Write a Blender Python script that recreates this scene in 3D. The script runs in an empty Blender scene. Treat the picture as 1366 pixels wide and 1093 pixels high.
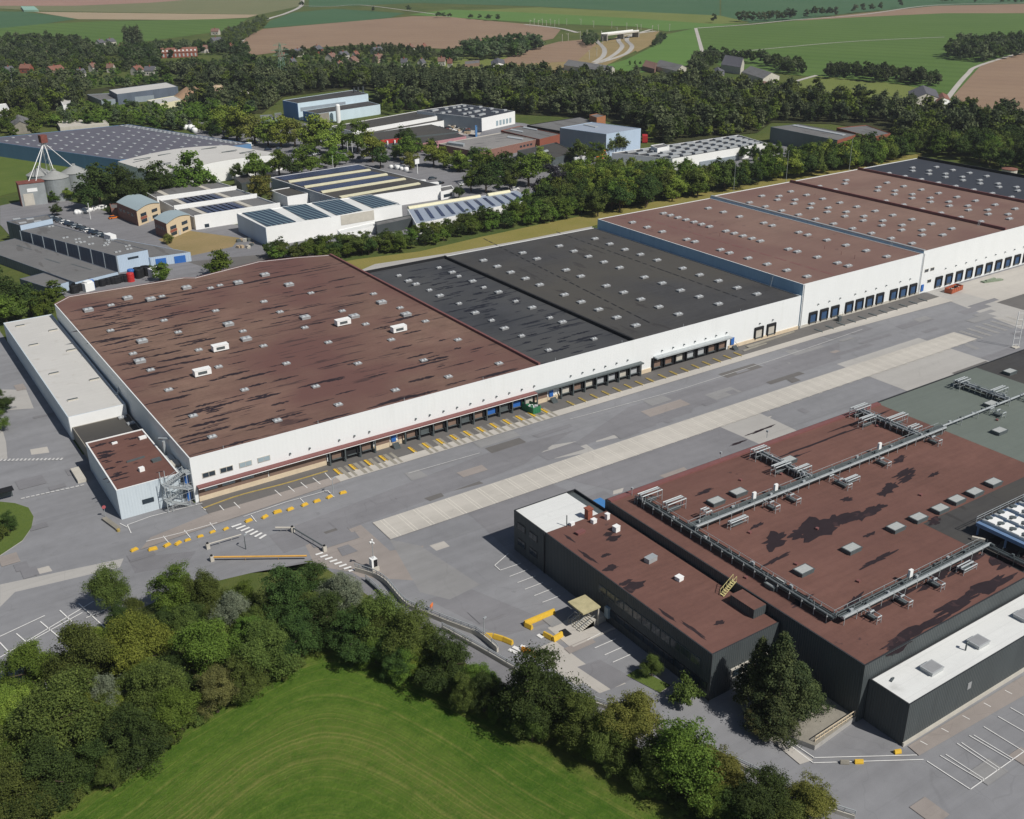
import bpy, bmesh, math, random
import numpy as np
from mathutils import Matrix, Vector
random.seed(7); RNG = np.random.default_rng(7)
SC = bpy.context.scene; COL = SC.collection
# ------------------------------------------------------------------ camera
F_PX, PITCH, ROLL, YAW, CAM_H = 1398.1, 0.423997, -0.0129741, -0.58625, 110.0
def _cam_rot():
    p, r, y = PITCH, ROLL, YAW
    cp, sp, cr, sr = math.cos(p), math.sin(p), math.cos(r), math.sin(r)
    R1 = np.array([[1, 0, 0], [0, cp, -sp], [0, sp, cp]]); R2 = np.array([[cr, -sr, 0], [sr, cr, 0], [0, 0, 1]])
    R3 = np.array([[math.cos(y), 0, math.sin(y)], [0, 1, 0], [-math.sin(y), 0, math.cos(y)]])
    return R2 @ R1 @ R3
RC = _cam_rot()
def _row(i, s=1):
    a = RC[i]; return Vector((s*a[0], s*a[2], -s*a[1]))
cam_d = bpy.data.cameras.new('camera'); cam = bpy.data.objects.new('camera', cam_d); COL.objects.link(cam)
rx, ry, rz = _row(0), _row(1, -1), _row(2, -1)
cam.matrix_world = Matrix(((rx.x, ry.x, rz.x, 0), (rx.y, ry.y, rz.y, 0), (rx.z, ry.z, rz.z, CAM_H), (0, 0, 0, 1)))
cam_d.sensor_width = 36; cam_d.lens = 36*F_PX/1366; cam_d.clip_end = 20000; cam_d.clip_start = 1
SC.camera = cam
def G(u, v, z=0.0):
    """ground-plan point (at height z) of a spot measured on the survey photograph"""
    w = RC.T @ np.array([(u-683)/F_PX, (v-546.5)/F_PX, 1.0])
    t = (CAM_H-z)/w[1]
    return (w[0]*t, w[2]*t)
def PXM(x, y, z=0):
    c = RC @ np.array([x, CAM_H-z, y]); return F_PX/c[2]
# ------------------------------------------------------------------ world, sun
SUN = Vector((0.31, -0.86, 1.0)).normalized()
W = bpy.data.worlds.new('World'); SC.world = W; W.use_nodes = True
nt = W.node_tree; sky = nt.nodes.new('ShaderNodeTexSky'); sky.sky_type = 'NISHITA'; sky.sun_disc = False
sky.sun_elevation = math.asin(SUN.z); sky.sun_rotation = math.atan2(SUN.x, SUN.y); sky.air_density = 1.0; sky.dust_density = 1.0
nt.links.new(sky.outputs[0], nt.nodes['Background'].inputs[0]); nt.nodes['Background'].inputs[1].default_value = 0.055
sd = bpy.data.lights.new('sun', 'SUN'); sd.energy = 4.6; sd.angle = math.radians(0.53); sd.color = (1, .95, .88)
so = bpy.data.objects.new('sun', sd); COL.objects.link(so); so.rotation_euler = SUN.to_track_quat('Z', 'Y').to_euler()
SC.view_settings.view_transform = 'Standard'; SC.view_settings.look = 'None'; SC.view_settings.exposure = -0.1; SC.view_settings.gamma = 1
SC.cycles.max_bounces = 6; SC.cycles.diffuse_bounces = 2; SC.cycles.transparent_max_bounces = 4; SC.cycles.volume_bounces = 0
# ------------------------------------------------------------------ materials
def S(r, g, b):
    f = lambda c: (c/255/12.92 if c/255 <= .04045 else ((c/255+.055)/1.055)**2.4)
    return (f(r), f(g), f(b))
class N:
    """tiny node writer"""
    def __init__(s, name, rough=.85, spec=.25, metal=0):
        s.m = bpy.data.materials.new(name); s.m.use_nodes = True; s.t = s.m.node_tree; s.b = s.t.nodes['Principled BSDF']
        s.b.inputs['Roughness'].default_value = rough; s.b.inputs['Specular IOR Level'].default_value = spec; s.b.inputs['Metallic'].default_value = metal
        s.pos = s.n('ShaderNodeNewGeometry').outputs['Position']
    def n(s, ty, **k):
        x = s.t.nodes.new(ty)
        for a, b in k.items(): setattr(x, a, b)
        return x
    def put(s, inp, v):
        if isinstance(v, bpy.types.NodeSocket): s.t.links.new(v, inp)
        elif isinstance(v, tuple) and len(v) == 3 and len(inp.default_value) == 4: inp.default_value = (*v, 1)
        else: inp.default_value = v
    def math(s, op, a, b=0.0, c=None):
        x = s.n('ShaderNodeMath', operation=op); s.put(x.inputs[0], a); s.put(x.inputs[1], b)
        if c is not None: s.put(x.inputs[2], c)
        return x.outputs[0]
    def vmul(s, v, k):
        x = s.n('ShaderNodeVectorMath', operation='MULTIPLY'); s.put(x.inputs[0], v); x.inputs[1].default_value = k; return x.outputs[0]
    def dot(s, v, k):
        x = s.n('ShaderNodeVectorMath', operation='DOT_PRODUCT'); s.put(x.inputs[0], v); x.inputs[1].default_value = k; return x.outputs['Value']
    def noise(s, scale, detail=3, vec=None, stretch=None, rough=.55):
        x = s.n('ShaderNodeTexNoise'); x.inputs['Scale'].default_value = scale; x.inputs['Detail'].default_value = detail; x.inputs['Roughness'].default_value = rough
        v = vec if vec is not None else s.pos
        if stretch: v = s.vmul(v, stretch)
        s.put(x.inputs['Vector'], v); return x.outputs['Fac']
    def step(s, f, a, b):
        x = s.n('ShaderNodeMapRange'); s.put(x.inputs[0], f); x.inputs[1].default_value = a; x.inputs[2].default_value = b; return x.outputs[0]
    def mix(s, f, a, b, mode='MIX'):
        x = s.n('ShaderNodeMix', data_type='RGBA', blend_type=mode); s.put(x.inputs[0], f); s.put(x.inputs[6], a); s.put(x.inputs[7], b); return x.outputs[2]
    def out(s, col, bump=None, bd=.05, bs=.4):
        s.put(s.b.inputs['Base Color'], col)
        if bump is not None:
            x = s.n('ShaderNodeBump'); x.inputs['Strength'].default_value = bs; x.inputs['Distance'].default_value = bd
            s.put(x.inputs['Height'], bump); s.t.links.new(x.outputs[0], s.b.inputs['Normal'])
        return s.m
def mul(c, k): return tuple(min(1, x*k) for x in c)
_plain = {}
def plain(name, c, rough=.7, var=.12, scale=.8, metal=0, spec=.25):
    """painted or cast surface with faint mottling"""
    if name in _plain: return _plain[name]
    n = N(name, rough, spec, metal)
    f = n.noise(scale, 4); g = n.noise(scale*9, 2)
    f = n.math('ADD', n.math('MULTIPLY', f, .65), n.math('MULTIPLY', g, .35))
    m = n.out(n.mix(n.step(f, .3, .7), mul(c, 1-var), mul(c, 1+var))); _plain[name] = m; return m
def cladding(name, c, pitch=.5, var=.08, stain=None, streak=0.0, depth=.05):
    """ribbed sheet-metal wall: vertical ribs follow the wall in plan"""
    n = N(name, .55, .3)
    u = n.dot(n.pos, (1, 1, 0))
    rib = n.math('SINE', n.math('MULTIPLY', u, 2*math.pi/pitch))
    f = n.noise(.25, 4, stretch=(1, 1, .25)); col = n.mix(n.step(f, .3, .7), mul(c, 1-var), mul(c, 1+var))
    pan = n.math('FRACT', n.math('MULTIPLY', u, 1/6.0)); seam = n.step(pan, .015, .004)
    col = n.mix(n.math('MULTIPLY', seam, .10), col, mul(c, .7))
    if stain:
        st = n.step(n.noise(.5, 5, stretch=(1, 1, .12)), .58, .72); col = n.mix(n.math('MULTIPLY', st, streak), col, stain)
    return n.out(col, rib, depth, .5)
def roofing(name, c, dark=None, thr=.62, stretch=(.03, .35, 1), amount=.9, var=.10, seam=1.0, c2=None, soft=.03, grid=True):
    """bitumen felt: felt strips, mottling and old ponding stains"""
    n = N(name, .8, .2)
    f = n.noise(.07, 5); g = n.noise(1.3, 5, rough=.75); h = n.noise(.9, 2, stretch=(.15, 1, 1))
    k = n.math('ADD', n.math('MULTIPLY', f, .42), n.math('ADD', n.math('MULTIPLY', g, .32), n.math('MULTIPLY', h, .26)))
    col = n.mix(n.step(k, .38, .62), mul(c, 1-var), mul(c, 1+var))
    if c2: col = n.mix(n.step(n.noise(.022, 3), .4, .62), col, c2)
    if grid:
        fy = n.math('FRACT', n.math('MULTIPLY', n.dot(n.pos, (0, 1, 0)), seam)); s1 = n.step(fy, .10, .03)
        col = n.mix(n.math('MULTIPLY', s1, .13), col, mul(c, .55))
    if dark:
        a = n.noise(1.0, 4, stretch=stretch, rough=.5); b = n.noise(.02, 2)
        st = n.step(n.math('ADD', a, n.math('MULTIPLY', n.math('SUBTRACT', b, .5), .35)), thr, thr+soft)
        col = n.mix(n.math('MULTIPLY', st, amount), col, dark)
    return n.out(col, g, .03, .25)
def asphalt(name, c, var=.14, streak=.12, warm=None):
    n = N(name, .9, .2)
    a = n.noise(.035, 4); s = n.noise(1, 3, stretch=(.018, .3, 1)); g = n.noise(6, 2); p = n.noise(.4, 5)
    k = n.math('ADD', n.math('MULTIPLY', a, .4), n.math('ADD', n.math('MULTIPLY', s, .3), n.math('ADD', n.math('MULTIPLY', p, .2), n.math('MULTIPLY', g, .1))))
    col = n.mix(n.step(k, .36, .64), mul(c, 1-var), mul(c, 1+var))
    v = n.n('ShaderNodeTexVoronoi'); v.feature = 'DISTANCE_TO_EDGE'; v.inputs['Scale'].default_value = .07
    wv = n.n('ShaderNodeVectorMath', operation='ADD'); n.put(wv.inputs[0], n.pos); q = n.n('ShaderNodeTexNoise'); q.inputs['Scale'].default_value = .15
    n.put(q.inputs['Vector'], n.pos); q2 = n.vmul(q.outputs['Color'], (7, 7, 0)); n.put(wv.inputs[1], q2); n.put(v.inputs['Vector'], wv.outputs[0])
    cr = n.step(v.outputs['Distance'], .006, .002); col = n.mix(n.math('MULTIPLY', cr, .16), col, mul(c, .5))
    tr = n.step(n.noise(1, 3, stretch=(.012, 1.1, 1)), .60, .72); col = n.mix(n.math('MULTIPLY', tr, .22), col, mul(c, .6))
    oil = n.step(n.noise(.55, 3), .66, .76); col = n.mix(n.math('MULTIPLY', oil, .3), col, mul(c, .5))
    return n.out(col, g, .02, .2)
def grass(name, c, c2, scale=.06, row=None, rowc=.2, amt=.6):
    n = N(name, .95, .1)
    f = n.noise(scale, 5); g = n.noise(scale*16, 3); h = n.noise(3.5, 3)
    k = n.math('ADD', n.math('MULTIPLY', f, .55), n.math('ADD', n.math('MULTIPLY', g, .25), n.math('MULTIPLY', h, .2)))
    col = n.mix(n.math('MULTIPLY', n.step(k, .38, .64), amt), c, c2)
    if row:
        w = n.math('SINE', n.math('MULTIPLY', n.math('ADD', n.dot(n.pos, (row[0], row[1], 0)), n.math('MULTIPLY', n.noise(.03, 2), 6)), row[2]))
        col = n.mix(n.math('MULTIPLY', n.step(w, -.2, 1), rowc), col, mul(c, .65))
    return n.out(col, h, .25, .6)
def leaf(name, c1, c2, hue=.018):
    n = N(name, .75, .15)
    at = n.n('ShaderNodeAttribute'); at.attribute_name = 'tint'
    oi = n.n('ShaderNodeObjectInfo')
    col = n.mix(at.outputs['Fac'], c1, c2)
    hs = n.n('ShaderNodeHueSaturation'); n.put(hs.inputs['Color'], col)
    n.put(hs.inputs['Hue'], n.math('ADD', n.math('MULTIPLY', n.math('SUBTRACT', oi.outputs['Random'], .5), hue*2), .5))
    n.put(hs.inputs['Value'], n.math('ADD', n.math('MULTIPLY', oi.outputs['Random'], .5), .75))
    n.put(n.b.inputs['Base Color'], hs.outputs[0])
    tr = n.n('ShaderNodeBsdfTranslucent'); n.put(tr.inputs[0], hs.outputs[0])
    mx = n.n('ShaderNodeMixShader'); mx.inputs[0].default_value = .28
    n.t.links.new(n.b.outputs[0], mx.inputs[1]); n.t.links.new(tr.outputs[0], mx.inputs[2])
    n.t.links.new(mx.outputs[0], n.t.nodes['Material Output'].inputs[0])
    return n.m
# ------------------------------------------------------------------ object helpers
WL = {}
def tag(o, label=None, cat=None, group=None, kind=None):
    if label: o['label'] = label
    if cat: o['category'] = cat
    if group: o['group'] = group
    if kind: o['kind'] = kind
    return o
def thing(name, label, cat, loc, group=None, rotz=0):
    o = bpy.data.objects.new(name, None); COL.objects.link(o); o.empty_display_size = .5
    o.location = (loc[0], loc[1], loc[2] if len(loc) > 2 else 0); o.rotation_euler = (0, 0, rotz)
    WL[o.name] = Vector(o.location) if rotz == 0 else Vector((0, 0, 0))
    return tag(o, label, cat, group)
class MB:
    def __init__(s): s.v = []; s.f = []; s.m = []
    def poly(s, pts, mi=0):
        k = len(s.v); s.v += [tuple(p) for p in pts]; s.f.append(tuple(range(k, k+len(pts)))); s.m.append(mi); return s
    def box(s, x0, y0, z0, x1, y1, z1, mi=0, top=None):
        if x1 < x0: x0, x1 = x1, x0
        if y1 < y0: y0, y1 = y1, y0
        return s.prism([(x0, y0), (x1, y0), (x1, y1), (x0, y1)], z0, z1, mi, top)
    def obox(s, cx, cy, z0, lx, ly, lz, a=0, mi=0, top=None):
        c, q = math.cos(a), math.sin(a)
        return s.prism([(cx+x*c-y*q, cy+x*q+y*c) for x, y in ((-lx/2, -ly/2), (lx/2, -ly/2), (lx/2, ly/2), (-lx/2, ly/2))], z0, z0+lz, mi, top)
    def prism(s, P, z0, z1, mi=0, top=None, cap=True, bot=True):
        if sum(P[i][0]*P[(i+1) % len(P)][1]-P[(i+1) % len(P)][0]*P[i][1] for i in range(len(P))) < 0: P = P[::-1]
        k = len(s.v); n = len(P)
        s.v += [(p[0], p[1], z0) for p in P]+[(p[0], p[1], z1) for p in P]
        for i in range(n):
            j = (i+1) % n; s.f.append((k+i, k+j, k+n+j, k+n+i)); s.m.append(mi)
        if cap: s.f.append(tuple(range(k+n, k+2*n))); s.m.append(mi if top is None else top)
        if bot: s.f.append(tuple(range(k+n-1, k-1, -1))); s.m.append(mi)
        return s
    def tube(s, p, q, r, n=6, mi=0, r2=None):
        p, q = Vector(p), Vector(q); d = (q-p)
        if d.length < 1e-6: return s
        d.normalize(); a = d.orthogonal().normalized(); b = d.cross(a); k = len(s.v); r2 = r if r2 is None else r2
        for c, rr in ((p, r), (q, r2)):
            for i in range(n):
                t = 2*math.pi*i/n; s.v.append(tuple(c+a*(rr*math.cos(t))+b*(rr*math.sin(t))))
        for i in range(n):
            j = (i+1) % n; s.f.append((k+i, k+j, k+n+j, k+n+i)); s.m.append(mi)
        s.f.append(tuple(range(k+n-1, k-1, -1))); s.m.append(mi); s.f.append(tuple(range(k+n, k+2*n))); s.m.append(mi)
        return s
    def path(s, pts, r, n=6, mi=0):
        for a, b in zip(pts[:-1], pts[1:]): s.tube(a, b, r, n, mi)
        return s
    def lathe(s, c, prof, n=24, mi=0):
        k = len(s.v)
        for r, z in prof:
            for i in range(n):
                t = 2*math.pi*i/n; s.v.append((c[0]+r*math.cos(t), c[1]+r*math.sin(t), c[2]+z))
        for j in range(len(prof)-1):
            for i in range(n):
                i2 = (i+1) % n; s.f.append((k+j*n+i, k+j*n+i2, k+(j+1)*n+i2, k+(j+1)*n+i)); s.m.append(mi)
        s.f.append(tuple(range(k+(len(prof)-1)*n, k+len(prof)*n))); s.m.append(mi); return s
    def strip(s, pts, w, z, mi=0):
        """flat ribbon along a polyline"""
        L, Rr = offs(pts, w/2), offs(pts, -w/2)
        for i in range(len(pts)-1):
            s.poly([(*Rr[i], z), (*Rr[i+1], z), (*L[i+1], z), (*L[i], z)], mi)
        return s
    def build(s, name, mats, parent=None, label=None, cat=None, group=None, kind=None, smooth=False, local=False):
        me = bpy.data.meshes.new(name); off = Vector((0, 0, 0))
        if parent is not None and not local: off = WL.get(parent.name, off)
        me.from_pydata([tuple(Vector(v)-off) for v in s.v], [], s.f)
        if not isinstance(mats, (list, tuple)): mats = [mats]
        for m in mats: me.materials.append(m)
        if len(mats) > 1: me.polygons.foreach_set('material_index', s.m)
        if smooth: me.polygons.foreach_set('use_smooth', [True]*len(s.f))
        me.validate(); me.update()
        o = bpy.data.objects.new(name, me); COL.objects.link(o)
        if parent is not None: o.parent = parent; WL[o.name] = off
        return tag(o, label, cat, group, kind)
def offs(pts, d):
    out = []
    for i, p in enumerate(pts):
        a = pts[max(0, i-1)]; b = pts[min(len(pts)-1, i+1)]; tx, ty = b[0]-a[0], b[1]-a[1]; l = math.hypot(tx, ty) or 1
        out.append((p[0]-ty/l*d, p[1]+tx/l*d))
    return out
def smoothline(pts, k=6):
    """Catmull-Rom through plan points"""
    P = [pts[0]]+list(pts)+[pts[-1]]; out = []
    for i in range(1, len(P)-2):
        for j in range(k):
            t = j/k; q = []
            for c in range(len(P[0])):
                a, b, d, e = P[i-1][c], P[i][c], P[i+1][c], P[i+2][c]
                q.append(.5*((2*b)+(d-a)*t+(2*a-5*b+4*d-e)*t*t+(-a+3*b-3*d+e)*t**3))
            out.append(tuple(q))
    return out+[tuple(pts[-1])]
def dup(o, loc, rotz=None, label=None, group=None, scale=None, parent=None):
    r = o.copy(); COL.objects.link(r); r.location = loc; WL[r.name] = Vector((0, 0, 0))
    if rotz is not None: r.rotation_euler = (0, 0, rotz)
    if scale is not None: r.scale = scale if isinstance(scale, tuple) else (scale,)*3
    if label: r['label'] = label
    if group: r['group'] = group
    if parent is not None: r.parent = parent
    for ch in o.children:
        c = ch.copy(); COL.objects.link(c); c.parent = r
        for g in ch.children:
            d = g.copy(); COL.objects.link(d); d.parent = c
    return r
_nsheet = [0]
def ground_sheet(name, P, z, m, kind='structure', world=True, label=None, cat=None):
    if 0 < z < .031: _nsheet[0] += 1; z = .004+.0008*_nsheet[0]
    b = MB(); b.poly([(p[0], p[1], z) for p in (P if world else [G(*p) for p in P])])
    o = b.build(name, m, kind=kind)
    # up-facing
    if o.data.polygons[0].normal.z < 0: o.data.flip_normals()
    return o
# ------------------------------------------------------------------ palette
m_asph = asphalt('weathered_asphalt', S(131, 132, 135), .18); m_asph2 = asphalt('grey_asphalt', S(124, 124, 127), .18); m_asphd = asphalt('dark_asphalt', S(104, 102, 100))
m_patch = asphalt('patched_asphalt', S(138, 138, 138), .16); m_asphw = asphalt('warm_asphalt', S(146, 139, 134)); m_conc = asphalt('pale_concrete', S(178, 174, 167), .1); m_concl = asphalt('light_concrete', S(168, 166, 162), .1)
m_strip = asphalt('bay_concrete', S(184, 180, 172), .14); m_line = plain('road_paint', (.72, .72, .70), .8, .12, 2); m_lineo = plain('worn_paint', (.52, .52, .51), .8, .25, 1.5)
m_yel = plain('yellow_paint', S(212, 174, 62), .55, .12, 2); m_yelw = plain('weathered_yellow', S(164, 144, 84), .8, .25, 1.5)
m_white = plain('white_render', (.80, .81, .80), .7, .03, .3); m_fac = cladding('white_cladding', (.75, .775, .775), 1.0, .02, S(206, 210, 206), .3, .004)
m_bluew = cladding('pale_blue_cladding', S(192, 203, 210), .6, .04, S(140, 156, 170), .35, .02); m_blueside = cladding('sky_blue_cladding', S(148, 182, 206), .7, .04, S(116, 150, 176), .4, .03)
m_black = cladding('anthracite_cladding', S(72, 78, 80), .45, .1, S(58, 62, 64), .4, .06); m_blackt = plain('anthracite_trim', S(52, 54, 57), .5)
m_steel = plain('galvanised_steel', S(176, 182, 184), .45, .1, 1.5, .3); m_steeld = plain('dull_steel', S(96, 104, 106), .5, .15, 1.5, .3); m_rubber = plain('black_rubber', S(34, 35, 38), .7)
m_glass = plain('dark_glass', S(44, 56, 66), .12, .2, .5, 0, .6); m_glassl = plain('pale_glass', S(150, 168, 176), .15, .15, .4, 0, .6)
m_roofb = roofing('brown_felt', S(121, 98, 86), S(66, 52, 52), .63, (.10, .85, 1), .75, .26, .5, S(104, 76, 71), .03)
m_roofb2 = roofing('plain_brown_felt', S(126, 103, 93), S(78, 58, 58), .72, (.2, .2, 1), .4, .14, .5, S(114, 88, 82))
m_roofbr = roofing('red_brown_felt', S(110, 80, 72), S(58, 46, 48), .70, (.13, .17, 1), .8, .18, .5, S(102, 73, 67))
m_roofk = roofing('black_felt', S(64, 66, 70), S(40, 43, 50), .64, (.06, .7, 1), .85, .2, .5, S(76, 77, 78))
m_roofk2 = roofing('dark_grey_felt', S(68, 68, 69), S(54, 52, 52), .66, (.4, .1, 1), .6, .2, .5, S(78, 76, 72)); m_roofkk = roofing('new_black_felt', S(58, 62, 70), None, .9, (1, 1, 1), 0, .08, .5)
m_roofgn = roofing('green_grey_felt', S(104, 112, 106), S(60, 66, 64), .68, (.1, .3, 1), .6, .08, .5); m_roofw = roofing('pale_membrane', S(192, 191, 187), S(170, 166, 158), .64, (.3, .3, 1), .5, .05, .5, None, .1)
m_rooft = roofing('white_membrane', S(214, 216, 214), S(178, 180, 176), .66, (.2, .2, 1), .5, .05, .4, None, .1)
m_roofg = roofing('grey_sheet_roof', S(112, 112, 112), S(84, 82, 80), .6, (.3, .06, 1), .5, .12, .3); m_roofv = roofing('mauve_grey_roof', S(98, 98, 108), None, .9, (1, 1, 1), 0, .08, .2)
m_roofz = roofing('zinc_roof', S(150, 166, 172), None, .9, (1, 1, 1), 0, .05, 1.5); m_roofl = roofing('silver_sheet_roof', S(146, 156, 170), None, .9, (1, 1, 1), 0, .06, .3)
m_pv = N('solar_glass', .2, .6); _u = m_pv.math('FRACT', m_pv.math('MULTIPLY', m_pv.dot(m_pv.pos, (1, .12, 0)), .45)); m_pv = m_pv.out(m_pv.mix(m_pv.step(_u, .68, .78), S(40, 52, 66), S(112, 134, 140)))
m_pvb = N('blue_solar_glass', .25, .6); _u = m_pvb.math('FRACT', m_pvb.math('MULTIPLY', m_pvb.dot(m_pvb.pos, (1, 0, 0)), .6)); m_pvb = m_pvb.out(m_pvb.mix(m_pvb.step(_u, .85, .92), S(48, 54, 84), S(84, 90, 112)))
m_cream = plain('cream_panel', S(214, 210, 180), .7); m_beige = plain('beige_plinth', S(206, 190, 164), .8, .12); m_brownw = plain('brown_panel', S(126, 106, 94), .8, .1); m_maroon = plain('maroon_fascia', S(122, 82, 80), .6)
m_bufbr = plain('buff_brick', S(204, 186, 156), .85, .1, 2); m_redbr = plain('red_brick', S(140, 84, 68), .85, .15, 2); m_brbr = plain('brown_brick', S(134, 100, 90), .85, .15, 1)
m_bluedoor = plain('blue_door', S(52, 104, 176), .5); m_dockblue = plain('dock_blue', S(58, 84, 118), .6, .25, .6); m_bluek = plain('blue_steel', S(86, 128, 174), .5); m_orange = plain('orange_paint', S(222, 120, 36), .5); m_red = plain('red_paint', S(178, 50, 50), .5); m_green = plain('green_paint', S(52, 120, 84), .5, .2)
m_wall_g = cladding('grey_cladding', S(140, 150, 158), .6, .06); m_wall_dk = cladding('slate_cladding', S(92, 102, 116), 1.2, .12, S(60, 66, 74), .5); m_wall_lb = cladding('light_blue_cladding', S(176, 194, 212), .7, .05)
m_wall_bl = cladding('blue_cladding', S(96, 134, 172), .7, .06); m_wall_cb = cladding('bright_blue_cladding', S(90, 130, 186), .7, .06); m_wall_cy = cladding('cyan_grey_cladding', S(196, 214, 224), .7, .05)
m_wall_dg = cladding('green_grey_cladding', S(96, 108, 110), .7, .06); m_concw = plain('concrete_wall', S(186, 182, 172), .9, .12, .5); m_concd = plain('stained_concrete', S(140, 136, 126), .9, .2, .5)
m_tile_r = plain('red_tiles', S(126, 88, 76), .85, .15, .8); m_tile_d = plain('dark_slates', S(92, 92, 98), .8, .12, .8); m_tile_b = plain('brown_tiles', S(122, 96, 86), .85, .12, .8)
m_bark = plain('bark', S(84, 74, 62), .95, .25, 3); m_soil = plain('sand', S(176, 158, 132), .95, .1, .3); m_rust = plain('rusty_steel', S(120, 72, 64), .8, .25, .8); m_dryg = plain('dry_grass_bank', S(150, 134, 98), .95, .2, .2)
m_silo = plain('corrugated_silo', S(162, 168, 170), .5, .15, .4, .4)
m_sky_l = plain('skylight_acrylic', S(170, 174, 176), .35, .06, 2, 0, .4); m_sky_g = plain('skylight_frame', S(150, 152, 154), .5)
# foliage
L_oliv = leaf('olive_leaves', S(60, 76, 36), S(112, 126, 62)); L_green = leaf('green_leaves', S(60, 82, 32), S(116, 138, 58)); L_bright = leaf('bright_leaves', S(88, 108, 42), S(150, 162, 72))
L_dark = leaf('dark_leaves', S(42, 60, 32), S(84, 104, 52)); L_silver = leaf('silver_leaves', S(86, 98, 80), S(150, 158, 132)); L_yell = leaf('yellowing_leaves', S(86, 96, 44), S(142, 142, 72))
L_conif = leaf('conifer_needles', S(42, 60, 40), S(98, 108, 66)); L_far = leaf('wood_leaves', S(66, 82, 56), S(116, 128, 90)); L_red = leaf('bronze_leaves', S(76, 80, 48), S(122, 118, 70)); L_purp = leaf('dark_purple_leaves', S(34, 34, 42), S(56, 56, 62))
# ------------------------------------------------------------------ ground and fields
g = ground_sheet('ground', [(-4000, -1500), (6000, -1500), (6000, 7000), (-4000, 7000)], -.02, grass('rough_grass', S(66, 84, 42), S(112, 112, 62), .02))
m_crop1 = grass('hazed_teal_crop', S(66, 98, 68), S(80, 108, 76), .01, (.5, .86, .25), .15); m_crop2 = grass('green_crop', S(82, 108, 54), S(96, 120, 64), .01, (.9, .3, .22), .3)  # distant haze is painted into the crop greens: paled and less saturated
m_crop3 = grass('hazed_bright_crop', S(88, 120, 60), S(102, 130, 70), .012, (.8, .6, .2), .12); m_olive = grass('olive_field', S(112, 116, 84), S(126, 124, 92), .01, (.3, .95, .2), .15)  # bright crop dulled as well, aerial haze mixed into its base colour
m_plough = grass('ploughed_soil', S(138, 116, 98), S(154, 132, 110), .012, (.9, .5, .25), .12); m_plough2 = grass('pale_stubble', S(158, 142, 118), S(170, 154, 128), .02, (.4, .9, .2), .15)
m_red_s = grass('reddish_soil', S(150, 120, 108), S(164, 134, 118), .01); m_past = grass('pasture', S(104, 116, 62), S(122, 128, 72), .02); m_lawn = grass('lawn', S(82, 100, 48), S(104, 116, 58), .08); m_dry = grass('dry_verge', S(126, 122, 66), S(146, 132, 82), .08); m_bank = grass('dry_bank', S(150, 132, 96), S(118, 110, 72), .05)
FIELDS = [
 ('olive_field', m_olive, .10, [(-60, 8), (100, 8), (200, 3), (260, -6), (410, -8), (402, 8), (345, 20), (240, 18), (60, 15)]),
 ('ploughed_field', m_red_s, .12, [(-60, 8), (100, 8), (200, 4), (250, 0), (260, -10), (-60, -10)]),
 ('crop_field', m_crop1, .14, [(-60, 14), (30, 16), (105, 25), (60, 32), (0, 38), (-60, 40)]),
 ('stubble_field', m_plough2, .16, [(45, 16), (345, 20), (330, 24), (260, 27), (105, 26)]),
 ('crop_field', m_crop2, .18, [(-60, 42), (0, 38), (60, 32), (130, 29), (330, 25), (312, 40), (200, 55), (0, 78), (-60, 80)]),
 ('crop_field', m_crop1, .14, [(351, 38), (360, 28), (391, 17), (447, 12), (540, 18), (520, 24), (480, 28)]),
 ('ploughed_field', m_plough, .20, [(351, 39), (480, 28), (550, 22), (590, 22), (640, 27), (720, 34), (748, 40), (738, 52), (700, 60), (600, 66), (480, 60), (420, 64), (340, 74), (312, 64), (330, 48)]),
 ('crop_field', m_crop1, .10, [(412, 10), (470, 8), (560, 4), (720, 9), (960, 22), (960, -9), (412, -9)]),
 ('stubble_field', m_past, .12, [(600, 15), (720, 10), (830, 15), (960, 21), (1000, 30), (945, 33), (840, 27), (700, 20)]),
 ('crop_field', m_crop3, .15, [(545, 20), (600, 13), (700, 17), (850, 25), (945, 32), (1000, 32), (930, 38), (888, 42), (850, 36), (740, 32), (640, 26)]),
 ('crop_field', m_crop3, .17, [(800, 90), (835, 80), (868, 64), (890, 46), (927, 38), (937, 72), (915, 88), (850, 98)]),
 ('crop_field', m_crop2, .12, [(929, 38), (1000, 34), (1060, 28), (1150, 22), (1260, 18), (1400, 18), (1400, 80), (1300, 96), (1275, 128), (1200, 112), (1100, 104), (1050, 100), (960, 88), (940, 74)]),
 ('ploughed_field', m_plough, .16, [(1060, 28), (1130, 20), (1250, 8), (1400, 5), (1400, 18), (1260, 18), (1150, 23)]),
 ('ploughed_field', m_plough, .20, [(1272, 128), (1310, 86), (1400, 62), (1400, 148), (1300, 150)]),
 ('pasture', m_past, .18, [(1000, 122), (1090, 102), (1180, 110), (1240, 120), (1215, 142), (1100, 142), (1030, 136)]),
 ('crop_field', m_crop1, .10, [(962, -9), (1400, -9), (1400, 4), (1250, 8), (1140, 17), (1060, 27), (1000, 31), (962, 28)]),
 ('crop_field', m_crop3, .18, [(1290, 152), (1400, 149), (1400, 185), (1310, 175)]),
 ('stubble_field', m_plough, .17, [(700, 68), (745, 56), (790, 52), (800, 66), (770, 82), (690, 86), (660, 84)]),
 ('dry_verge', m_bank, .15, [(640, 92), (690, 84), (770, 80), (800, 60), (830, 46), (880, 42), (860, 62), (800, 92), (700, 104)]),
 ('pasture', m_past, .14, [(560, 78), (680, 70), (690, 84), (640, 92), (560, 90)]),
 ('pasture', m_lawn, .1, [(-60, 205), (0, 190), (80, 214), (150, 236), (70, 245), (0, 262), (-60, 290)]),
]
for nm, m, z, P in FIELDS: ground_sheet(nm, P, z, m, world=False)
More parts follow.
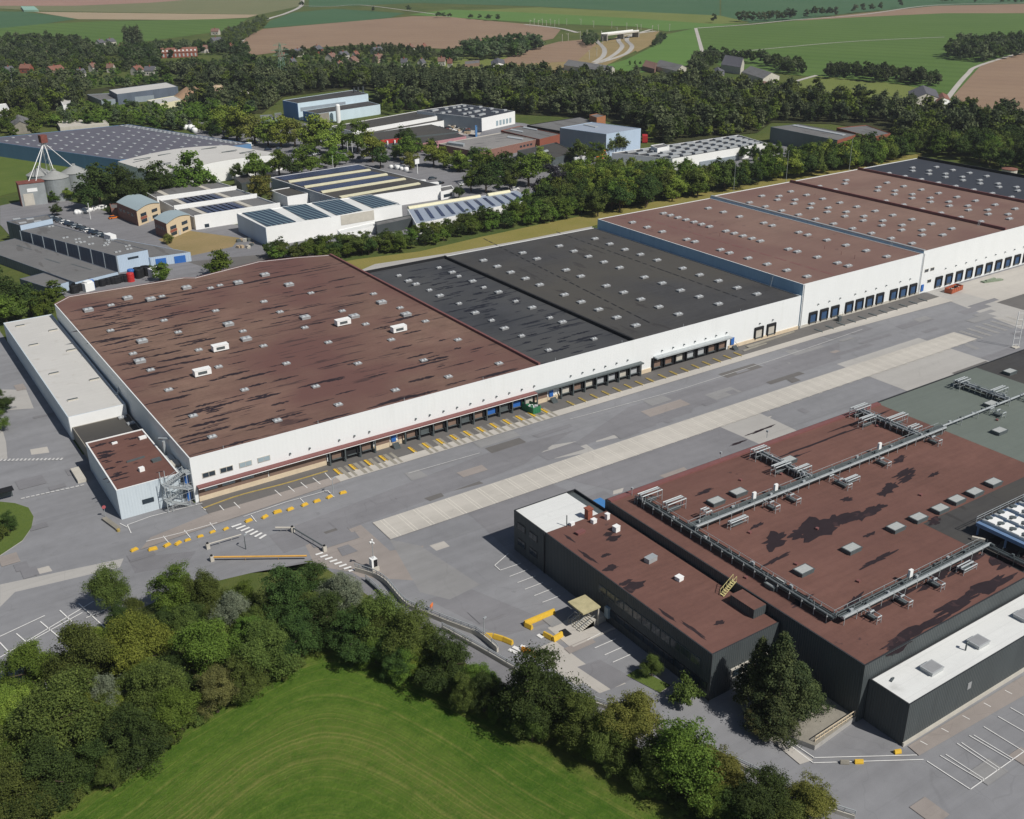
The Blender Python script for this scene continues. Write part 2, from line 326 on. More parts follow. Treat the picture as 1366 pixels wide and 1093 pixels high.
for nm, pts, w in (('track', [(403, -4), (402, 8), (382, 18), (352, 28), (330, 46), (314, 64)], 7), ('track', [(402, 8), (440, 9), (480, 7), (540, 14), (600, 22)], 4), ('track', [(928, 38), (932, 52), (938, 74)], 4), ('track', [(930, 38), (1000, 33), (1060, 27), (1150, 20), (1250, 7), (1400, 4)], 5),
                   ('track', [(940, 74), (1062, 62), (1150, 55), (1260, 50)], 2.5), ('track', [(1262, 134), (1290, 100), (1312, 86), (1400, 60)], 4), ('track', [(1030, 120), (1065, 108), (1090, 101)], 4), ('track', [(700, 33), (745, 38), (770, 44)], 6), ('track', [(1285, 152), (1400, 147)], 3.5)):
    MB().strip(smoothline([G(*p) for p in pts]), w, .3).build(nm, m_conc, kind='structure')
# meadow with mowing swathes that follow its rounded corner
a0, a1 = G(60, 1120), G(410, 880); b0, b1 = G(470, 880), G(860, 1100)
def _nrm(p, q, s):
    tx, ty = q[0]-p[0], q[1]-p[1]; l = math.hypot(tx, ty); nx, ny = -ty/l*s, tx/l*s; return (nx, ny, 0), -(nx*p[0]+ny*p[1])
n1, d1 = _nrm(a0, a1, 1); n2, d2 = _nrm(b0, b1, 1)
n = N('mown_meadow', .95, .1)
u1 = n.math('ADD', n.dot(n.pos, n1), d1); u2 = n.math('ADD', n.dot(n.pos, n2), d2)
u = n.math('SMOOTH_MAX', u1, u2, 22.0)
u = n.math('ADD', u, n.math('MULTIPLY', n.noise(.05, 3), 3.0))
cx = n.n('ShaderNodeCombineXYZ'); n.put(cx.inputs[0], u)
bands = n.noise(.42, 4, vec=cx.outputs[0], rough=.6); big = n.noise(.035, 4); fine = n.noise(2.2, 5, rough=.7); mid = n.noise(.35, 5, rough=.65)
k = n.math('ADD', n.math('MULTIPLY', bands, .35), n.math('ADD', n.math('MULTIPLY', big, .3), n.math('MULTIPLY', mid, .35)))
col = n.mix(n.step(k, .40, .62), S(62, 92, 28), S(92, 116, 44))
lines_ = n.math('MAXIMUM', n.step(n.noise(.7, 3, vec=cx.outputs[0]), .54, .68), n.math('MULTIPLY', n.step(n.noise(2.3, 2, vec=cx.outputs[0]), .5, .66), .6)); grain = n.noise(.9, 6, rough=.8)
col = n.mix(n.math('MULTIPLY', n.math('MULTIPLY', lines_, n.step(n.math('ADD', mid, n.math('MULTIPLY', grain, .4)), .55, .85)), .75), col, S(136, 134, 76))
col = n.mix(n.math('MULTIPLY', n.step(grain, .42, .62), .35), col, S(44, 70, 24)); col = n.mix(n.math('MULTIPLY', n.step(fine, .5, .68), .35), col, S(100, 118, 52))
edge = n.step(n.math('ABSOLUTE', n.math('ADD', n.math('ADD', u, 9.0), n.math('MULTIPLY', mid, 4))), 6, 1); col = n.mix(n.math('MULTIPLY', n.math('MULTIPLY', edge, n.step(n.math('ADD', grain, n.math('MULTIPLY', lines_, .3)), .4, .7)), .45), col, S(130, 128, 72))
rim = n.step(n.math('ADD', u, n.math('MULTIPLY', mid, 6)), 5, 11); col = n.mix(n.math('MULTIPLY', rim, .55), col, S(122, 112, 66))
m_meadow = n.out(col, n.math('ADD', fine, n.math('MULTIPLY', bands, .7)), .3, .8)
ground_sheet('meadow', [(20, 60), (0, 90), G(-80, 1160), G(60, 1060), G(260, 930), G(420, 830), G(520, 860), G(700, 960), G(900, 1080), G(1000, 1160), (80, 40)], -.008, m_meadow)
# ------------------------------------------------------------------ yard
YARD = [(-80, 150), (8, 158), (24, 168), (40, 171), (52, 169), (62, 167), (66, 165), (69, 154), (72.4, 140), (75, 123.6), (77.3, 113.6), (84.7, 99.6), (92, 78), (96.5, 64), (105, 40), (520, 40), (520, 202), (52, 202), (52, 240), (38, 240), (38, 430), (17, 430), (17, 232), (-80, 240)]
ground_sheet('yard', YARD, 0, m_asph)
ground_sheet('service_road', [(52, 169), (62, 167), (64.5, 162), (66.5, 152), (69, 139), (71.5, 122), (73.5, 112), (80, 97), (87, 77), (91, 63), (99, 40), (105, 40), (96.5, 64), (92, 78), (84.7, 99.6), (77.3, 113.6), (75, 123.6), (72.4, 140), (69, 154), (66, 165)], .002, m_asph2)
def patch(P, m, z=.004, name='yard_patch', px=True): return ground_sheet(name, [G(*p) for p in P] if px else P, z, m)
patch([(0, 780), (165, 745), (160, 757), (20, 790), (0, 810)], m_concl); patch([(170, 745), (262, 735), (250, 752), (180, 765)], m_asph2)
patch([(395, 700), (470, 690), (520, 735), (565, 728), (560, 750), (510, 770), (420, 755)], m_asphw); patch([(440, 745), (560, 740), (585, 760), (560, 775), (480, 770)], m_asphw, .008)
patch([(570, 800), (622, 783), (735, 830), (670, 850)], m_asph2, .006); patch([(520, 720), (560, 728), (640, 780), (600, 800), (560, 790)], m_patch, .006)
patch([(705, 870), (740, 855), (800, 900), (770, 915)], m_conc, .006); patch([(760, 900), (800, 890), (835, 912), (800, 925)], m_conc, .006); patch([(800, 880), (845, 905), (815, 920), (770, 890)], m_asph2, .008)
patch([(610, 660), (700, 632), (760, 655), (690, 680)], m_asph2, .006); patch([(755, 640), (880, 598), (960, 565), (1030, 600), (930, 640), (840, 660)], m_asph2, .006)
patch([(710, 598), (775, 588), (795, 602), (740, 612)], m_concl, .006); patch([(800, 575), (870, 560), (845, 580), (795, 590)], m_concl, .006); patch([(565, 650), (625, 635), (645, 645), (585, 660)], m_asphd, .006)
patch([(1008, 560), (1030, 555), (1018, 566), (1000, 568)], m_conc, .008); patch([(573, 728), (592, 722), (600, 729), (582, 735)], m_conc, .008); patch([(818, 655), (832, 651), (830, 657), (818, 660)], m_conc, .008)
patch([(1030, 600), (1085, 585), (1000, 545), (945, 563)], m_concl, .006); patch([(38, 762), (65, 755), (70, 762), (44, 768)], m_conc, .006)
patch([(0, 520), (35, 520), (45, 545), (0, 548)], m_concl, .006); patch([(40, 600), (63, 596), (66, 604), (42, 607)], m_conc, .008)
patch([(60.0, 172.0), (120, 176), (140, 184), (118, 186), (60, 180)], m_asph2, .006, px=False); patch([(96, 139), (112, 139), (112, 162), (98, 166)], m_asph2, .006, px=False)
patch([(150, 148), (240, 148), (240, 153), (150, 152)], m_asph2, .006, px=False); patch([(130, 176), (230, 178), (240, 187), (160, 187)], m_asph2, .006, px=False)
patch([(226, 150), (262, 150), (262, 176), (226, 176)], m_concl, .006, px=False); patch([(300, 182), (520, 182), (520, 201), (310, 201)], m_conc, .006, px=False); patch([(302, 172), (520, 172), (520, 182), (302, 182)], m_asphd, .006, px=False)
patch([(306, 160), (520, 160), (520, 172), (306, 172)], m_strip, .006, px=False); patch([(290, 146), (310, 146), (310, 202), (301, 202)], m_concl, .010, px=False)
rp = random.Random(3)
for i in range(64):
    x, y = rp.uniform(60, 300), rp.choice((rp.uniform(149, 162), rp.uniform(172, 192), rp.uniform(176, 191))); lx, ly = rp.uniform(1.5, 16), rp.uniform(1.2, 4.5)
    if x < 95: y = rp.uniform(160, 188); lx *= .6
    patch([(x, y), (x+lx, y+rp.uniform(-.3, .3)), (x+lx+rp.uniform(-.6, .6), y+ly), (x+rp.uniform(-.6, .6), y+ly)], rp.choice((m_asph2, m_asph2, m_asph2, m_patch, m_asph2, m_patch, m_asphw) if i % 9 else (m_asphd,)), .006, px=False)
for i in range(30):
    x, y = rp.choice(((rp.uniform(18, 36), rp.uniform(205, 330)), (rp.uniform(76, 100), rp.uniform(100, 150)), (rp.uniform(100, 180), rp.uniform(48, 64)), (rp.uniform(-10, 45), rp.uniform(175, 200)))); lx, ly = rp.uniform(1, 6), rp.uniform(1, 5)
    patch([(x, y), (x+lx, y), (x+lx, y+ly), (x, y+ly)], rp.choice((m_asph2, m_patch, m_asph2, m_asphw)), .006, px=False)
# apron along the docks
ground_sheet('dock_apron', [(53, 195.6), (300, 196.2), (300, 202), (53, 202)], .006, m_asphd)
ground_sheet('apron_kerb', [(37, 189.5), (82, 192.5), (82, 195.6), (53, 195.6), (40, 193)], .006, m_asphw); ground_sheet('apron_kerb', [(82, 192.6), (240, 193.2), (300, 191), (300, 196.2), (82, 195.6)], .008, m_conc)
for x0, x1 in ((83, 97), (104, 140)):
    for i in range(int((x1-x0)/3.85)+1):
        xx = x0+1.2+i*3.85; ground_sheet('wheel_track', [(xx, 193), (xx+.9, 193), (xx+.9, 199), (xx, 199)], .012, m_concd); ground_sheet('wheel_track', [(xx+1.6, 193), (xx+2.3, 193), (xx+2.3, 199), (xx+1.6, 199)], .012, m_concd)
# concrete trailer strip with its slots
ground_sheet('trailer_strip', [G(497, 698), G(521, 720.3), G(1303.9, 452.8), G(1272.3, 443.7)], .010, m_strip)
sx0, sy0 = G(497, 698); sx1, sy1 = G(521, 720.3)
b = MB(); x = sx0+1.6; i = 0
while x < 300:
    for dx in (0, .75):
        b.poly([(x+dx, sy1+.1, .135), (x+dx+.16, sy1+.1, .135), (x+dx+.16, sy0-.1, .135), (x+dx, sy0-.1, .135)])
    x += 3.9
b.build('slot_lines', plain('faded_slot_paint', S(204, 200, 190), .85, .12, .6), kind='structure')
# painted lines
def lines(segs, w=.14, z=.135, m=None, name='painted_lines', px=True):
    b = MB()
    for p, q in segs:
        if px: p, q = G(*p), G(*q)
        b.strip([p, q], w, z)
    return b.build(name, m or m_line, kind='structure')
lines([((660+a/3.036, 620+c/3.036), (660+d/3.036, 620+e/3.036)) for a, c, d, e in ((60, 455, 132, 428), (92, 480, 165, 453), (122, 507, 195, 480), (160, 533, 232, 505), (193, 560, 265, 533), (375, 712, 428, 685), (405, 745, 490, 708), (445, 773, 520, 740), (478, 803, 552, 770), (0, 410, 55, 362), (0, 410, 22, 430), (22, 430, 105, 402))])
lines([((0, 878), (125, 803)), ((0, 850), (60, 822)), ((22, 846), (62, 880)), ((54, 830), (92, 862)), ((80, 815), (115, 848)), ((105, 806), (140, 838)), ((0, 858), (30, 890)), ((30, 862), (110, 818)), ((115, 825), (140, 815))], .2)
lines([((260+a/6.83, 560+c/6.83), (260+d/6.83, 560+e/6.83)) for a, c, d, e in ((225, 785, 265, 830), (357, 757, 412, 812), (728, 645, 788, 698), (850, 610, 908, 660), (965, 575, 1025, 627), (1075, 535, 1145, 592), (1185, 488, 1245, 555), (100, 830, 60, 800))], .16)
lines([((195, 723), (240, 712)), ((240, 712), (290, 698)), ((325, 690), (380, 671)), ((380, 671), (437, 655)), ((246, 708), (254, 718)), ((280, 698), (288, 708)), ((218, 716), (226, 726)), ((335, 688), (342, 697)), ((400, 665), (408, 674)), ((437, 655), (446, 664)), ((170, 704), (160, 699)), ((200, 690), (270, 672)), ((170, 701), (200, 690)), ((170, 701), (175, 712))], .16)
b = MB()
for i in range(7):
    t = i/6; p = G(309+37*t, 704+15.5*t); q = G(322+33*t, 699.5+14.5*t); b.strip([p, q], .55, .135)
b.build('zebra_crossing', m_line, kind='structure')
b = MB()
for i in range(8):
    t = i/7; p = G(421+44*t, 741+22*t); q = G(431+44*t, 741+22*t-3); b.strip([p, q], .55, .135)
b.build('zebra_crossing', m_line, kind='structure')
b = MB()
for i in range(16):
    t = i/16; p = G(0+86*t, 616-1.5*t); q = G(3+86*t, 613-1.5*t); b.strip([p, q], .5, .135)
for i in range(13):
    t = i/13; p = G(28+86*t, 666-19*t); q = G(33+86*t, 665-19*t); b.strip([p, q], .5, .135)
b.build('zebra_crossing', m_lineo, kind='structure')
lines([((905, 521), (1040, 478)), ((1040, 478), (1150, 440)), ((760, 560), (905, 521)), ((545, 632), (640, 605))], .18, .135, m_lineo)
lines([((620+400/6.83, 780+595/6.83), (620+480/6.83, 780+630/6.83)), ((620+440/6.83, 780+570/6.83), (620+510/6.83, 780+605/6.83)), ((620+510/6.83, 780+560/6.83), (620+560/6.83, 780+580/6.83)), ((620+665/6.83, 780+460/6.83), (620+710/6.83, 780+490/6.83))], .7, .135)
# lower right: footway lines and car bays
K = lambda a, c: (960+a/3.365, 780+c/3.365)
lines([(K(420, 780), K(885, 768)), (K(420, 803), K(915, 788)), (K(270, 690), K(420, 803)), (K(285, 685), K(425, 780)), (K(930, 795), K(1125, 922)), (K(1125, 922), K(1366, 752))], .14)
lines([(K(a, c), K(d, e)) for a, c, d, e in ((990, 770, 1180, 885), (1015, 765, 1190, 878), (1065, 715, 1250, 838), (1085, 712, 1260, 830), (1120, 680, 1310, 792), (1140, 678, 1318, 785), (1185, 640, 1366, 752), (1250, 595, 1366, 662), (1305, 555, 1366, 590))], .13)
patch([K(845, 728), K(1366, 410), K(1366, 500), K(895, 770)], m_asphw, .010, 'footway')
lines([(K(900+i*95, 705-i*57), K(932+i*95, 722-i*57)) for i in range(6)], .12)
patch([K(140, 640), K(250, 680), K(420, 790), K(360, 810), K(240, 710)], m_conc, .010, 'footway')
# grass patches and kerbs on the yard
def lawn(P, name='lawn', h=.14, m=None, px=True):
    Q = [G(*p) for p in P] if px else P
    MB().prism(Q, -.02, h, 0, 1).build(name, [m_concl, m or m_lawn], kind='structure')
lawn([(-120, 760), (0, 742), (30, 722), (42, 705), (45, 690), (38, 678), (20, 672), (0, 670), (-120, 670)]); lawn([(836, 902), (850, 893), (895, 915), (880, 925)])
lawn([(-100, 540), (-5, 545), (8, 590), (10, 612), (-100, 625)], 'gravel_bank', .1, m_concl)
lawn([K(280, 640), K(480, 525), K(640, 590), K(425, 745), K(280, 690)], 'earth_bank', .9, m_concd)
# land behind the warehouse
ground_sheet('grass_strip', [(140, 300), (470, 300), (470, 316), (140, 318)], .01, m_dry); ground_sheet('rear_path', [(140, 302.2), (240, 302.2), (240, 305.5), (150, 309), (140, 315)], .014, m_concl)
ground_sheet('grass_strip', [(430, 354), (480, 346), (560, 336), (640, 317), (720, 300), (800, 284), (945, 256), (1150, 216), (1230, 205), (1230, 214), (1145, 232), (945, 268), (800, 300), (700, 323), (600, 346), (480, 366)], .03, m_dry, world=False); ground_sheet('rear_path', [(470, 366), (500, 353), (600, 338), (690, 322), (790, 302.5), (790, 306), (690, 327), (600, 345), (510, 362)], .03, m_concl, world=False)
# estate roads and forecourts
patch([(150, 285), (205, 268), (235, 300), (330, 300), (360, 345), (260, 352), (205, 320), (60, 275), (90, 268)], m_asph2, .02, 'forecourt'); patch([(205, 322), (250, 308), (320, 318), (310, 330), (240, 345)], m_bank, .03, 'rough_ground')
patch([(0, 275), (60, 262), (120, 275), (180, 300), (250, 345), (310, 345), (300, 365), (90, 400), (0, 300)], m_asph2, .024, 'forecourt')
patch([(270, 180), (340, 160), (480, 170), (600, 155), (700, 165), (760, 180), (860, 200), (1030, 205), (1000, 222), (800, 235), (740, 262), (700, 285), (560, 320), (380, 335), (330, 325), (360, 290), (360, 235), (300, 240)], m_asph2, .02, 'estate_ground')
patch([(230, 160), (320, 165), (460, 195), (520, 205), (640, 215), (740, 258), (720, 275), (600, 250), (480, 230), (400, 215), (330, 195), (270, 185)], m_asph2, .02, 'estate_road')
patch([(540, 230), (590, 222), (612, 232), (575, 240)], m_lawn, .04, 'lawn'); patch([(580, 200), (700, 185), (760, 200), (820, 215), (800, 235), (640, 215)], m_asph2, .024, 'forecourt')
patch([(600, 160), (650, 165), (640, 180), (590, 180)], m_conc, .026, 'forecourt'); patch([(820, 200), (1050, 190), (1050, 210), (900, 225)], m_asph2, .022, 'forecourt'); patch([(235, 130), (350, 122), (360, 135), (240, 145)], m_soil, .03, 'gravel_pit')
patch([(250, 350), (350, 340), (440, 338), (300, 366)], m_asphd, .03, 'rear_lane')
# ------------------------------------------------------------------ buildings: shared builders
def area(P): return sum(P[i][0]*P[(i+1) % len(P)][1]-P[(i+1) % len(P)][0]*P[i][1] for i in range(len(P)))/2
def inset(P, d):
    """offset a ccw polygon inwards"""
    n = len(P); out = []
    for i in range(n):
        a, b, c = P[i-1], P[i], P[(i+1) % n]
        t1 = Vector((b[0]-a[0], b[1]-a[1])).normalized(); t2 = Vector((c[0]-b[0], c[1]-b[1])).normalized()
        n1, n2 = Vector((-t1.y, t1.x)), Vector((-t2.y, t2.x)); m = (n1+n2); k = d/max(.3, (1+n1.dot(n2)))
        out.append((b[0]+m.x*k, b[1]+m.y*k))
    return out
def shell(P, h, par=.3, w=.3, z0=-.3, mi=0, ci=0):
    """walls up to a parapet of width w; the roof lies par below the coping"""
    if area(P) < 0: P = P[::-1]
    I = inset(P, w); b = MB(); n = len(P)
    for i in range(n):
        j = (i+1) % n; p, q, r, s = P[i], P[j], I[j], I[i]
        b.poly([(*p, z0), (*q, z0), (*q, h), (*p, h)], mi); b.poly([(*p, h), (*q, h), (*r, h), (*s, h)], ci); b.poly([(*s, h), (*r, h), (*r, h-par-.05), (*s, h-par-.05)], ci)
    return b, I
def deck(I, z, m, parent, name='roof'):
    b = MB(); I = I if area(I) > 0 else I[::-1]; b.poly([(*p, z) for p in inset(I, -.02)]); return b.build(name, m, parent)
def building(name, label, cat, P, h, wall, roof, par=.3, w=.3, group=None, cop=None):
    if area(P) < 0: P = P[::-1]
    cx, cy = sum(p[0] for p in P)/len(P), sum(p[1] for p in P)/len(P)
    t = thing(name, label, cat, (cx, cy), group)
    b, I = shell(P, h, par, w, ci=1); b.build('wall', [wall, cop or wall], t); r = deck(I, h-par, roof, t)
    return t, r
def roofpx(P, h): return [G(u, v, h) for u, v in P]
def rect3(a, b, c):
    """complete a rectangle-ish plan from three corners"""
    return [a, b, c, (a[0]+c[0]-b[0], a[1]+c[1]-b[1])]
_cells = {}
def cell(key, fn, name, mats):
    """first copy builds the mesh, the rest share it"""
    if key not in _cells:
        b = fn(); o = b.build(name, mats); COL.objects.unlink(o); _cells[key] = o.data; bpy.data.objects.remove(o)
    return _cells[key]
def place(name, me, parent, x, y, z, a=0, s=None):
    o = bpy.data.objects.new(name, me); COL.objects.link(o); off = WL.get(parent.name, Vector((0, 0, 0)))
    o.parent = parent; o.location = (x-off.x, y-off.y, z-off.z); o.rotation_euler = (0, 0, a)
    if s: o.scale = s if isinstance(s, tuple) else (s, s, s)
    WL[o.name] = Vector((0, 0, 0)); return o
def sky_mesh(lx, ly, h=.5, dome=.25):
    def f():
        b = MB(); b.box(-lx/2, -ly/2, 0, lx/2, ly/2, h*.7, 1); k = .06
        b.box(-lx/2-k, -ly/2-k, h*.7, lx/2+k, ly/2+k, h, 1)
        e = .12
        for s in (-1, 1):   # two shallow acrylic pillows
            x0, x1 = (-lx/2+e, -.04) if s < 0 else (.04, lx/2-e); y0, y1 = -ly/2+e, ly/2-e; xm, ym = (x0+x1)/2, (y0+y1)/2
            for p, q in (((x0, y0), (x1, y0)), ((x1, y0), (x1, y1)), ((x1, y1), (x0, y1)), ((x0, y1), (x0, y0))):
                b.poly([(*p, h+.005), (*q, h+.005), ((q[0]+xm)/2, (q[1]+ym)/2, h+dome), ((p[0]+xm)/2, (p[1]+ym)/2, h+dome)], 0)
            b.poly([((x0+xm)/2, (y0+ym)/2, h+dome), ((x1+xm)/2, (y0+ym)/2, h+dome), ((x1+xm)/2, (y1+ym)/2, h+dome), ((x0+xm)/2, (y1+ym)/2, h+dome)], 0)
        return b
    return f
def louvre_mesh(lx, ly, h):
    def f():
        b = MB(); b.box(-lx/2, -ly/2, 0, lx/2, ly/2, h*.8, 1); b.box(-lx/2-.1, -ly/2-.1, h*.8, lx/2+.1, ly/2+.1, h, 1)
        for k in range(6): x0 = -lx/2+.12+k*(lx-.24)/6; b.poly([(x0, -ly/2+.1, h+.02), (x0+(lx-.24)/6-.05, -ly/2+.1, h+.07), (x0+(lx-.24)/6-.05, ly/2-.1, h+.07), (x0, ly/2-.1, h+.02)], 0)
        return b
    return f
def skylights(pts, z, roof, key, lx, ly, h=.5, px=True, mats=None, name='skylight', a=0):
    me = cell(key, (louvre_mesh if key[:4] == 'sk_c' or key == 'sk_e' else sky_mesh)(lx, ly, h), name, mats or [m_sky_l, m_sky_g])
    for i, p in enumerate(pts):
        x, y = G(*p, z+.3) if px else p; place(name, me, roof, x, y, z, a+random.uniform(-.02, .02))
def zl(o, s, ox, oy, T): return [(ox+a/s, oy+c/s) for a, c in T]
# dock shelters -------------------------------------------------------
def dock_mesh(w, h):
    def f():
        b = MB(); d = .45; t = .42
        b.box(-w/2, -d, .95, -w/2+t, 0, h).box(w/2-t, -d, .95, w/2, 0, h).box(-w/2+t, -d, h-.75, w/2-t, 0, h)
        b.box(-w/2+.2, -.32, .55, -w/2+.55, 0, .94).box(w/2-.55, -.32, .55, w/2-.2, 0, .94)
        return b
    return f
def door_mesh(w, h):
    def f():
        b = MB(); b.box(-w/2+.42, -.16, 1.15, w/2-.42, -.02, h-.75)
        for k in range(1, 4): b.box(-w/2+.46, -.18, 1.15+k*.55, w/2-.46, -.161, 1.2+k*.55)
        b.box(-w/2+.5, -.5, 1.0, w/2-.5, 0, 1.14, 1)
        return b
    return f
def dock(parent, x, y, w, h, col):
    me = cell(('dock', w, h), dock_mesh(w, h), 'dock_shelter', [m_rubber])
    o = place('dock_shelter', me, parent, x, y, 0)
    dm = cell(('door', w, h, col.name), door_mesh(w, h), 'dock_door', [col, m_steeld])
    d = bpy.data.objects.new('dock_door', dm); COL.objects.link(d); d.parent = o; return o
# ------------------------------------------------------------------ low white warehouse (three roofs)
HL = 10.6
rear = [G(442, 341.2, HL), G(395, 343.5, HL), G(345, 349, HL), G(268, 368.5, HL), G(261, 370.5, HL), G(244.5, 370.5, HL), G(92, 395.5, HL), G(73, 404.5, HL)]
rear = [(142.9, 327.5)]+rear[1:-1]+[(52.4, 327.5)]
P = [(52.4, 202), (239, 202), (239, 302.5), (143, 302.5)]+rear
wh = thing('low_warehouse', 'long low white warehouse with one brown and two black felt roofs beside the lorry yard', 'warehouse', (146, 255))
b, I = shell(P, HL, .12, .25, ci=0)
b.build('wall', [m_fac], wh)
r1 = deck([(52.65, 202.25), (142.6, 202.25), (142.6, 327.3)]+[(p[0], p[1]-.25) for p in rear[1:-1]]+[(52.65, 327.3)], HL-.12, m_roofb, wh); tag(r1, 'weathered brown felt roof with dark ponding streaks')
r2 = deck([(143.2, 202.25), (173.6, 202.25), (173.6, 302.2), (143.2, 302.2)], HL-.5, m_roofk, wh); tag(r2, 'narrow black felt roof with dark streaks')
r3 = deck([(174.2, 202.25), (238.7, 202.25), (238.7, 302.2), (174.2, 302.2)], HL-.12, m_roofk2, wh); tag(r3, 'wide dark grey felt roof')
MB().box(142.6, 202.3, HL-1, 143.2, 327, HL+.55, 0).build('fire_parapet', m_maroon, wh); MB().box(173.6, 202.3, HL-1, 174.2, 302.3, HL+.35, 0).build('fire_parapet', m_rubber, wh)
b = MB()
for p, q in zip(rear[:-1], rear[1:]): b.strip([p, q], .5, HL+.02)
b.build('roof_edge', m_maroon, wh)
MB().box(143.3, 301.6, HL-.5, 173.5, 302.2, HL+.3).build('roof_edge', m_rubber, wh)
BIG1 = zl(0, 2.803, 0, 330, [(330, 235), (477, 190), (697, 151), (890, 132), (990, 103), (563, 194), (854, 288), (920, 343), (531, 351), (523, 426)])+zl(0, 2.846, 240, 380, [(475, 124), (661, 120), (765, 67), (858, 113), (414, 0)])
SM1 = zl(0, 2.803, 0, 330, [(415, 215), (605, 182), (787, 151), (822, 141), (413, 310), (613, 272), (666, 316), (806, 236), (986, 202), (1046, 240), (908, 312), (743, 382), (985, 367), (497, 396), (563, 457), (817, 445), (914, 531), (630, 531), (722, 628), (1036, 645), (793, 706)])+zl(0, 2.846, 240, 380, [(319, 62), (380, 102), (474, 161), (616, 98), (705, 148), (735, 33), (836, 86), (932, 137), (563, 217), (802, 207), (1055, 207), (675, 297), (925, 285), (1211, 297), (1019, 347), (404, 297), (515, 384), (818, 398), (601, 453), (370, 513), (497, 30)])
skylights(SM1, HL-.12, r1, 'sk_s', 1.8, 1.4, .3); skylights(BIG1, HL-.12, r1, 'sk_b', 2.6, 2.2, .7)
def vent_box():
    b = MB(); b.box(-2.1, -1.0, .25, 2.1, 1.0, 1.7, 0); b.box(-1.3, -1.03, .6, 1.0, -1.005, 1.35, 1); b.box(-1.8, -.8, 0, -1.5, .8, .25, 1).box(1.5, -.8, 0, 1.8, .8, .25, 1); b.box(-2.15, -1.05, 1.7, 2.15, 1.05, 1.76, 0); return b
me = cell('vent', vent_box, 'ventilation_unit', [m_white, m_steeld])
for p in ((457.5, 433), (532, 442), (294, 467), (270, 500)): place('ventilation_unit', me, r1, *G(*p, HL), HL-.12)
skylights(zl(0, 2.277, 480, 260, [(147, 261), (280, 235), (342, 262), (421, 295), (170, 271), (243, 306), (523, 342), (350, 358), (615, 386), (439, 405)]), HL-.5, r2, 'sk_m', 2.2, 1.4, .45)
skylights(zl(0, 2.277, 480, 260, [(118, 245), (240, 221), (300, 247), (376, 281), (211, 289), (473, 323), (301, 330), (577, 373), (400, 381), (711, 437), (491, 428), (573, 471)]), HL-.5, r2, 'sk_s2', 1.6, 1.1, .4)
skylights(zl(0, 2.277, 480, 260, [(494, 176), (538, 194), (606, 155), (650, 171), (694, 187), (741, 204), (714, 133), (759, 149), (805, 166), (852, 181), (903, 198), (980, 223), (1032, 243), (1089, 261), (1146, 282), (1206, 301), (375, 199), (417, 217), (458, 235), (503, 254), (626, 228), (671, 247), (748, 276), (801, 296), (853, 317), (908, 340), (967, 362), (546, 273), (621, 303), (672, 325), (725, 348), (780, 372), (838, 396), (789, 221), (864, 250), (918, 268), (974, 290), (1030, 309), (1089, 331)]), HL-.12, r3, 'sk_w', 2.4, 1.5, .45)
# felt laps running across the wide roof
b = MB()
for (p, q) in (((645, 318), (868, 431)), ((742, 309), (1000, 402))):
    a0, a1 = G(*p, HL), G(*q, HL)
    for i in range(26):
        t = i/26; t2 = t+.022+.012*random.random(); b.strip([(a0[0]+(a1[0]-a0[0])*t, a0[1]+(a1[1]-a0[1])*t), (a0[0]+(a1[0]-a0[0])*t2, a0[1]+(a1[1]-a0[1])*t2)], .5, HL-.09)
tag(b.build('lap_strip', m_rubber, r3), kind='stuff')
def streaks(n_, fx, fy, z, m, parent, seed, l0=2, l1=10):
    q = random.Random(seed); b = MB()
    for i in range(n_):
        x, y = fx(q), fy(q); L = q.uniform(l0, l1)*(1.8 if q.random() < .12 else 1); w = q.uniform(.45, 1.1)*(1+.25*(L > 7)); k = 14; ph = q.uniform(0, 6); up, dn = [], []
        for j in range(k+1):
            t = j/k; e = (math.sin(math.pi*t)**.5)*w/2; u = x-L/2+L*t
            up.append((u, y+e*(1+q.uniform(-.6, .5)), z+i*.00002)); dn.append((u, y-e*(1+q.uniform(-.6, .5)), z+i*.00002))
        b.poly(dn+up[::-1][1:-1])
    return tag(b.build('damp_streak', m, parent), kind='stuff')
m_streak = roofing('damp_streak_felt', S(44, 36, 41), S(70, 56, 56), .62, (.5, 1.5, 1), .7, .2, .5); m_streakk = roofing('wet_black_felt', S(34, 36, 44), S(52, 54, 58), .6, (.5, 1.5, 1), .6, .2, .5)
streaks(120, lambda q: 56+abs(q.gauss(0, 16)), lambda q: q.uniform(206, 322), HL-.115, m_streak, r1, 1); streaks(75, lambda q: q.uniform(62, 137), lambda q: q.choice((q.uniform(204, 322), q.gauss(290, 12), q.gauss(225, 9))), HL-.111, m_streak, r1, 2); streaks(26, lambda q: q.uniform(60, 138), lambda q: q.choice((313.5, 314.2, 204.2, 203.6)), HL-.107, m_streak, r1, 3, 6, 16)
streaks(90, lambda q: q.uniform(148, 169), lambda q: q.uniform(205, 299), HL-.495, m_streakk, r2, 4, 2, 8)
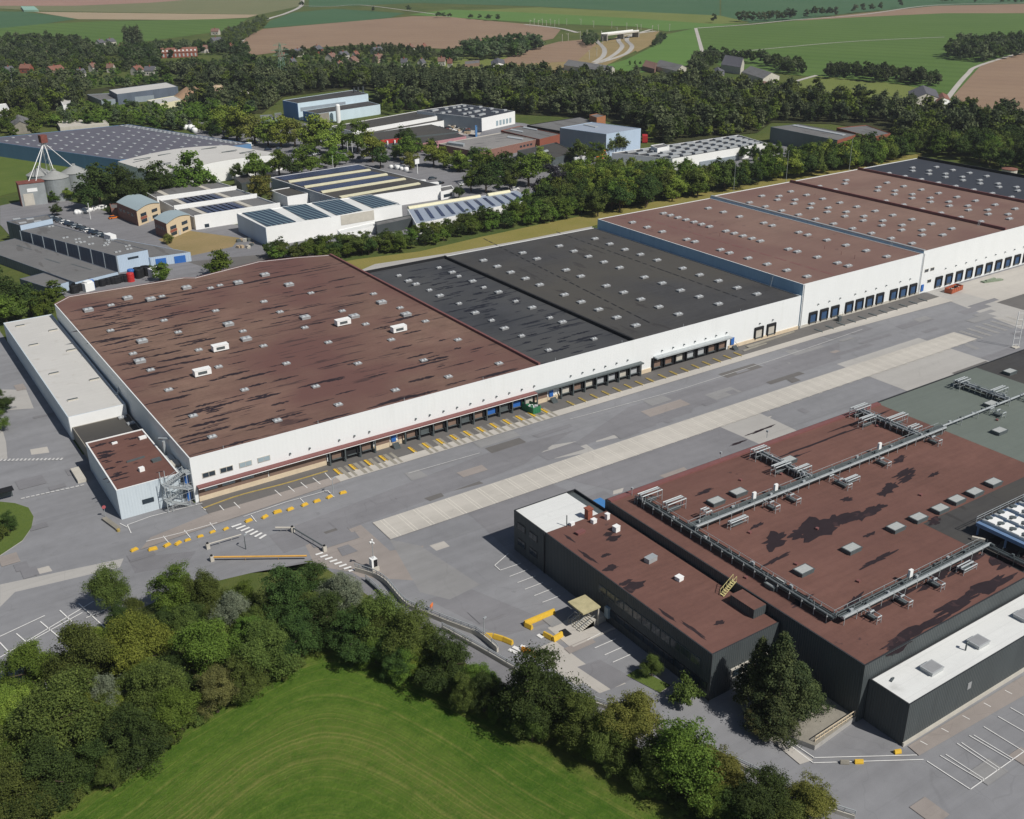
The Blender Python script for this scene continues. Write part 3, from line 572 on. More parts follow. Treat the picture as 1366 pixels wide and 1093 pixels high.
# facade: canopies, plinth, office panels, docks
MB().box(53, 200.5, 3.6, 141, 202, 3.95).build('canopy', m_maroon, wh); MB().box(141.02, 200.5, 3.6, 176.5, 202, 3.95).build('canopy', m_steeld, wh); MB().box(181, 200.3, 3.9, 209.5, 202, 4.3).build('canopy', m_steel, wh)
MB().box(53, 200.48, 3.53, 141, 200.56, 3.68).build('canopy_edge', m_white, wh)
MB().box(53.2, 201.75, 0, 83, 202.01, 1.25).build('plinth', m_beige, wh); MB().box(53.2, 201.8, 1.25, 68.9, 202.01, 3.55).build('wall_panel', m_brownw, wh); MB().box(69.2, 201.8, 1.25, 83, 202.01, 3.55).build('wall_panel', m_brownw, wh); MB().box(95.5, 201.8, 1.3, 99.2, 202.01, 3.55).build('wall_panel', m_brownw, wh); MB().box(101.5, 201.8, 1.3, 103.2, 202.01, 3.55).build('wall_panel', m_brownw, wh); MB().box(141, 201.8, 1.3, 145, 202.01, 3.55).build('wall_panel', m_brownw, wh)
MB().box(94.9, 201.75, 0, 103.2, 202.01, 1.29).build('plinth', m_beige, wh); MB().box(140.7, 201.75, 0, 149, 202.01, 1.29).build('plinth', m_beige, wh); MB().box(176.4, 201.7, 0, 180.2, 202.01, 1.2).build('plinth', m_beige, wh); MB().box(209.6, 201.7, 0, 238.8, 202.01, 1.1).build('plinth', m_beige, wh)
MB().box(103.2, 201.85, 0, 140.6, 202.01, 3.6).build('dock_recess', m_rubber, wh); MB().box(83.4, 201.85, 0, 94.9, 202.01, 3.6).build('dock_recess', m_rubber, wh); MB().box(149, 201.85, 0, 176.3, 202.01, 3.6).build('dock_recess', m_rubber, wh); MB().box(180.3, 201.85, 0, 208.8, 202.01, 3.9).build('dock_recess', m_rubber, wh)
wf = lambda lx, lz: (lambda: MB().box(-lx/2, -.10, 0, lx/2, 0, lz, 1).box(-lx/2+.12, -.13, .12, -.05, -.101, lz-.12, 0).box(.05, -.13, .12, lx/2-.12, -.101, lz-.12, 0))
wm = cell('win_office', wf(2.9, 1.25), 'window', [m_glass, m_concw]); wl = cell('win_office2', wf(2.9, 1.25), 'window', [m_glassl, m_concw])
for x, mm in ((54.6+1.4, wm), (59.9, wm), (64.2, wl), (68.4, wl)): place('window', mm, wh, x, 202, 5.2)
for x in (56.0, 59.9, 64.2): place('window', wl, wh, x, 201.8, 2.2)
place('window', wm, wh, 67.6, 201.8, 2.5)
dcol = [m_brownw, m_steeld, m_brownw, m_brownw, m_steeld, m_brownw, m_bluedoor, m_steeld, m_bluedoor, m_concw]
for i, x in enumerate((85.4, 89.2, 93.0)): dock(wh, x, 201.85, 3.3, 3.5, [m_brownw, m_rubber, m_brownw][i])
for i in range(10): dock(wh, 104.8+i*3.82, 201.85, 3.3, 3.5, dcol[i])
for i in range(7): dock(wh, 150.8+i*3.83, 201.85, 3.3, 3.5, [m_concw, m_brownw, m_concw, m_sky_l, m_sky_l, m_concw, m_sky_l][i])
for i in range(7): dock(wh, 182.2+i*4.08, 201.85, 3.4, 3.8, [m_brownw, m_brownw, m_concw, m_sky_l, m_sky_l, m_brownw, m_brownw][i])
dock(wh, 221.8, 202, 3.6, 4.4, m_concw); dock(wh, 227, 202, 3.6, 4.4, m_concw)
cp = cell('cpost', lambda: MB().box(-.14, -1.3, 0, .14, -1.02, 3.55).box(-.3, -1.02, 0, .3, -.2, .9), 'canopy_post', [m_steeld])
for x0, n_ in ((83.4, 4), (102.9, 11), (148.9, 8)):
    for i in range(n_): place('canopy_post', cp, wh, x0+i*3.83, 202, 0)
for x, m in ((100.2, m_bluedoor), (146.2, m_bluedoor), (211, m_bluedoor)):
    MB().box(x-.6, 201.6, 1.2, x+.6, 201.75, 3.4, 0).build('door', m, wh)
    q = MB()
    for k in range(5): q.box(x-.8, 200.2+k*.28-.6, 0, x+.8, 200.5+k*.28-.6, .24*(k+1))
    q.tube((x-.8, 199.7, .9), (x-.8, 201.5, 2.1), .04).tube((x+.8, 199.7, .9), (x+.8, 201.5, 2.1), .04); q.build('steps', m_steeld, wh)
wlm = cell('wlamp', lambda: MB().box(-.18, -.4, 0, .18, 0, .25), 'wall_lamp', [m_steeld])
for x in [86.5+i*3.83 for i in range(3)]+[106.5+i*3.83 for i in range(10)]+[152.6+i*3.83 for i in range(6)]+[184+i*4.08 for i in range(7)]+[222, 227.4, 74.5, 79.2]: place('wall_lamp', wlm, wh, x, 202, 5.3)
b = MB()
for x in range(60, 236, 22): b.tube((x, 202.4, HL-.1), (x, 202.4, HL+.7), .06)
b.build('roof_pipe', m_steel, wh)
# ------------------------------------------------------------------ tall white warehouse
HT = 14.0
def tall(name, label, X0, X1, h):
    t = thing(name, label, 'warehouse', ((X0+X1)/2, 252)); b = MB(); P = [(X0, 202), (X1, 202), (X1, 301.5), (X0, 301.5)]
    I = inset(P, .3)
    for i in range(4):
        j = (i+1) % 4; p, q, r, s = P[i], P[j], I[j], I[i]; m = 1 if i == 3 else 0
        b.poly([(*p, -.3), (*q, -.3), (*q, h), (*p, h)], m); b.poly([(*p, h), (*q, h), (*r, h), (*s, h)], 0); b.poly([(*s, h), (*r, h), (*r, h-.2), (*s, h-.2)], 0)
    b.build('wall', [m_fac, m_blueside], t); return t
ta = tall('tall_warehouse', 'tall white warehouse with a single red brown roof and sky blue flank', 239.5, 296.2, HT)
ra = deck([(239.8, 202.3), (295.9, 202.3), (295.9, 301.2), (239.8, 301.2)], HT-.15, m_roofb2, ta)
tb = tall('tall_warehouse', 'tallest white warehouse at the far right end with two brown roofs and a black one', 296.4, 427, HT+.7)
rb = deck([(296.7, 202.3), (341.6, 202.3), (341.6, 301.2), (296.7, 301.2)], HT+.5, m_roofb2, tb); rc = deck([(342.2, 202.3), (384.6, 202.3), (384.6, 301.2), (342.2, 301.2)], HT+.5, m_roofb2, tb); rd = deck([(385.2, 202.3), (426.7, 202.3), (426.7, 301.2), (385.2, 301.2)], HT+.5, m_roofkk, tb)
tag(rd, 'black felt roof at the far end')
MB().box(341.6, 202.4, HT, 342.2, 301.2, HT+1.5).build('fire_parapet', m_maroon, tb); MB().box(384.6, 202.4, HT, 385.2, 301.2, HT+1.5).build('fire_parapet', m_maroon, tb); MB().box(426, 202.3, HT, 426.6, 301.2, HT+1.6).build('fire_parapet', m_rubber, tb)
MB().box(296.45, 202.1, HT+.4, 297.3, 301.4, HT+1.1).build('roof_edge', m_steel, tb)
Z2 = lambda T: zl(0, 2.331, 780, 180, T)
skylights(Z2([(148, 272), (194, 287), (241, 301), (317, 325), (342, 332), (422, 357), (450, 367), (508, 383), (567, 402), (628, 421), (691, 440), (245, 244), (267, 250), (290, 257), (315, 264), (340, 271), (363, 278), (388, 285), (439, 299), (465, 306), (492, 314), (520, 322), (546, 330), (384, 228), (431, 240), (481, 254), (557, 274), (583, 282), (665, 303), (693, 311), (753, 327), (812, 343), (875, 360), (939, 378), (633, 355), (661, 363), (723, 380), (786, 398), (819, 407)]), HT-.15, ra, 'sk_t', 2.5, 1.5, .45)
Z3 = lambda T: zl(0, 4.879, 900, 200, T); Z5 = lambda T: zl(0, 6.83, 1166, 200, T)
skylights(Z3([(567, 300), (681, 301), (668, 325), (487, 343), (590, 369), (696, 396), (806, 422), (917, 450), (1034, 481), (1157, 512), (1280, 543), (755, 271), (859, 294), (784, 325), (775, 350), (891, 351), (881, 378), (1000, 377), (993, 404), (963, 319), (1117, 404), (1107, 432), (1075, 344), (1185, 370), (1231, 432), (1226, 460)])+Z5([(10, 557), (170, 595), (345, 634), (525, 675), (708, 718), (80, 645), (70, 688), (255, 686), (250, 730), (437, 731), (437, 776), (625, 775), (155, 806), (345, 852)]), HT+.5, rb, 'sk_t', 2.5, 1.5)
skylights(Z5([(118, 300), (270, 332), (430, 363), (588, 395), (755, 430), (924, 464), (1102, 500), (1285, 537), (40, 340), (30, 372), (190, 372), (186, 405), (348, 405), (346, 440), (513, 438), (514, 475), (680, 473), (686, 510), (853, 510), (860, 548), (1035, 547), (1040, 586), (1220, 587), (1232, 627), (103, 465), (265, 501), (434, 539), (605, 575), (785, 615), (970, 654)])+Z3([(940, 237), (1043, 259), (1116, 198), (1108, 220)]), HT+.5, rc, 'sk_t', 2.5, 1.5)
Q7 = Z5([(132, 213), (278, 241), (427, 269), (582, 300), (740, 331), (905, 364), (1073, 397), (1250, 430), (350, 163), (350, 192), (500, 190), (500, 220), (650, 218), (650, 248), (803, 247), (808, 278), (962, 277), (965, 307), (1127, 308), (1138, 339), (1296, 340), (1308, 372), (567, 157), (716, 185), (868, 211), (1025, 240), (1183, 270), (1340, 300)])
skylights(Q7[:26], HT+.5, rd, 'sk_t', 2.5, 1.5)
a0, a1 = G(845, 287, HT), G(1118, 368, HT); b = MB()
for i in range(15):
    t = i/15; t2 = t+.05; b.strip([(a0[0]+(a1[0]-a0[0])*t, a0[1]+(a1[1]-a0[1])*t), (a0[0]+(a1[0]-a0[0])*t2, a0[1]+(a1[1]-a0[1])*t2)], .6, HT-.12)
tag(b.build('lap_strip', m_maroon, ra), kind='stuff')
for x, y, z, p in ((239.2, 214, HL, ta), (296.1, 214, HT, tb), (341.3, 212, HT+.5, tb)):
    q = MB(); hh = 4.0 if p is ta else 1.9
    for s in (-.3, .3): q.tube((x-1.0, y+s, z), (x-.1, y+s, z+hh), .06)
    for k in range(int(hh/.35)): q.tube((x-1.0+.9*k*.35/hh, y-.3, z+k*.35), (x-1.0+.9*k*.35/hh, y+.3, z+k*.35), .035)
    q.build('ladder', m_steel, p)
b = MB()
for p in ((1087, 262), (1118, 272), (900, 288), (960, 315), (1100, 332), (1122, 340), (1140, 345)):
    x, y = G(*p, HT); b.tube((x, y, HT-.2), (x, y, HT+1.1), .07)
b.build('roof_pipe', m_maroon, ra)
for i, x in enumerate((245.1, 250.1, 255.1, 261.7, 266.6, 271.5, 276.5, 283.3, 288.2, 293.2)): dock(ta, x, 202, 3.5, 4.4, m_dockblue)
for i in range(14): dock(tb, 306.7+i*5.62, 202, 3.5, 4.4, m_dockblue)
wq = cell('win_small', wf(2.0, 1.1), 'window', [m_glass, m_concw])
for x, z in ((299.3, 7.2), (302.3, 7.2), (301.6, 3.2)): place('window', wq, tb, x, 202, z)
MB().box(297.6, 201.7, .9, 298.8, 201.98, 3.1).build('door', m_bluedoor, tb)
for x in [247+i*5 for i in range(3)]+[264, 269, 274, 279]+[286, 291]: place('wall_lamp', wlm, ta, x, 202, 6.3)
for i in range(14): place('wall_lamp', wlm, tb, 309.6+i*5.62, 202, 6.6)
MB().box(239.6, 201.8, 0, 297, 202.01, .9).build('plinth', m_concw, ta)
for x in (239.6, 296.5): MB().tube((x+.3, 201.8, 0), (x+.3, 201.8, HT), .12).build('downpipe', m_white, ta if x < 250 else tb)
# annex with pale roof, carport link and corner block
an, ar = building('warehouse_annex', 'low annex with a pale grey membrane roof flanking the brown roofed hall', 'annex', [(37.9, 250), (51.6, 250), (52.0, 333), (38.1, 333)], 6.0, m_bluew, m_roofw, .15, .25)
me = cell('grille', lambda: MB().box(-1.3, -.45, 0, 1.3, .45, .28, 1).box(-1.2, -.35, .281, 1.2, .35, .32, 0), 'roof_vent', [m_steeld, m_concw])
for p in ((27, 434.5), (45, 460), (72, 498), (97, 533), (71, 440.5), (95, 467), (126, 506)): place('roof_vent', me, ar, *G(*p, 6), 5.85)
b = MB(); x, y = G(160, 520, 6); b.tube((x-1.5, y-3, 6), (x+1.6, y+2, 9.6), .22).tube((x-1.5, y-3, 5.85), (x-1.5, y-3, 6.3), .35); b.build('flue', m_steel, an)
MB().box(38.0, 249.8, -.1, 51.5, 249.97, 5.98).build('end_wall', m_white, an)
lk, lr = building('link_roof', 'flat dark grey link roof between the pale annex and the corner block', 'link building', [(38.4, 231.6), (51.8, 231.6), (51.8, 249.7), (38.4, 249.7)], 3.3, m_concd, m_roofk2, .1, .2)
skylights([G(163, 557, 3.3), G(175, 565, 3.3)], 3.2, lr, 'sk_s', 2.1, 1.7, .35, px=False)
cb, cr = building('corner_block', 'pale blue corner block with a brown roof and an outside steel stair', 'office block', [(37.2, 203.8), (50.4, 203.8), (50.4, 231), (37.6, 231)], 6.9, m_bluew, m_roofbr, .18, .3, cop=m_white)
MB().box(41.9, 203.66, 2.2, 44.3, 203.8, 3.2).build('window', m_glass, cb)
b = MB(); 
for x, y, lx, ly, lz, m in ((44.2, 210, 1.1, .9, .9, 1), (44.6, 216, 4, .35, .35, 0), (48.2, 213, 2.0, 1.2, .5, 0), (49, 226, 1.6, .8, .6, 1), (43, 227, 1.2, .5, .4, 1)): b.obox(x, y, 6.7, lx, ly, lz, .1, m)
b.build('roof_unit', [m_steeld, m_white], cb)
streaks(16, lambda q: 38.6+abs(q.gauss(0, 1.1)), lambda q: q.uniform(206, 229), 6.735, m_streak, cr, 8, 1.2, 3.4); streaks(8, lambda q: q.uniform(41, 48), lambda q: q.uniform(206, 229), 6.737, m_streak, cr, 9, 1, 2.4)
b = MB()
for k in range(3): b.box(50.5, 205.5+k*3.6, 4.2, 52.2, 208.3+k*3.6, 6.2+.3*(k % 2), k % 2)
b.tube((51.3, 217, 4), (51.3, 217, 9), .35, 8, 0).tube((50.9, 219, 9), (52.6, 216, 9.6), .3, 8, 0); b.build('air_handling_unit', [m_steel, m_concw], cb)
MB().box(50.45, 203.9, 0, 52.2, 219, 4.2).build('infill_wall', m_wall_g, cb)
# outside stair: four flights with landings
b = MB(); X0, X1, Y0 = 46.2, 52.2, 201.0
for k, (xa, xb, za, zb) in enumerate(((51.0, 47.2, 0.2, 2.1), (47.2, 51.0, 2.1, 4.0), (51.0, 47.2, 4.0, 5.8), (47.2, 51.0, 5.8, 7.6))):
    ya = Y0+(k % 2)*1.3
    for s in (0, 1.1): b.tube((xa, ya+s, za), (xb, ya+s, zb), .09, 4); b.tube((xa, ya+s, za+1), (xb, ya+s, zb+1), .04, 4)
    for i in range(10): t = (i+.5)/10; b.obox(xa+(xb-xa)*t, ya+.55, za+(zb-za)*t, .28, 1.05, .05)
    for i in range(5): t = i/4; b.tube((xa+(xb-xa)*t, ya, za+(zb-za)*t), (xa+(xb-xa)*t, ya, za+(zb-za)*t+1), .035, 4)
for z, xs in ((2.1, 46.2), (4.0, 51.0), (5.8, 46.2), (7.6, 51.0)): b.box(xs, Y0, z-.06, xs+1.1, Y0+2.6, z); b.box(xs, Y0-.03, z+.9, xs+1.1, Y0, z+.96)
for x in (46.2, 47.2, 51.0, 52.1):
    for y in (Y0, Y0+2.5): b.tube((x, y, 0), (x, y, 8.6), .09, 4)
for z in (1, 3, 5, 7): b.tube((46.2, Y0, z), (52.1, Y0, z+.6), .04, 4); b.tube((46.2, Y0+2.5, z+.8), (46.2, Y0, z), .04, 4)
b.build('outside_stair', m_steel, cb)
MB().box(50.9, 203.62, .1, 52, 203.78, 2.2).build('door', m_bluedoor, cb); MB().box(50.9, 203.62, 4.1, 52, 203.78, 6.1).build('door', m_bluedoor, cb)
# ------------------------------------------------------------------ black cold store in the foreground
m_dampw = roofing('old_damp_felt', S(48, 39, 42), S(70, 54, 54), .6, (.5, .5, 1), .8, .15, .5)
HM, HLW = 10.6, 8.9
low = thing('office_wing', 'lower anthracite clad wing with a red brown roof and a white roofed end', 'office building', (105, 120))
b, I = shell([(97.9, 92.6), (112.7, 92.6), (112.7, 147.2), (97.9, 147.2)], HLW, .1, .22, ci=1); b.build('wall', [m_black, m_blackt], low)
rl = deck([(98.1, 92.8), (112.7, 92.8), (112.7, 136.8), (98.1, 136.8)], HLW-.1, m_roofbr, low); rw = deck([(98.1, 136.8), (110.4, 136.8), (110.4, 147), (98.1, 147)], HLW-.1, m_rooft, low); tag(rw, 'white membrane roof')
MB().box(110.4, 136.8, HLW-1.5, 112.5, 147, HLW-.6).build('roof_edge', m_steeld, low)
w2 = cell('win_dark', wf(2.6, 1.5), 'window', [m_glass, m_blackt])
def winx(x, y, z, me, p): return place('window', me, p, x, y, z, -math.pi/2)
for y in (144.6, 140.6):
    for z in (1.9, 5.4): winx(97.9, y, z, w2, low)
for i in range(11): winx(97.9, 119.5-i*2.35, 5.0, cell('win_band', wf(2.2, 1.6), 'window', [m_glass, m_steeld]), low)
for i in range(10): winx(97.9, 117-i*2.5, 1.6, w2, low)
b = MB(); b.box(102.2, 92.35, 2.3, 110.5, 92.6, 4.2, 0).box(102.5, 92.3, 2.6, 104.6, 92.349, 3.9, 1).box(105, 92.3, 2.6, 107.2, 92.349, 3.9, 1).box(107.6, 92.3, 2.6, 110.2, 92.349, 3.9, 1); b.build('window_band', [m_concw, m_glass], low)
MB().tube((97.75, 136.9, 0), (97.75, 136.9, HLW), .12).build('downpipe', m_blackt, low); MB().tube((97.8, 92.5, 0), (97.8, 92.5, HLW), .08).build('downpipe', m_blackt, low)
for (u, v), lx, ly in (((812, 712), 2.6, 1.2), ((818, 718), 3.2, 1.6), ((808, 740), 2, 1), ((815, 757), 3, 1.6), ((843, 783), 5, 2.4), ((835, 777), 3, 1.2), ((760, 718), .6, 3), ((784, 742), .8, 5), ((890, 820), .7, 4), ((925, 840), .7, 6), ((960, 830), 2, 1)):
    x, y = G(u, v, HLW); P_ = [(x+lx/2*(1+.25*math.sin(3*t+u)+.15*math.sin(7*t))*math.cos(t), y+ly/2*(1+.25*math.sin(4*t+v)+.12*math.sin(9*t))*math.sin(t)) for t in [k*.2513 for k in range(25)]]
    MB().poly([(max(98.3, p[0]), p[1], HLW-.092-.0002*(u % 7)) for p in P_]).build('damp_patch', m_dampw, rl)
b = MB()
x, y = G(785, 690, 9); b.box(x-.55, y-.55, HLW-.2, x+.55, y+.55, HLW+1.9).box(x-.7, y-.7, HLW+1.9, x+.7, y+.7, HLW+2.1); b.build('chimney', m_redbr, rl)
b = MB()
for p, lx, ly, lz, m in (((792, 697), .9, .8, .8, 1), ((810, 692), .7, .7, 1.2, 1), ((822, 708), 1.1, 1.0, 1.1, 1), ((868, 748), 2.1, 1.2, .9, 0), ((906, 773), 1.1, 1.1, .7, 1), ((774, 711), 1.8, .9, .45, 2), ((763, 700), .9, .6, .6, 1)):
    x, y = G(*p, HLW); b.obox(x, y, HLW-.12, lx, ly, lz, .1, m); b.obox(x, y, HLW-.12+lz, lx+.12, ly+.12, .06, .1, m)
x, y = G(756, 702, HLW); b.tube((x, y, HLW-.1), (x, y, HLW+2.3), .1, 8, 3); b.build('roof_unit', [m_steel, m_white, m_maroon, m_steeld], rl)
MB().box(109.9, 95.7, HLW-.1, 112.68, 101.0, HM-.05, 0, 1).build('roof_housing', [m_black, m_roofbr], low)
b = MB(); y0 = 103
for s in (0, .8): b.tube((110.4, y0+s, HLW-.1), (113.2, y0+s, HM+.2), .07, 4); b.tube((110.4, y0+s, HLW+.9), (113.2, y0+s, HM+1.2), .05, 4); [b.tube((110.4+.7*i, y0+s, HLW-.1+.48*i), (110.4+.7*i, y0+s, HLW+.9+.48*i), .04, 4) for i in range(5)]
for i in range(8): b.obox(110.5+.35*i, y0+.4, HLW+.05+.24*i, .25, .8, .04)
b.build('roof_steps', plain('cream_steel', S(206, 196, 140), .5), low)
# entrance: porch roof, stairs, ramp slab
b = MB(); ex, ey = 95.2, 119.5
b.box(92.4, 117.9, 3.7, 96.2, 122.3, 4.0, 0)
for q in ((95.9, 118.1), (96.05, 120), (95.9, 122)): b.box(q[0]-.1, q[1]-.1, 0, q[0]+.1, q[1]+.1, 3.7, 1)
b.box(95.2, 118.3, 0, 97.85, 122.0, 1.3, 1); b.box(97.3, 117.2, 1.3, 97.88, 118.2, 3.4, 2)
for i in range(8): b.box(92.1+i*.4, 118.3, 0, 95.2, 122, .16*(i+1), 1)
for s in (118.4, 119.6, 120.8, 121.9): b.tube((92.2, s, .95), (95.3, s, 2.2), .05, 4, 3); b.tube((92.2, s, .1), (92.2, s, .95), .05, 4, 3); b.tube((93.7, s, .7), (93.7, s, 1.55), .05, 4, 3)
b.build('entrance_porch', [plain('mossy_slab', S(176, 168, 132), .9, .25, .8), m_concw, m_glassl, m_steel], low)
MB().box(88.6, 115.6, 0, 97.7, 116.0, .12).box(88.2, 116, 0, 95, 122.5, .06).box(89.2, 118.6, .06, 90.6, 120.6, .1, 1).build('entrance_slab', [m_conc, m_rubber], low)
# main block
cs = thing('cold_store', 'big anthracite clad cold store with a red brown roof carrying pipe racks', 'cold store', (160, 110))
b, I = shell([(113, 76.2), (262, 76.2), (262, 138), (113, 138)], HM, .22, .25, ci=1); b.build('wall', [m_black, m_blackt], cs)
GX = 193.0
rm = deck([(113.3, 76.4), (GX, 76.4), (GX, 137.7), (113.3, 137.7)], HM-.22, m_roofbr, cs); rg = deck([(GX, 76.4), (231, 76.4), (231, 137.7), (GX, 137.7)], HM-.21, m_roofgn, cs); rk = deck([(231, 76.4), (261.8, 76.4), (261.8, 137.7), (231, 137.7)], HM-.2, m_roofk2, cs)
tag(rg, 'grey green felt roof'); tag(rk, 'black felt roof'); tag(rm, 'red brown felt roof with dark damp patches')
def damp(px_, lx, ly, a=0, n_=34):
    x, y = G(*px_, HM); b = MB(); P_ = []; ph = [random.uniform(0, 6.28) for _ in range(5)]
    for i in range(n_):
        t = 2*math.pi*i/n_; k = 1+.28*math.sin(2*t+ph[0])+.2*math.sin(5*t+ph[1])+.14*math.sin(9*t+ph[2])+.08*math.sin(14*t+ph[3]); u, v = lx/2*k*math.cos(t), ly/2*k*math.sin(t); P_.append((x+u*math.cos(a)-v*math.sin(a), y+u*math.sin(a)+v*math.cos(a)))
    _dz[0] += .001; b.poly([(*p, ZR0+_dz[0]) for p in P_]); b.build('damp_patch', m_damp, rm)
_dz = [.002]; ZR0 = HM-.21; m_damp = roofing('damp_felt', S(46, 37, 41), S(66, 50, 52), .6, (.4, .4, 1), .8, .15, .5)
for q in (((1088, 704), 11, 4.6, 0), ((1112, 696), 8, 3.4, .1), ((1130, 690), 7, 2.6, .1), ((1066, 710), 5, 2.4, 0), ((1160, 712), 2.5, 1, 0), ((1010, 700), 3, 1, .2), ((1200, 612), 5, 1.4, .1), ((1130, 665), 3, 1.2, 0), ((1070, 800), 6, 1.4, 0), ((1140, 800), 5, 1.2, .3), ((1290, 750), 9, 2.0, .05), ((1250, 770), 10, 1.6, .05), ((1190, 800), 12, 1.4, .05), ((1330, 720), 6, 2.4, .1), ((1150, 686), 8, 2.6, .1), ((1168, 677), 5, 1.8, .1), ((1034, 720), 6.5, 3.4, .2), ((1182, 655), 4, 2, .3), ((1188, 648), 5, 1.6, .2), ((1210, 637), 7, 1.2, .1), ((1246, 632), 3, 1, .2), ((1247, 694), 3.5, 1.8, 0), ((1036, 745), 6, 1.0, .1), ((1090, 590), 22, .8, 0), ((1150, 560), 16, .9, 0), ((1050, 612), 12, .7, 0), ((940, 655), 5, .9, 0), ((1275, 806), 12, 1.8, .02), ((1320, 780), 13, 2.2, .02), ((1225, 838), 14, 1.8, .02), ((1200, 860), 9, 1.5, .02), ((1172, 745), 8, 1.2, 0), ((1350, 745), 10, 4, .1), ((985, 590), 6, .6, 0), ((1015, 573), 8, .8, 0), ((1207, 630), 8, 1.4, .1)): damp(*q)
MB().box(113.3, 136.6, HM-.22, GX, 137.75, HM+.12).build('roof_edge', m_maroon, cs)
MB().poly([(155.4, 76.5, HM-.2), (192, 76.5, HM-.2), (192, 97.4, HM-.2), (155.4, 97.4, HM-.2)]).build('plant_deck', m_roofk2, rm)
SK = [(985, 658), (955, 670), (1052, 615), (1072, 762), (1136, 733), (1195, 705), (1225, 692), (1254, 680), (1276, 668), (1300, 658), (1325, 645), (1034, 780)]
skylights(SK, HM-.22, rm, 'sk_c', 3.0, 2.0, .75, mats=[plain('louvre_metal', S(172, 176, 174), .6, .1, 2), m_steeld]); skylights([(1185, 593)], HM-.22, rm, 'sk_c2', 2.4, 1.7, .3, mats=[m_brownw, m_maroon])
skylights([(1247, 577)]+[(1333, 576), (1322, 540)], HM-.2, rg, 'sk_c', 3, 2, .75); skylights([(1347, 497)], HM-.2, rk, 'sk_c', 3, 2, .75)
b = MB()
for p in ((1042, 632), (910, 672), (988, 640), (1117, 625), (1000, 710), (1145, 775), (975, 745), (1062, 752), (1170, 568), (1228, 660), (1090, 705), (1330, 560), (1015, 760), (995, 770)):
    x, y = G(*p, HM); MB().obox(x, y, HM-.22, .6, .5, .35, .3).build('roof_vent', m_maroon, rm)
# extension with white roof, Y from 68.8 to 75.9
e, er = building('cold_store_extension', 'lower black clad extension with a long white membrane roof', 'extension', [(114.4, 68.9), (200, 68.9), (200, 76.0), (114.4, 76.0)], 7.7, m_black, m_rooft, .12, .2, cop=m_blackt)
MB().box(114.3, 68.7, 0, 200, 68.95, .7).build('plinth', m_concw, e)
for px_ in ((1243, 892), (1305, 857), (1366, 822)): skylights([px_], 7.6, er, 'sk_e', 2.7, 2.1, .7, mats=[m_sky_g, m_sky_l])
b = MB(); x, y = G(1288, 867, 7.7); b.tube((x, y, 7.5), (x, y, 8.9), .13, 8).tube((x, y, 8.9), (x+.5, y, 9.1), .2, 8); b.build('flue', m_steeld, er)
MB().box(129.0, 68.82, 3.6, 129.9, 68.9, 4.8).build('notice_board', m_sky_g, e); MB().obox(117, 74, 7.6, 1.1, .3, .2, .3).build('roof_vent', m_steeld, er)
# pipe racks on the roof (parts of the cold store)
ZR = HM-.22
def rack(name, p, q, w=1.3, zt=1.1, pipes=((-.5, .16), (-.15, .1), (.2, .1), (.5, .2)), m=m_steel, step=3.0, tray=True, walk=False, dark=False):
    r = MB(); d = Vector((q[0]-p[0], q[1]-p[1])); L = d.length; d.normalize(); n_ = Vector((-d.y, d.x)); P3 = lambda t, o, z: (p[0]+d.x*t+n_.x*o, p[1]+d.y*t+n_.y*o, ZR+z)
    for o, rr in pipes: r.tube(P3(0, o, zt+rr), P3(L, o, zt+rr), rr, 8, 1 if dark or rr < .15 else 0)
    k = int(L/step)
    for i in range(k+1):
        t = min(L, i*step+.2)
        for o in (-w/2, w/2): r.tube(P3(t, o, 0), P3(t, o, zt+.6), .07, 4, 0)
        r.tube(P3(t, -w/2-.1, zt-.05), P3(t, w/2+.1, zt-.05), .08, 4, 0)
    if tray:
        r.poly([P3(0, -w/2, zt-.15), P3(L, -w/2, zt-.15), P3(L, w/2, zt-.15), P3(0, w/2, zt-.15)], 2)
        for o in (-w/2, w/2): r.tube(P3(0, o, zt-.1), P3(L, o, zt-.1), .09, 4, 2)
    if walk:
        for o in (-w/2, w/2): r.tube(P3(0, o, zt+.62), P3(L, o, zt+.62), .04, 4, 0)
    for i in range(int(L/4.5)):   # valves and boxes
        t = 2+i*4.5+random.uniform(-1, 1); s_ = random.uniform(-.3, .3)*w; r.obox(*P3(t, s_, zt)[:2], ZR+zt+.3, random.uniform(.3, .7), .35, random.uniform(.25, .5), math.atan2(d.y, d.x), i % 2); r.tube(P3(t+.8, -.2, zt), P3(t+.8, -.2, zt+.95), .05, 5, 0)
    return r.build(name, [m, m_steeld, m_rubber], rm)
thinp = ((-.45, .12), (-.1, .08), (.3, .1))
rack('pipe_rack', (118.4, 119.8), (192, 119.8), w=2.1, pipes=((-.85, .27), (-.3, .12), (.1, .1), (.45, .1), (.8, .14)), walk=True); rack('pipe_rack', (192, 119.8), (250, 119.8), pipes=((0, .22), (.4, .1)), tray=False, w=1.0, step=6)
rack('pipe_rack', (117.8, 134), (117.8, 86), w=1.7, pipes=thinp, dark=True, walk=True, step=2.6); rack('pipe_rack', (118.4, 85.9), (157, 85.9), w=2.0, pipes=((-.8, .27), (-.2, .12), (.2, .1), (.7, .12)), walk=True); rack('pipe_rack', (156.6, 86), (156.6, 72+5), pipes=thinp, m=m_steeld)
rack('pipe_rack', (150.6, 120.4), (150.6, 134.5), w=1.6, pipes=((-.6, .2), (-.1, .08), (.4, .18)), step=1.5, walk=True); rack('pipe_rack', (184.5, 120.4), (184.5, 136), w=1.8, pipes=((-.6, .2), (-.1, .08), (.4, .18)), step=1.5, walk=True); rack('pipe_rack', (217, 120.4), (217, 134), w=1.8, pipes=((-.6, .2), (-.1, .08), (.4, .18)), step=1.5, walk=True)
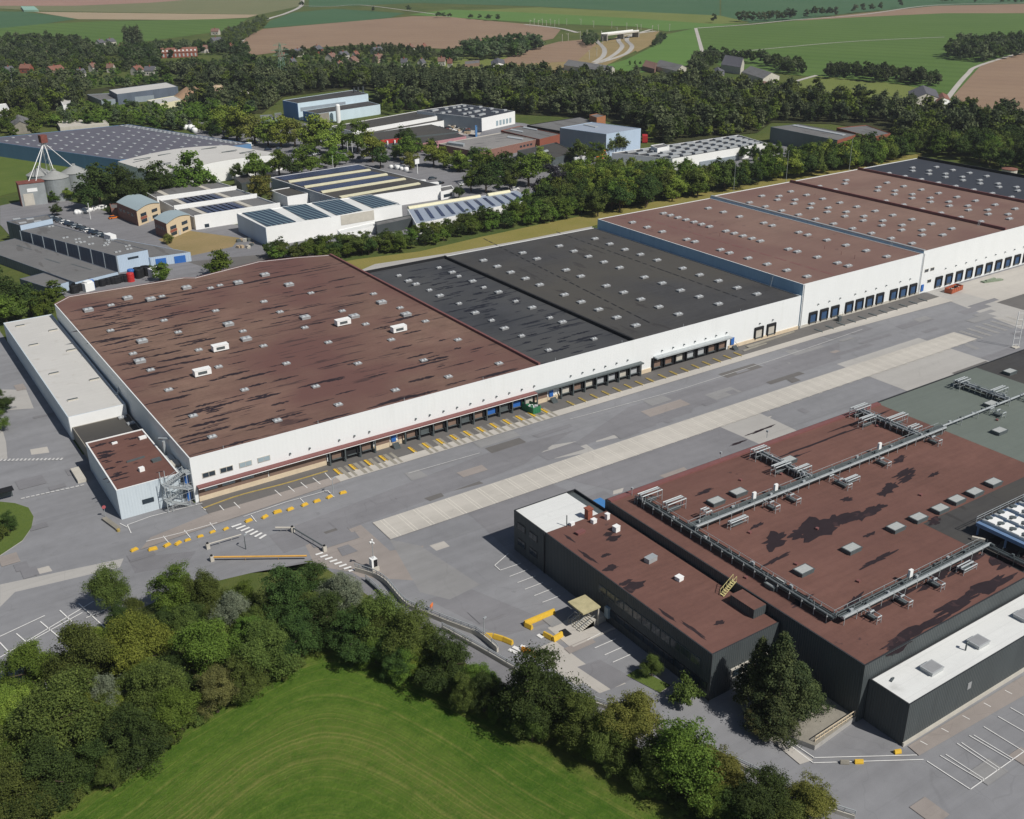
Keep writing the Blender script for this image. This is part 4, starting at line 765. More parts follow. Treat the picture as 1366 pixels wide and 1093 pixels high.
def stand(cx, cy, lx, ly, h, a=0):
    r = MB(); c, s = math.cos(a), math.sin(a); P3 = lambda x, y, z: (cx+x*c-y*s, cy+x*s+y*c, ZR+z)
    for x in (-lx/2, lx/2):
        for y in (-ly/2, ly/2): r.tube(P3(x, y, 0), P3(x, y, h), .07, 4)
        r.tube(P3(x, -ly/2, h), P3(x, ly/2, h), .07, 4)
    for y in (-ly/2, ly/2): r.tube(P3(-lx/2, y, h), P3(lx/2, y, h), .12, 6); r.tube(P3(-lx/2, y, h*.5), P3(lx/2, y, h*.5), .05, 4)
    r.obox(cx, cy, ZR+.3, lx*.6, ly*.6, .35, a, 1); r.tube(P3(-lx/2, 0, h+.15), P3(lx*.45, 0, h+.15), .17, 8)
    r.tube(P3(lx*.45, 0, h+.15), P3(lx*.45, 0, .2), .1, 6)
    return r.build('pipe_stand', [m_steel, m_steeld], rm)
for a_ in ((119.6, 132.6, 5, 1.4, 2.2), (121.2, 127.4, 4.6, 1.4, 2.2), (123.8, 121.6, 1.5, 1.5, 2.0), (150.4, 133.6, 4.0, 1.6, 2.2), (149.0, 126.5, 4.4, 1.2, 2.0), (152.0, 123.6, 4.2, 1.2, 1.6), (184, 135.4, 5, 1.6, 2.4), (181, 131.0, 4.2, 1.3, 2.2), (186.6, 127.6, 6, 1.3, 2.2), (186.2, 122.6, 3, 1.5, 1.8), (216.5, 132, 4, 1.6, 2.2), (219, 124, 5, 1.4, 2.0), (209, 117.6, 1.4, 3, 1.4), (222, 117.4, 1.4, 3, 1.6),
           (127, 116.5, 4.4, .8, 1.4), (136.5, 117.2, 1.2, 3.2, 1.5), (142, 117.2, 1.2, 3.6, 1.3), (154.6, 116, 1.2, 4.6, 1.3), (157, 115.4, 4, 1.0, 1.2), (168.5, 117.2, 1.2, 3.8, 1.3), (185.5, 117.4, 1.2, 3.6, 1.4), (123.5, 83.6, 1.0, 3.0, 1.3), (131, 83.6, 1.0, 3.4, 1.3), (139.5, 83.6, 1.0, 3.2, 1.3), (148, 83.4, 3.6, 1.4, 1.1)): stand(*a_)
b = MB()
for x, y in ((135.2, 120.5), (141.0, 120.4), (172, 120.6), (137, 86.6)): MB().box(x-.4, y-.2, ZR+1.2, x+.4, y+.25, ZR+2.6).build('control_cabinet', m_white, rm)
pass
b = MB()
for p in ((843, 660), (1023, 583), (961, 612)): x, y = G(*p, HM); b.tube((x, y, ZR), (x, y, ZR+1.5), .06, 5).obox(x, y, ZR+1.4, .4, .4, .4, .3)
b.build('roof_mast', m_steel, rm)
# evaporative cooler bank on legs
cl = thing('roof_cooler', 'blue grey bank of white topped cooling fans standing on the cold store roof', 'cooling unit', (172, 88, HM))
b = MB(); b.box(159.6, 79, HM+1.6, 186, 89.8, HM+2.3); 
for x in (160, 168, 176, 185): [b.box(x-.15, y-.15, HM-.2, x+.15, y+.15, HM+1.6) for y in (79.4, 84, 89.4)]
b.build('frame', plain('blue_grey_steel', S(104, 130, 164), .5), cl)
for x in (160.6, 164.2, 168.0, 171.8, 175.6, 179.4):
    b = MB(); b.box(x, 79.4, HM+2.3, x+2.6, 89.4, HM+2.75, 1)
    for j in range(4):
        b.box(x+.1, 79.9+j*2.33, HM+2.751, x+2.5, 81.5+j*2.33, HM+2.95, 0); b.lathe((x+1.3, 81.85+j*2.33, HM+2.75), [(.62, 0), (.62, .25), (.5, .28)], 12, 2)
    b.build('fan_deck', [m_white, m_steel, m_steeld], cl)
b = MB()
for x in (159.7, 186): b.path([(x, 89.9, HM+3.4), (x, 79, HM+3.4)], .05, 4)
b.path([(159.7, 89.9, HM+3.4), (186, 89.9, HM+3.4)], .05, 4).path([(159.7, 89.9, HM+2.9), (186, 89.9, HM+2.9)], .05, 4)
for i in range(12): b.tube((159.7+i*2.39, 89.9, HM+2.2), (159.7+i*2.39, 89.9, HM+3.4), .05, 4)
b.build('railing', m_steel, cl)
MB().obox(158.2, 88, HM-.1, .5, 2.2, .6, .5).build('support_block', m_concw, cl)

x, y = G(803, 675, 3.2); MB().box(x-2.4, y-3.2, 2.9, x+2.0, y+3.0, 3.15).box(x-2.3, y-3.1, 0, x-2.1, y-2.9, 2.9).box(x+1.7, y+2.7, 0, x+1.9, y+2.9, 2.9).build('side_canopy', plain('blue_sheet', S(70, 126, 182), .6), low)
# ------------------------------------------------------------------ yard furniture
def wheel_guide():
    b = MB(); b.box(-.5, 0, 0, -.02, 3.2, .26).tube((.3, 0, .12), (.3, 3.2, .12), .07, 6)
    for y in (.1, 1.1, 2.1, 3.1): b.box(-.3, y-.08, 0, .36, y+.08, .12)
    b.obox(-.22, -.12, 0, .5, .3, .3, 0, 1); return b
wg = None
def guides(xs, m, label, y=195.6):
    first = wheel_guide().build('wheel_guide', [m, m_concw]); tag(first, label, 'wheel guide', 'wheel guides on the dock apron')
    for i, x in enumerate(xs):
        o = first if i == 0 else dup(first, (x, y, .01))
        o.location = (x, y, .01)
guides([83.5+i*3.85 for i in range(4)]+[102.7+i*3.83 for i in range(11)], m_yel, 'yellow steel wheel guide on the apron before the brown roofed hall')
guides([149.3+i*3.83 for i in range(8)], m_yelw, 'faded yellow wheel guide on the apron before the narrow black roofed hall')
guides([180.5+i*4.08 for i in range(8)], m_yelw, 'worn brown wheel guide on the apron before the wide dark roofed hall')
guides([243+i*5 for i in range(11)], m_steeld, 'flat grey wheel guide before the blue dock doors')
# yellow kerb blocks
KB = zl(0, 2.412, 0, 640, [(432, 228), (492, 226), (538, 213), (573, 207), (604, 196), (645, 184), (684, 170), (727, 160), (800, 134), (852, 122), (893, 106), (934, 97), (980, 83), (1020, 71), (1060, 58), (1104, 44)])
kb = MB(); kb.prism([(-.75, -.35), (.75, -.35), (.75, .35), (-.75, .35)], 0, .28).box(-.6, -.2, .28, .6, .2, .5); kb0 = None
for i, p in enumerate(KB):
    x, y = G(*p)
    if kb0 is None: kb0 = kb.build('kerb_block', m_yel); tag(kb0, 'yellow concrete kerb block in the row edging the parking bays by the office front', 'kerb block', 'yellow kerb blocks'); kb0.location = (x, y, .01); kb0.rotation_euler = (0, 0, .25)
    else: dup(kb0, (x, y, .01), .2+random.uniform(-.3, .3), scale=random.choice((.8, 1, 1.15)))
b = MB(); b.strip(smoothline([G(271, 679), G(320, 660), G(380, 644), G(437, 628)]), .35, .0); bb = MB()
pts = smoothline([G(271, 679), G(320, 661.5), G(380, 646), G(437, 629)]); 
for p, q in zip(pts[:-1], pts[1:]): bb.prism(offs([p, q], .16)+offs([p, q], -.16)[::-1], 0, .22)
bb.build('kerb_edge', m_yelw, label='long low yellow kerb edging the forecourt of the office end', cat='kerb')
def jersey(name, pts, h, label, m=m_yel, w=.55, cat='barrier'):
    """moulded barrier chain: wide foot, narrow top"""
    b = MB()
    for p, q in zip(pts[:-1], pts[1:]):
        l, r = offs([p, q], w/2), offs([p, q], -w/2); l2, r2 = offs([p, q], w*.22), offs([p, q], -w*.22)
        rows = [[(*r[0], 0), (*r[1], 0)], [(*r[0], .2), (*r[1], .2)], [(*r2[0], h), (*r2[1], h)], [(*l2[0], h), (*l2[1], h)], [(*l[0], .2), (*l[1], .2)], [(*l[0], 0), (*l[1], 0)]]
        for i in range(5): b.poly([rows[i][0], rows[i][1], rows[i+1][1], rows[i+1][0]])
        b.poly([r_[0] for r_ in rows][::-1]); b.poly([r_[1] for r_ in rows])
    o = b.build(name, m); return tag(o, label, cat, 'yellow barriers by the gate')
Kb = lambda a, c: G(620+a/6.83, 780+c/6.83)
jersey('barrier', [Kb(545, 375), Kb(815, 262)], 1.0, 'long straight yellow barrier in front of the office porch', w=.7); jersey('barrier', [Kb(553, 380), Kb(613, 410)], .9, 'short yellow barrier block turned across the end of the long one', w=.7)
jersey('barrier', [Kb(720, 465), Kb(795, 505)], .9, 'yellow barrier block lying left of the upright one near the painted dashes', w=.7); jersey('barrier', [Kb(805, 520), Kb(885, 470)], 1.0, 'yellow barrier block at right angles near the porch slab', w=.7)
jersey('barrier', [Kb(165, 480), Kb(255, 485)], .9, 'first of three chained yellow barriers at the end of the steel railing', w=.7); jersey('barrier', [Kb(265, 487), Kb(352, 512)], .9, 'middle of three chained yellow barriers beside the steel railing', w=.7); jersey('barrier', [Kb(358, 515), Kb(435, 548)], .9, 'last of three chained yellow barriers nearest the painted crossing', w=.7)
jersey('barrier', [Kb(520, 600), Kb(590, 625), Kb(650, 665)], .8, 'orange yellow barrier curving away behind the trees by the road', plain('amber_paint', S(206, 136, 36), .6), .6)
jersey('barrier', [G(*K(540, 802)), G(*K(580, 803))], .6, 'grey brown concrete barrier block on the footway line', m_concd, .6); jersey('barrier', [G(*K(605, 801)), G(*K(643, 800))], .6, 'yellow barrier block on the white footway line', m_yel, .6); jersey('barrier', [G(*K(783, 758)), G(*K(812, 753))], .6, 'yellow barrier block beside the black extension wall', m_yel, .6)
# curved retaining wall with steel rail, and the wall along the road
def railing_wall(name, pts, h, rail, label, thick=.35, m=m_concw):
    pts = smoothline(pts, 5); t = thing(name, label, 'wall', pts[len(pts)//2]); b = MB(); l, r = offs(pts, thick/2), offs(pts, -thick/2)
    for i in range(len(pts)-1): b.prism([l[i], l[i+1], r[i+1], r[i]], -.2, h)
    b.build('wall', m, t); q = MB()
    for z in ((h+.35, h+.8) if rail else ()):
        for i in range(len(pts)-1): q.tube((*pts[i], z), (*pts[i+1], z), .09 if z > h+.5 else .06, 5)
    for i in range(0, len(pts), 2):
        if rail: q.tube((*pts[i], h), (*pts[i], h+.85), .06, 4)
    if rail: q.build('railing', m_steel, t)
    return t
R1 = [G(460+a/6.83, 680+c/6.83) for a, c in ((95, 560), (200, 590), (290, 625), (375, 680), (430, 740), (480, 800), (540, 865), (590, 900), (720, 955), (900, 1030), (1060, 1090))]+[G(640, 850), G(664, 870)]
railing_wall('retaining_wall', R1, .9, True, 'curved concrete wall with a steel rail winding from the barrier to the yellow blocks')
R2 = [G(*p) for p in ((488, 775), (505, 790), (520, 806), (545, 826))]
railing_wall('crash_barrier', R2, .5, True, 'second shorter curved railing beside the trees near the site entrance', .2, m_steeld)
R3 = [G(*p) for p in ((590, 840), (640, 868), (700, 902), (760, 928), (815, 948), (880, 975), (1000, 1030), (1090, 1075), (1140, 1093))]
railing_wall('retaining_wall', R3, .7, True, 'long straight low wall with a rail between the access road and the trees')
R4 = [G(800, 918), G(822, 930), G(845, 942)]
fence = MB(); a0, a1 = G(*K(425, 728)), G(*K(640, 585))
for i in range(12):
    t = i/11; x, y = a0[0]+(a1[0]-a0[0])*t, a0[1]+(a1[1]-a0[1])*t; fence.tube((x, y, .2), (x, y, 1.9), .06, 4)
for z in (1.2, 1.9): fence.tube((*a0, z), (*a1, z), .07, 4)
fence.build('handrail', m_beige, label='rusty cream handrail along the top of the earth bank beside the black building', cat='railing')
# mast with camera box beside the crossing
x, y = G(501, 760); t = thing('camera_mast', 'slim mast with white cameras rising from a white and black cabinet at the gate', 'mast', (x, y))
b = MB(); b.box(x-.9, y-.5, .9, x+.3, y+.7, 2.6, 0); b.box(x-.5, y-.56, 1.0, x+.25, y-.51, 2.5, 1).box(x+.31, y-.4, 1.0, x+.35, y+.6, 2.5, 1); b.build('cabinet', [m_white, m_rubber], t)
MB().box(x-1, y-.7, 0, x+.5, y+.8, .85).build('base', m_concw, t); b = MB(); b.tube((x-.3, y, 2.6), (x-.3, y, 6.6), .07, 6); b.build('pole', m_steel, t)
b = MB(); b.obox(x-.55, y, 6.2, .7, .25, .25, .4).obox(x-.1, y, 5.9, .25, .6, .22, .2).lathe((x-.3, y, 6.5), [(.1, 0), (.2, .1), (.18, .3), (.02, .42)], 10); b.build('camera', m_white, t)
# gate booms
def boom(label, post, tip, mcol, h=1.0, w=.12, cat='boom gate'):
    t = thing('boom_gate', label, cat, post); b = MB(); b.box(post[0]-.35, post[1]-.35, 0, post[0]+.35, post[1]+.35, 1.15, 0).box(post[0]-.2, post[1]-.2, 1.15, post[0]+.2, post[1]+.2, 1.4, 1); b.build('post', [m_concw, m_rubber], t)
    b = MB(); b.tube((*post, h), (*tip, h), w, 6)
    for f in (.35, .7): b.tube((post[0]+(tip[0]-post[0])*f, post[1]+(tip[1]-post[1])*f, h), (post[0]+(tip[0]-post[0])*f, post[1]+(tip[1]-post[1])*f, h-.8), .03, 4)
    b.build('arm', mcol, t)
Kg = lambda a, c: G(a/2.412, 640+c/2.412)
boom('long amber and steel boom lying across the site entrance', Kg(683, 262), Kg(988, 258), plain('amber_boom', S(206, 160, 84), .5), .9, .2); boom('white boom beside the zebra crossing, left of the entrance', Kg(670, 222), Kg(778, 190), m_concw); boom('grey boom slanting down to the crossing stripes by the trees', Kg(1045, 230), Kg(942, 168), m_steeld, 1, .14); boom('pale boom pointing left from the entrance island', Kg(942, 168), Kg(888, 168), m_concw, 1, .2)
# drain lid, signs, bollards and lamp posts
def lamp(p, h, label, arm=(1.2, 0), group=None, m=None):
    x, y = p; t = thing('lamp_post', label, 'lamp post', (x, y), group); MB().tube((x, y, 0), (x, y, h), .11, 6, 0, .06).build('pole', m or m_steel, t)
    MB().tube((x, y, h), (x+arm[0], y+arm[1], h+.15), .05, 5).obox(x+arm[0], y+arm[1], h+.08, .7, .3, .14, math.atan2(arm[1], arm[0])).build('lamp_head', m_steel, t)
lamp(G(445, 661), 4, 'short lamp post at the end of the yellow kerb blocks', (.6, .2)); lamp(G(932, 908), 5, 'grey lamp post in the shade of the black office corner', (-1.2, .8)); lamp(G(646, 852), 4, 'thin pole standing behind the first yellow barrier', (.3, .1)); lamp(G(328, 733), 3.0, 'small dark post on the paving inside the gate booms', (.4, .3), None, m_steeld)
lamp(G(64, 925), 6, 'white lamp post among the foreground trees', (.8, .4), None, m_white)
t = thing('lattice_mast', 'tall twin legged lattice mast standing on the lorry yard at the right edge', 'mast', G(1353, 464)); b = MB(); p, q = G(1350, 464), G(1355, 464); p, q = (p[0], p[1]), (p[0]+1.6, p[1]-.9)
for s in (p, q): b.tube((*s, 0), (*s, 11), .11, 6)
for k in range(6): b.tube((*p, 1+k*1.9), (*q, 1+k*1.9), .05, 4)
b.build('frame', m_white, t); MB().box(p[0]-.3, p[1]-1.2, 0, q[0]+.3, q[1]+1.2, .3).build('base', m_concw, t)
# skips and containers at the docks
def skip(name, loc, lx, ly, h, m, label, a=0, ribs=6, load=None):
    t = thing(name, label, 'skip', loc, rotz=a); b = MB(); b.prism([(-lx/2, -ly/2), (lx/2, -ly/2), (lx/2, ly/2), (-lx/2, ly/2)], .1, h, 0, None, False)
    b.prism([(-lx/2+.08, -ly/2+.08), (lx/2-.08, -ly/2+.08), (lx/2-.08, ly/2-.08), (-lx/2+.08, ly/2-.08)], .3, h-.02, 0, None, False)
    for i in range(ribs): xx = -lx/2+.3+i*(lx-.6)/(ribs-1); b.box(xx-.07, -ly/2-.07, .1, xx+.07, -ly/2, h).box(xx-.07, ly/2, .1, xx+.07, ly/2+.07, h)
    for s in (-1, 1): b.box(-lx/2-.05, s*ly/2-.05, h-.02, lx/2+.05, s*ly/2+.05, h+.08)
    b.build('body', m, t, local=True); q = MB()
    for i in range(9): q.obox(random.uniform(-lx/2+.6, lx/2-.6), random.uniform(-ly/3, ly/3), h*.5, random.uniform(.5, 1.1), random.uniform(.4, .9), h*random.uniform(.3, .55), random.random()*3, i % 3)
    q.build('load', load or [m_rubber, m_concw, m_steeld], t, local=True)
skip('skip', (138.3, 199.5, .01), 2.6, 4.6, 1.8, m_green, 'green skip loaded with white scrap parked at the last dock of the brown roofed hall', .1, 4, [m_white, m_green, m_sky_l]); skip('skip', (309, 197.3, .01), 7.4, 2.6, 1.6, plain('rust_orange', S(168, 92, 66), .7, .2), 'long rusty orange skip before the blue docks', .12)
b = MB(); b.prism([(325, 196.4), (333, 194.6), (333, 196), (325, 198)], 0, .5).box(326, 196.2, .5, 331, 197, .9); b.build('dock_ramp', plain('dull_green', S(128, 140, 120), .7), label='long low green grey ramp lying before the far blue docks', cat='ramp')
b = MB(); b.prism([(215, 199), (236, 200.4), (236, 201.0), (215, 200.2)], 0, .35).prism([(212, 197.8), (222, 198.4), (222, 198.9), (212, 198.6)], 0, .25); b.build('ramp_kerb', m_concd, label='broken concrete ramp kerb below the two grey docks', cat='kerb')
b = MB()
for k in range(7): b.box(254+k*.3, 199+.2*k, 0, 255.2+k*.1, 199.8+.2*k, .25*(7-k))
b.tube((254, 198.8, 1), (256, 200.6, 2.4), .05).tube((255.4, 198.8, 1), (257, 200.6, 2.4), .05); b.build('dock_stair', m_steeld, label='grey steel stair between the third and fourth blue dock', cat='stair')
# bus shelter, bollards, low walls at the left road
x, y = G(6, 668); t = thing('bus_shelter', 'dark roofed shelter on the verge at the left edge', 'shelter', (x, y)); b = MB(); b.box(x-4, y-1, 2.3, x+2.2, y+1.2, 2.5); b.build('roof', m_rubber, t); b = MB()
for sx in (-3.6, 0, 1.9): b.tube((x+sx, y+1, 0), (x+sx, y+1, 2.3), .06)
b.box(x-3.6, y+.97, .3, x+1.9, y+1.03, 2.1); b.build('frame', m_steeld, t)
b = MB(); a0, a1 = G(139, 693), G(158, 707); l, r = offs([a0, a1], .5), offs([a0, a1], -.5); b.prism([l[0], l[1], r[1], r[0]], 0, .5); b.build('ramp_wall', m_concd, label='low stained concrete wall by the foot of the corner block', cat='wall')
b = MB(); a0, a1 = G(100, 628), G(110, 644); l, r = offs([a0, a1], .9), offs([a0, a1], -.9); b.prism([l[0], l[1], r[1], r[0]], 0, .8); b.build('ramp_wall', m_concw, label='pale concrete ramp wall beside the link roof', cat='wall')
x, y = G(141, 690); b = MB(); b.tube((x, y, 0), (x, y, 2.2), .05); b.build('pole', m_steel, tt := thing('road_sign', 'round red sign on a pole at the corner block', 'sign', (x, y))); MB().tube((x, y-.06, 2.4), (x, y+.0, 2.4), .4, 14).build('sign_face', plain('sign_red', S(170, 90, 96), .6), tt)
b = MB(); x, y = G(158, 709); b.lathe((x, y, 0), [(.35, 0), (.35, .5), (.2, .6)], 10); b.build('bollard', m_yelw, label='weathered ochre bollard at the corner of the pale blue block', cat='bollard')
b = MB(); x, y = G(576, 815); b.obox(x, y, .9, 1.0, .12, .6, .6).tube((x-.3, y-.2, 0), (x-.3, y-.2, 1), .04, 4).tube((x+.3, y+.2, 0), (x+.3, y+.2, 1), .04, 4); b.build('warning_board', plain('sign_orange', S(222, 122, 66), .6), label='small orange warning board behind the curved rail', cat='sign')
# ------------------------------------------------------------------ industrial estate behind
def quadpts(Q, nx, ny, m=.0):
    """grid of points over a plan quad a-b-c-d"""
    a, b, c, d = [Vector(p) for p in Q]; out = []
    for j in range(ny):
        for i in range(nx):
            s, t = (i+.5)/nx, (j+.5)/ny; s = m+s*(1-2*m); t = m+t*(1-2*m)
            p = (a*(1-s)+b*s)*(1-t)+(d*(1-s)+c*s)*t; out.append((p.x, p.y))
    return out
def ori(Q): a, b = Q[0], Q[1]; return math.atan2(b[1]-a[1], b[0]-a[0])
def pbld(name, label, cat, R, h, wall, roof, par=.3, w=.3, cop=None, close=True):
    P = roofpx(R, h)
    if len(P) == 3: P = rect3(*P)
    t, r = building(name, label, cat, P, h, wall, roof, par, w, cop=cop); return t, r, P
def arched(name, label, cat, P, h, rise, wall, roof, n=10, eave=.0):
    """P = a,b,c,d: a-b and d-c are the arched ends, roof curves from a to b"""
    a, b, c, d = [Vector(p) for p in P]; t = thing(name, label, cat, tuple((a+b+c+d)/4)); wl_, rf = MB(), MB()
    cur = lambda p, q: [(*(p+(q-p)*(i/n)), h+rise*math.sin(math.pi*i/n)) for i in range(n+1)]
    e1, e2 = cur(a, b), cur(d, c)
    wl_.poly([(*a, -.2), (*b, -.2)]+e1[::-1]); wl_.poly([(*d, -.2), (*c, -.2)]+e2[::-1]); wl_.poly([(*b, -.2), (*c, -.2), (*c, h), (*b, h)]); wl_.poly([(*a, -.2), (*d, -.2), (*d, h), (*a, h)])
    ex = (a-d).normalized()*eave; o = .06
    for i in range(n):
        p, q, r, s = Vector(e1[i]), Vector(e1[i+1]), Vector(e2[i+1]), Vector(e2[i]); E = Vector((ex.x, ex.y, 0)); U = Vector((0, 0, o))
        rf.poly([p+E+U, q+E+U, r-E+U, s-E+U]); rf.poly([p+E+U, q+E+U, q+E-U*2, p+E-U*2])
    wl_.build('wall', wall, t); r = rf.build('roof', roof, t); return t, r
def gable(name, label, cat, P, h, rise, wall, roof, over=.35, extra=None, group=None):
    """pitched roof, ridge runs from mid a-b to mid d-c"""
    a, b, c, d = [Vector(p) for p in P]; t = thing(name, label, cat, tuple((a+b+c+d)/4), group); m1, m2 = (a+b)/2, (d+c)/2; wl_, rf = MB(), MB()
    wl_.poly([(*a, -.2), (*b, -.2), (*b, h), (*m1, h+rise), (*a, h)]); wl_.poly([(*d, -.2), (*c, -.2), (*c, h), (*m2, h+rise), (*d, h)]); wl_.poly([(*b, -.2), (*c, -.2), (*c, h), (*b, h)]); wl_.poly([(*a, -.2), (*d, -.2), (*d, h), (*a, h)])
    u = (m1-m2).normalized()*over; v = (b-a).normalized()*over; dz = rise*over/max(.1, (b-a).length/2)
    for p, q, s in ((a, d, -1), (b, c, 1)):
        lo1, lo2 = p+u+v*s, q-u+v*s
        T = [(*lo1, h-dz+.05), (*lo2, h-dz+.05), (*(m2-u), h+rise+.05), (*(m1+u), h+rise+.05)]; rf.poly(T); rf.poly([(x, y, z-.14) for x, y, z in T][::-1])
        rf.poly([T[0], T[1], (*lo2, h-dz-.09), (*lo1, h-dz-.09)]); rf.poly([T[0], T[3], (*(m1+u), h+rise-.09), (*lo1, h-dz-.09)])
    wl_.build('wall', wall, t); r = rf.build('roof', roof, t); return t, r
def wallface(parent, name, p, q, x0, x1, z0, z1, m, d=.12):
    """flat piece (door, window) standing proud of the wall that runs from p to q"""
    p, q = Vector(p), Vector(q); u = (q-p).normalized(); n_ = Vector((u.y, -u.x))*d; L = (q-p).length; a, b_ = p+u*(x0*L), p+u*(x1*L)
    return MB().prism([tuple(a-n_*.3), tuple(b_-n_*.3), tuple(b_+n_), tuple(a+n_)], z0, z1).build(name, m, parent)
def roofquad(name, parent, R, z, m, h=.12):
    P = [G(u, v, z) for u, v in R]; return MB().prism(P, z-.05, z+h).build(name, m, parent)
# big shed dotted with rooflights
t, r, P = pbld('storage_shed', 'huge mauve grey roofed shed dotted with white rooflights beside the silos', 'shed', [(-32, 186), (160, 213.5), (335, 192), (172, 166)], 8, m_wall_bl, m_roofv, .15)
pts = quadpts(P, 12, 9, .02); me = cell('dot', lambda: MB().box(-1.0, -.75, 0, 1.0, .75, .3), 'skylight', m_sky_l)
pts = [p for p in pts]; pts = sorted(pts, key=lambda p: p[0]**2+p[1]**2)[:100]
for p in pts: place('skylight', me, r, p[0], p[1], 7.85, ori(P))
b = MB(); a_, b_, c_, d_ = [Vector(p) for p in P]
for s in (.93, .965):
    for i in range(26):
        t_ = .02+.96*i/26; p = (a_*(1-t_)+b_*t_); q = (d_*(1-t_)+c_*t_); m_ = p.lerp(q, s); b.obox(m_.x, m_.y, 7.85, 2.4, 1.6, .3, ori(P))
o = b.build('ridge_rooflight', m_sky_l, r); tag(o, kind='stuff')
t, r = arched('arched_hall', 'white hall with a low arched grey roof in front of the dotted shed', 'hall', [G(215, 234, 8), G(378, 206, 8), G(303, 194, 8), G(157, 216, 8)], 8, 2.0, m_white, m_roofw)
for i in range(9):
    u, v = [(190, 213), (217, 220), (222, 207), (250, 215), (247, 203), (283, 211), (279, 199), (306, 203), (330, 204)][i]; place('roof_vent', cell('slot', lambda: MB().box(-4.5, -.5, 0, 4.5, .5, .2), 'roof_vent', m_steeld), r, *G(u, v, 9.4), 9.75, ori([G(215, 234), G(378, 206)]))
pbld('dark_lean_to', 'small dark lean-to at the end of the white arched hall', 'shed', [(312, 237), (330, 232), (340, 240), (322, 245)], 4, m_black, m_roofk2)
# silos with feed tubes
sx, sy = G(79, 266); top = Vector((sx-1, sy+6, 25.5))
def silo(x, y, r, h, label):
    t = thing('silo', label, 'silo', (x, y), 'grain silos'); r *= 1.17; h *= 1.08; MB().lathe((x, y, 0), [(r, -.1), (r, h*.33), (r*1.012, h*.335), (r, h*.34), (r, h*.66), (r*1.012, h*.665), (r, h*.67), (r, h)], 32).build('body', m_silo, t, smooth=False)
    MB().lathe((x, y, h), [(r*1.04, -.05), (r*1.04, .05), (r*.15, r*.5), (r*.15, r*.62), (.05, r*.66)], 32).build('roof', plain('dull_silo_roof', S(150, 152, 150), .6, .1), t); return t
silo(sx, sy, 5.1, 9.6, 'nearest of three corrugated grain silos, lit grey front'); silo(sx-4, sy+13, 5.1, 9.4, 'grain silo standing behind the nearest one'); silo(sx+10.6, sy+8.5, 5.1, 9.4, 'right grain silo half hidden by the dark trees')
x, y = G(47, 273); t = thing('silo_house', 'rust edged pale box house with tall doors left of the silos', 'building', (x, y)); MB().obox(x, y+2, 0, 11, 7, 10, -.05).build('wall', m_silo, t); MB().obox(x, y+2, 10.01, 11.4, 7.4, .35, -.05).build('roof', m_rust, t)
for dx in (-2.4, 2.4): MB().obox(x+dx, y-1.55, .2, 4.4, .12, 5.4, -.05).build('door', m_concw, t)
MB().obox(x-.3, y-1.52, 6.2, 4.4, .1, 1.6, -.05).build('notice_board', m_white, t); MB().obox(x-5.56, y+2, 0, .15, 7.1, 10, -.05).build('side_cladding', m_rust, t)
t = thing('feed_tower', 'rusty distributor head with white spouts spreading down to the silos', 'feed tower', (top.x, top.y)); MB().obox(top.x, top.y, top.z, 3.0, 3, 3.4, .2).build('head', m_rust, t)
b = MB()
for q in ((sx, sy-1, 12.4), (sx-4, sy+12, 12.3), (sx+10.6, sy+8, 12.2), (x+2, y+1, 9.3), (x-1, y+2.5, 9.3)): b.tube(tuple(top), q, .17, 6)
b.build('spout', m_white, t); b = MB()
for dx, dy in ((-.9, -.9), (.9, -.9), (.9, .9), (-.9, .9)): b.tube((top.x+dx, top.y+dy, 0), (top.x+dx, top.y+dy, top.z), .09, 5)
for k in range(8): b.tube((top.x-.9, top.y-.9, 2+k*3), (top.x+.9, top.y-.9, 4+k*3), .05, 4); b.tube((top.x+.9, top.y-.9, 2+k*3), (top.x+.9, top.y+.9, 4+k*3), .05, 4)
b.build('frame', m_steel, t)
# blue grey works on the left
t, r, P = pbld('long_shed', 'long slate blue shed with pilasters and a pale blue gable end beside the brown roof', 'shed', [(154.7, 341.7), (196.8, 333.5), (70.5, 299.5), (26.6, 307.5)], 6.4, m_wall_dk, m_roofg, .12, .2)
for i in range(9):
    p = Vector(P[3]).lerp(Vector(P[0]), i/8); b = MB().obox(p.x, p.y, 0, .5, .5, 6.35, ori([P[3], P[0]])); b.build('pilaster', m_wall_g, t)
wallface(t, 'gable_front', P[0], P[1], 0.0, 1.0, 0, 6.38, m_wall_lb, .1); wallface(t, 'window', P[0], P[1], .34, .68, 4.2, 5.0, m_glass, .16)
for p in ((85, 318), (101, 320), (102, 324), (108, 324), (119, 326.5), (119, 317), (139, 328), (141, 325), (143, 321), (145, 321.5), (168, 329), (170, 333), (155, 337), (66, 303)): place('rooflight', cell('rl', lambda: MB().obox(0, 0, 0, .9, .9, .35).obox(1.3, .2, 0, .9, .9, .35), 'rooflight', m_sky_l), r, *G(*p, 6.3), 6.28)
t, r, P = pbld('head_block', 'taller slate blue block at the far end of the long shed with pale rooflights', 'shed', [(8.5, 295.5), (26.6, 301), (69.7, 292), (64, 286), ], 8.4, m_wall_dk, m_roofg, .2, .3)
wallface(t, 'gable_front', P[1], P[2], 0, 1, 6.4, 8.38, m_wall_lb, .1)
for p in ((30, 297), (40, 292), (50, 295), (22, 292)): place('rooflight', cell('rl2', lambda: MB().box(-1.4, -.8, 0, 1.4, .8, .3), 'rooflight', m_sky_l), r, *G(*p, 8.4), 8.2)
t, r, P = pbld('low_shed', 'low grey roofed shed in front of the slate blue long shed', 'shed', [(100, 377), (157, 363), (20, 318), (-30, 330)], 3.6, m_wall_dk, m_roofg, .1, .2); wallface(t, 'gable_front', P[0], P[1], 0, 1, 0, 3.58, m_wall_lb, .1)
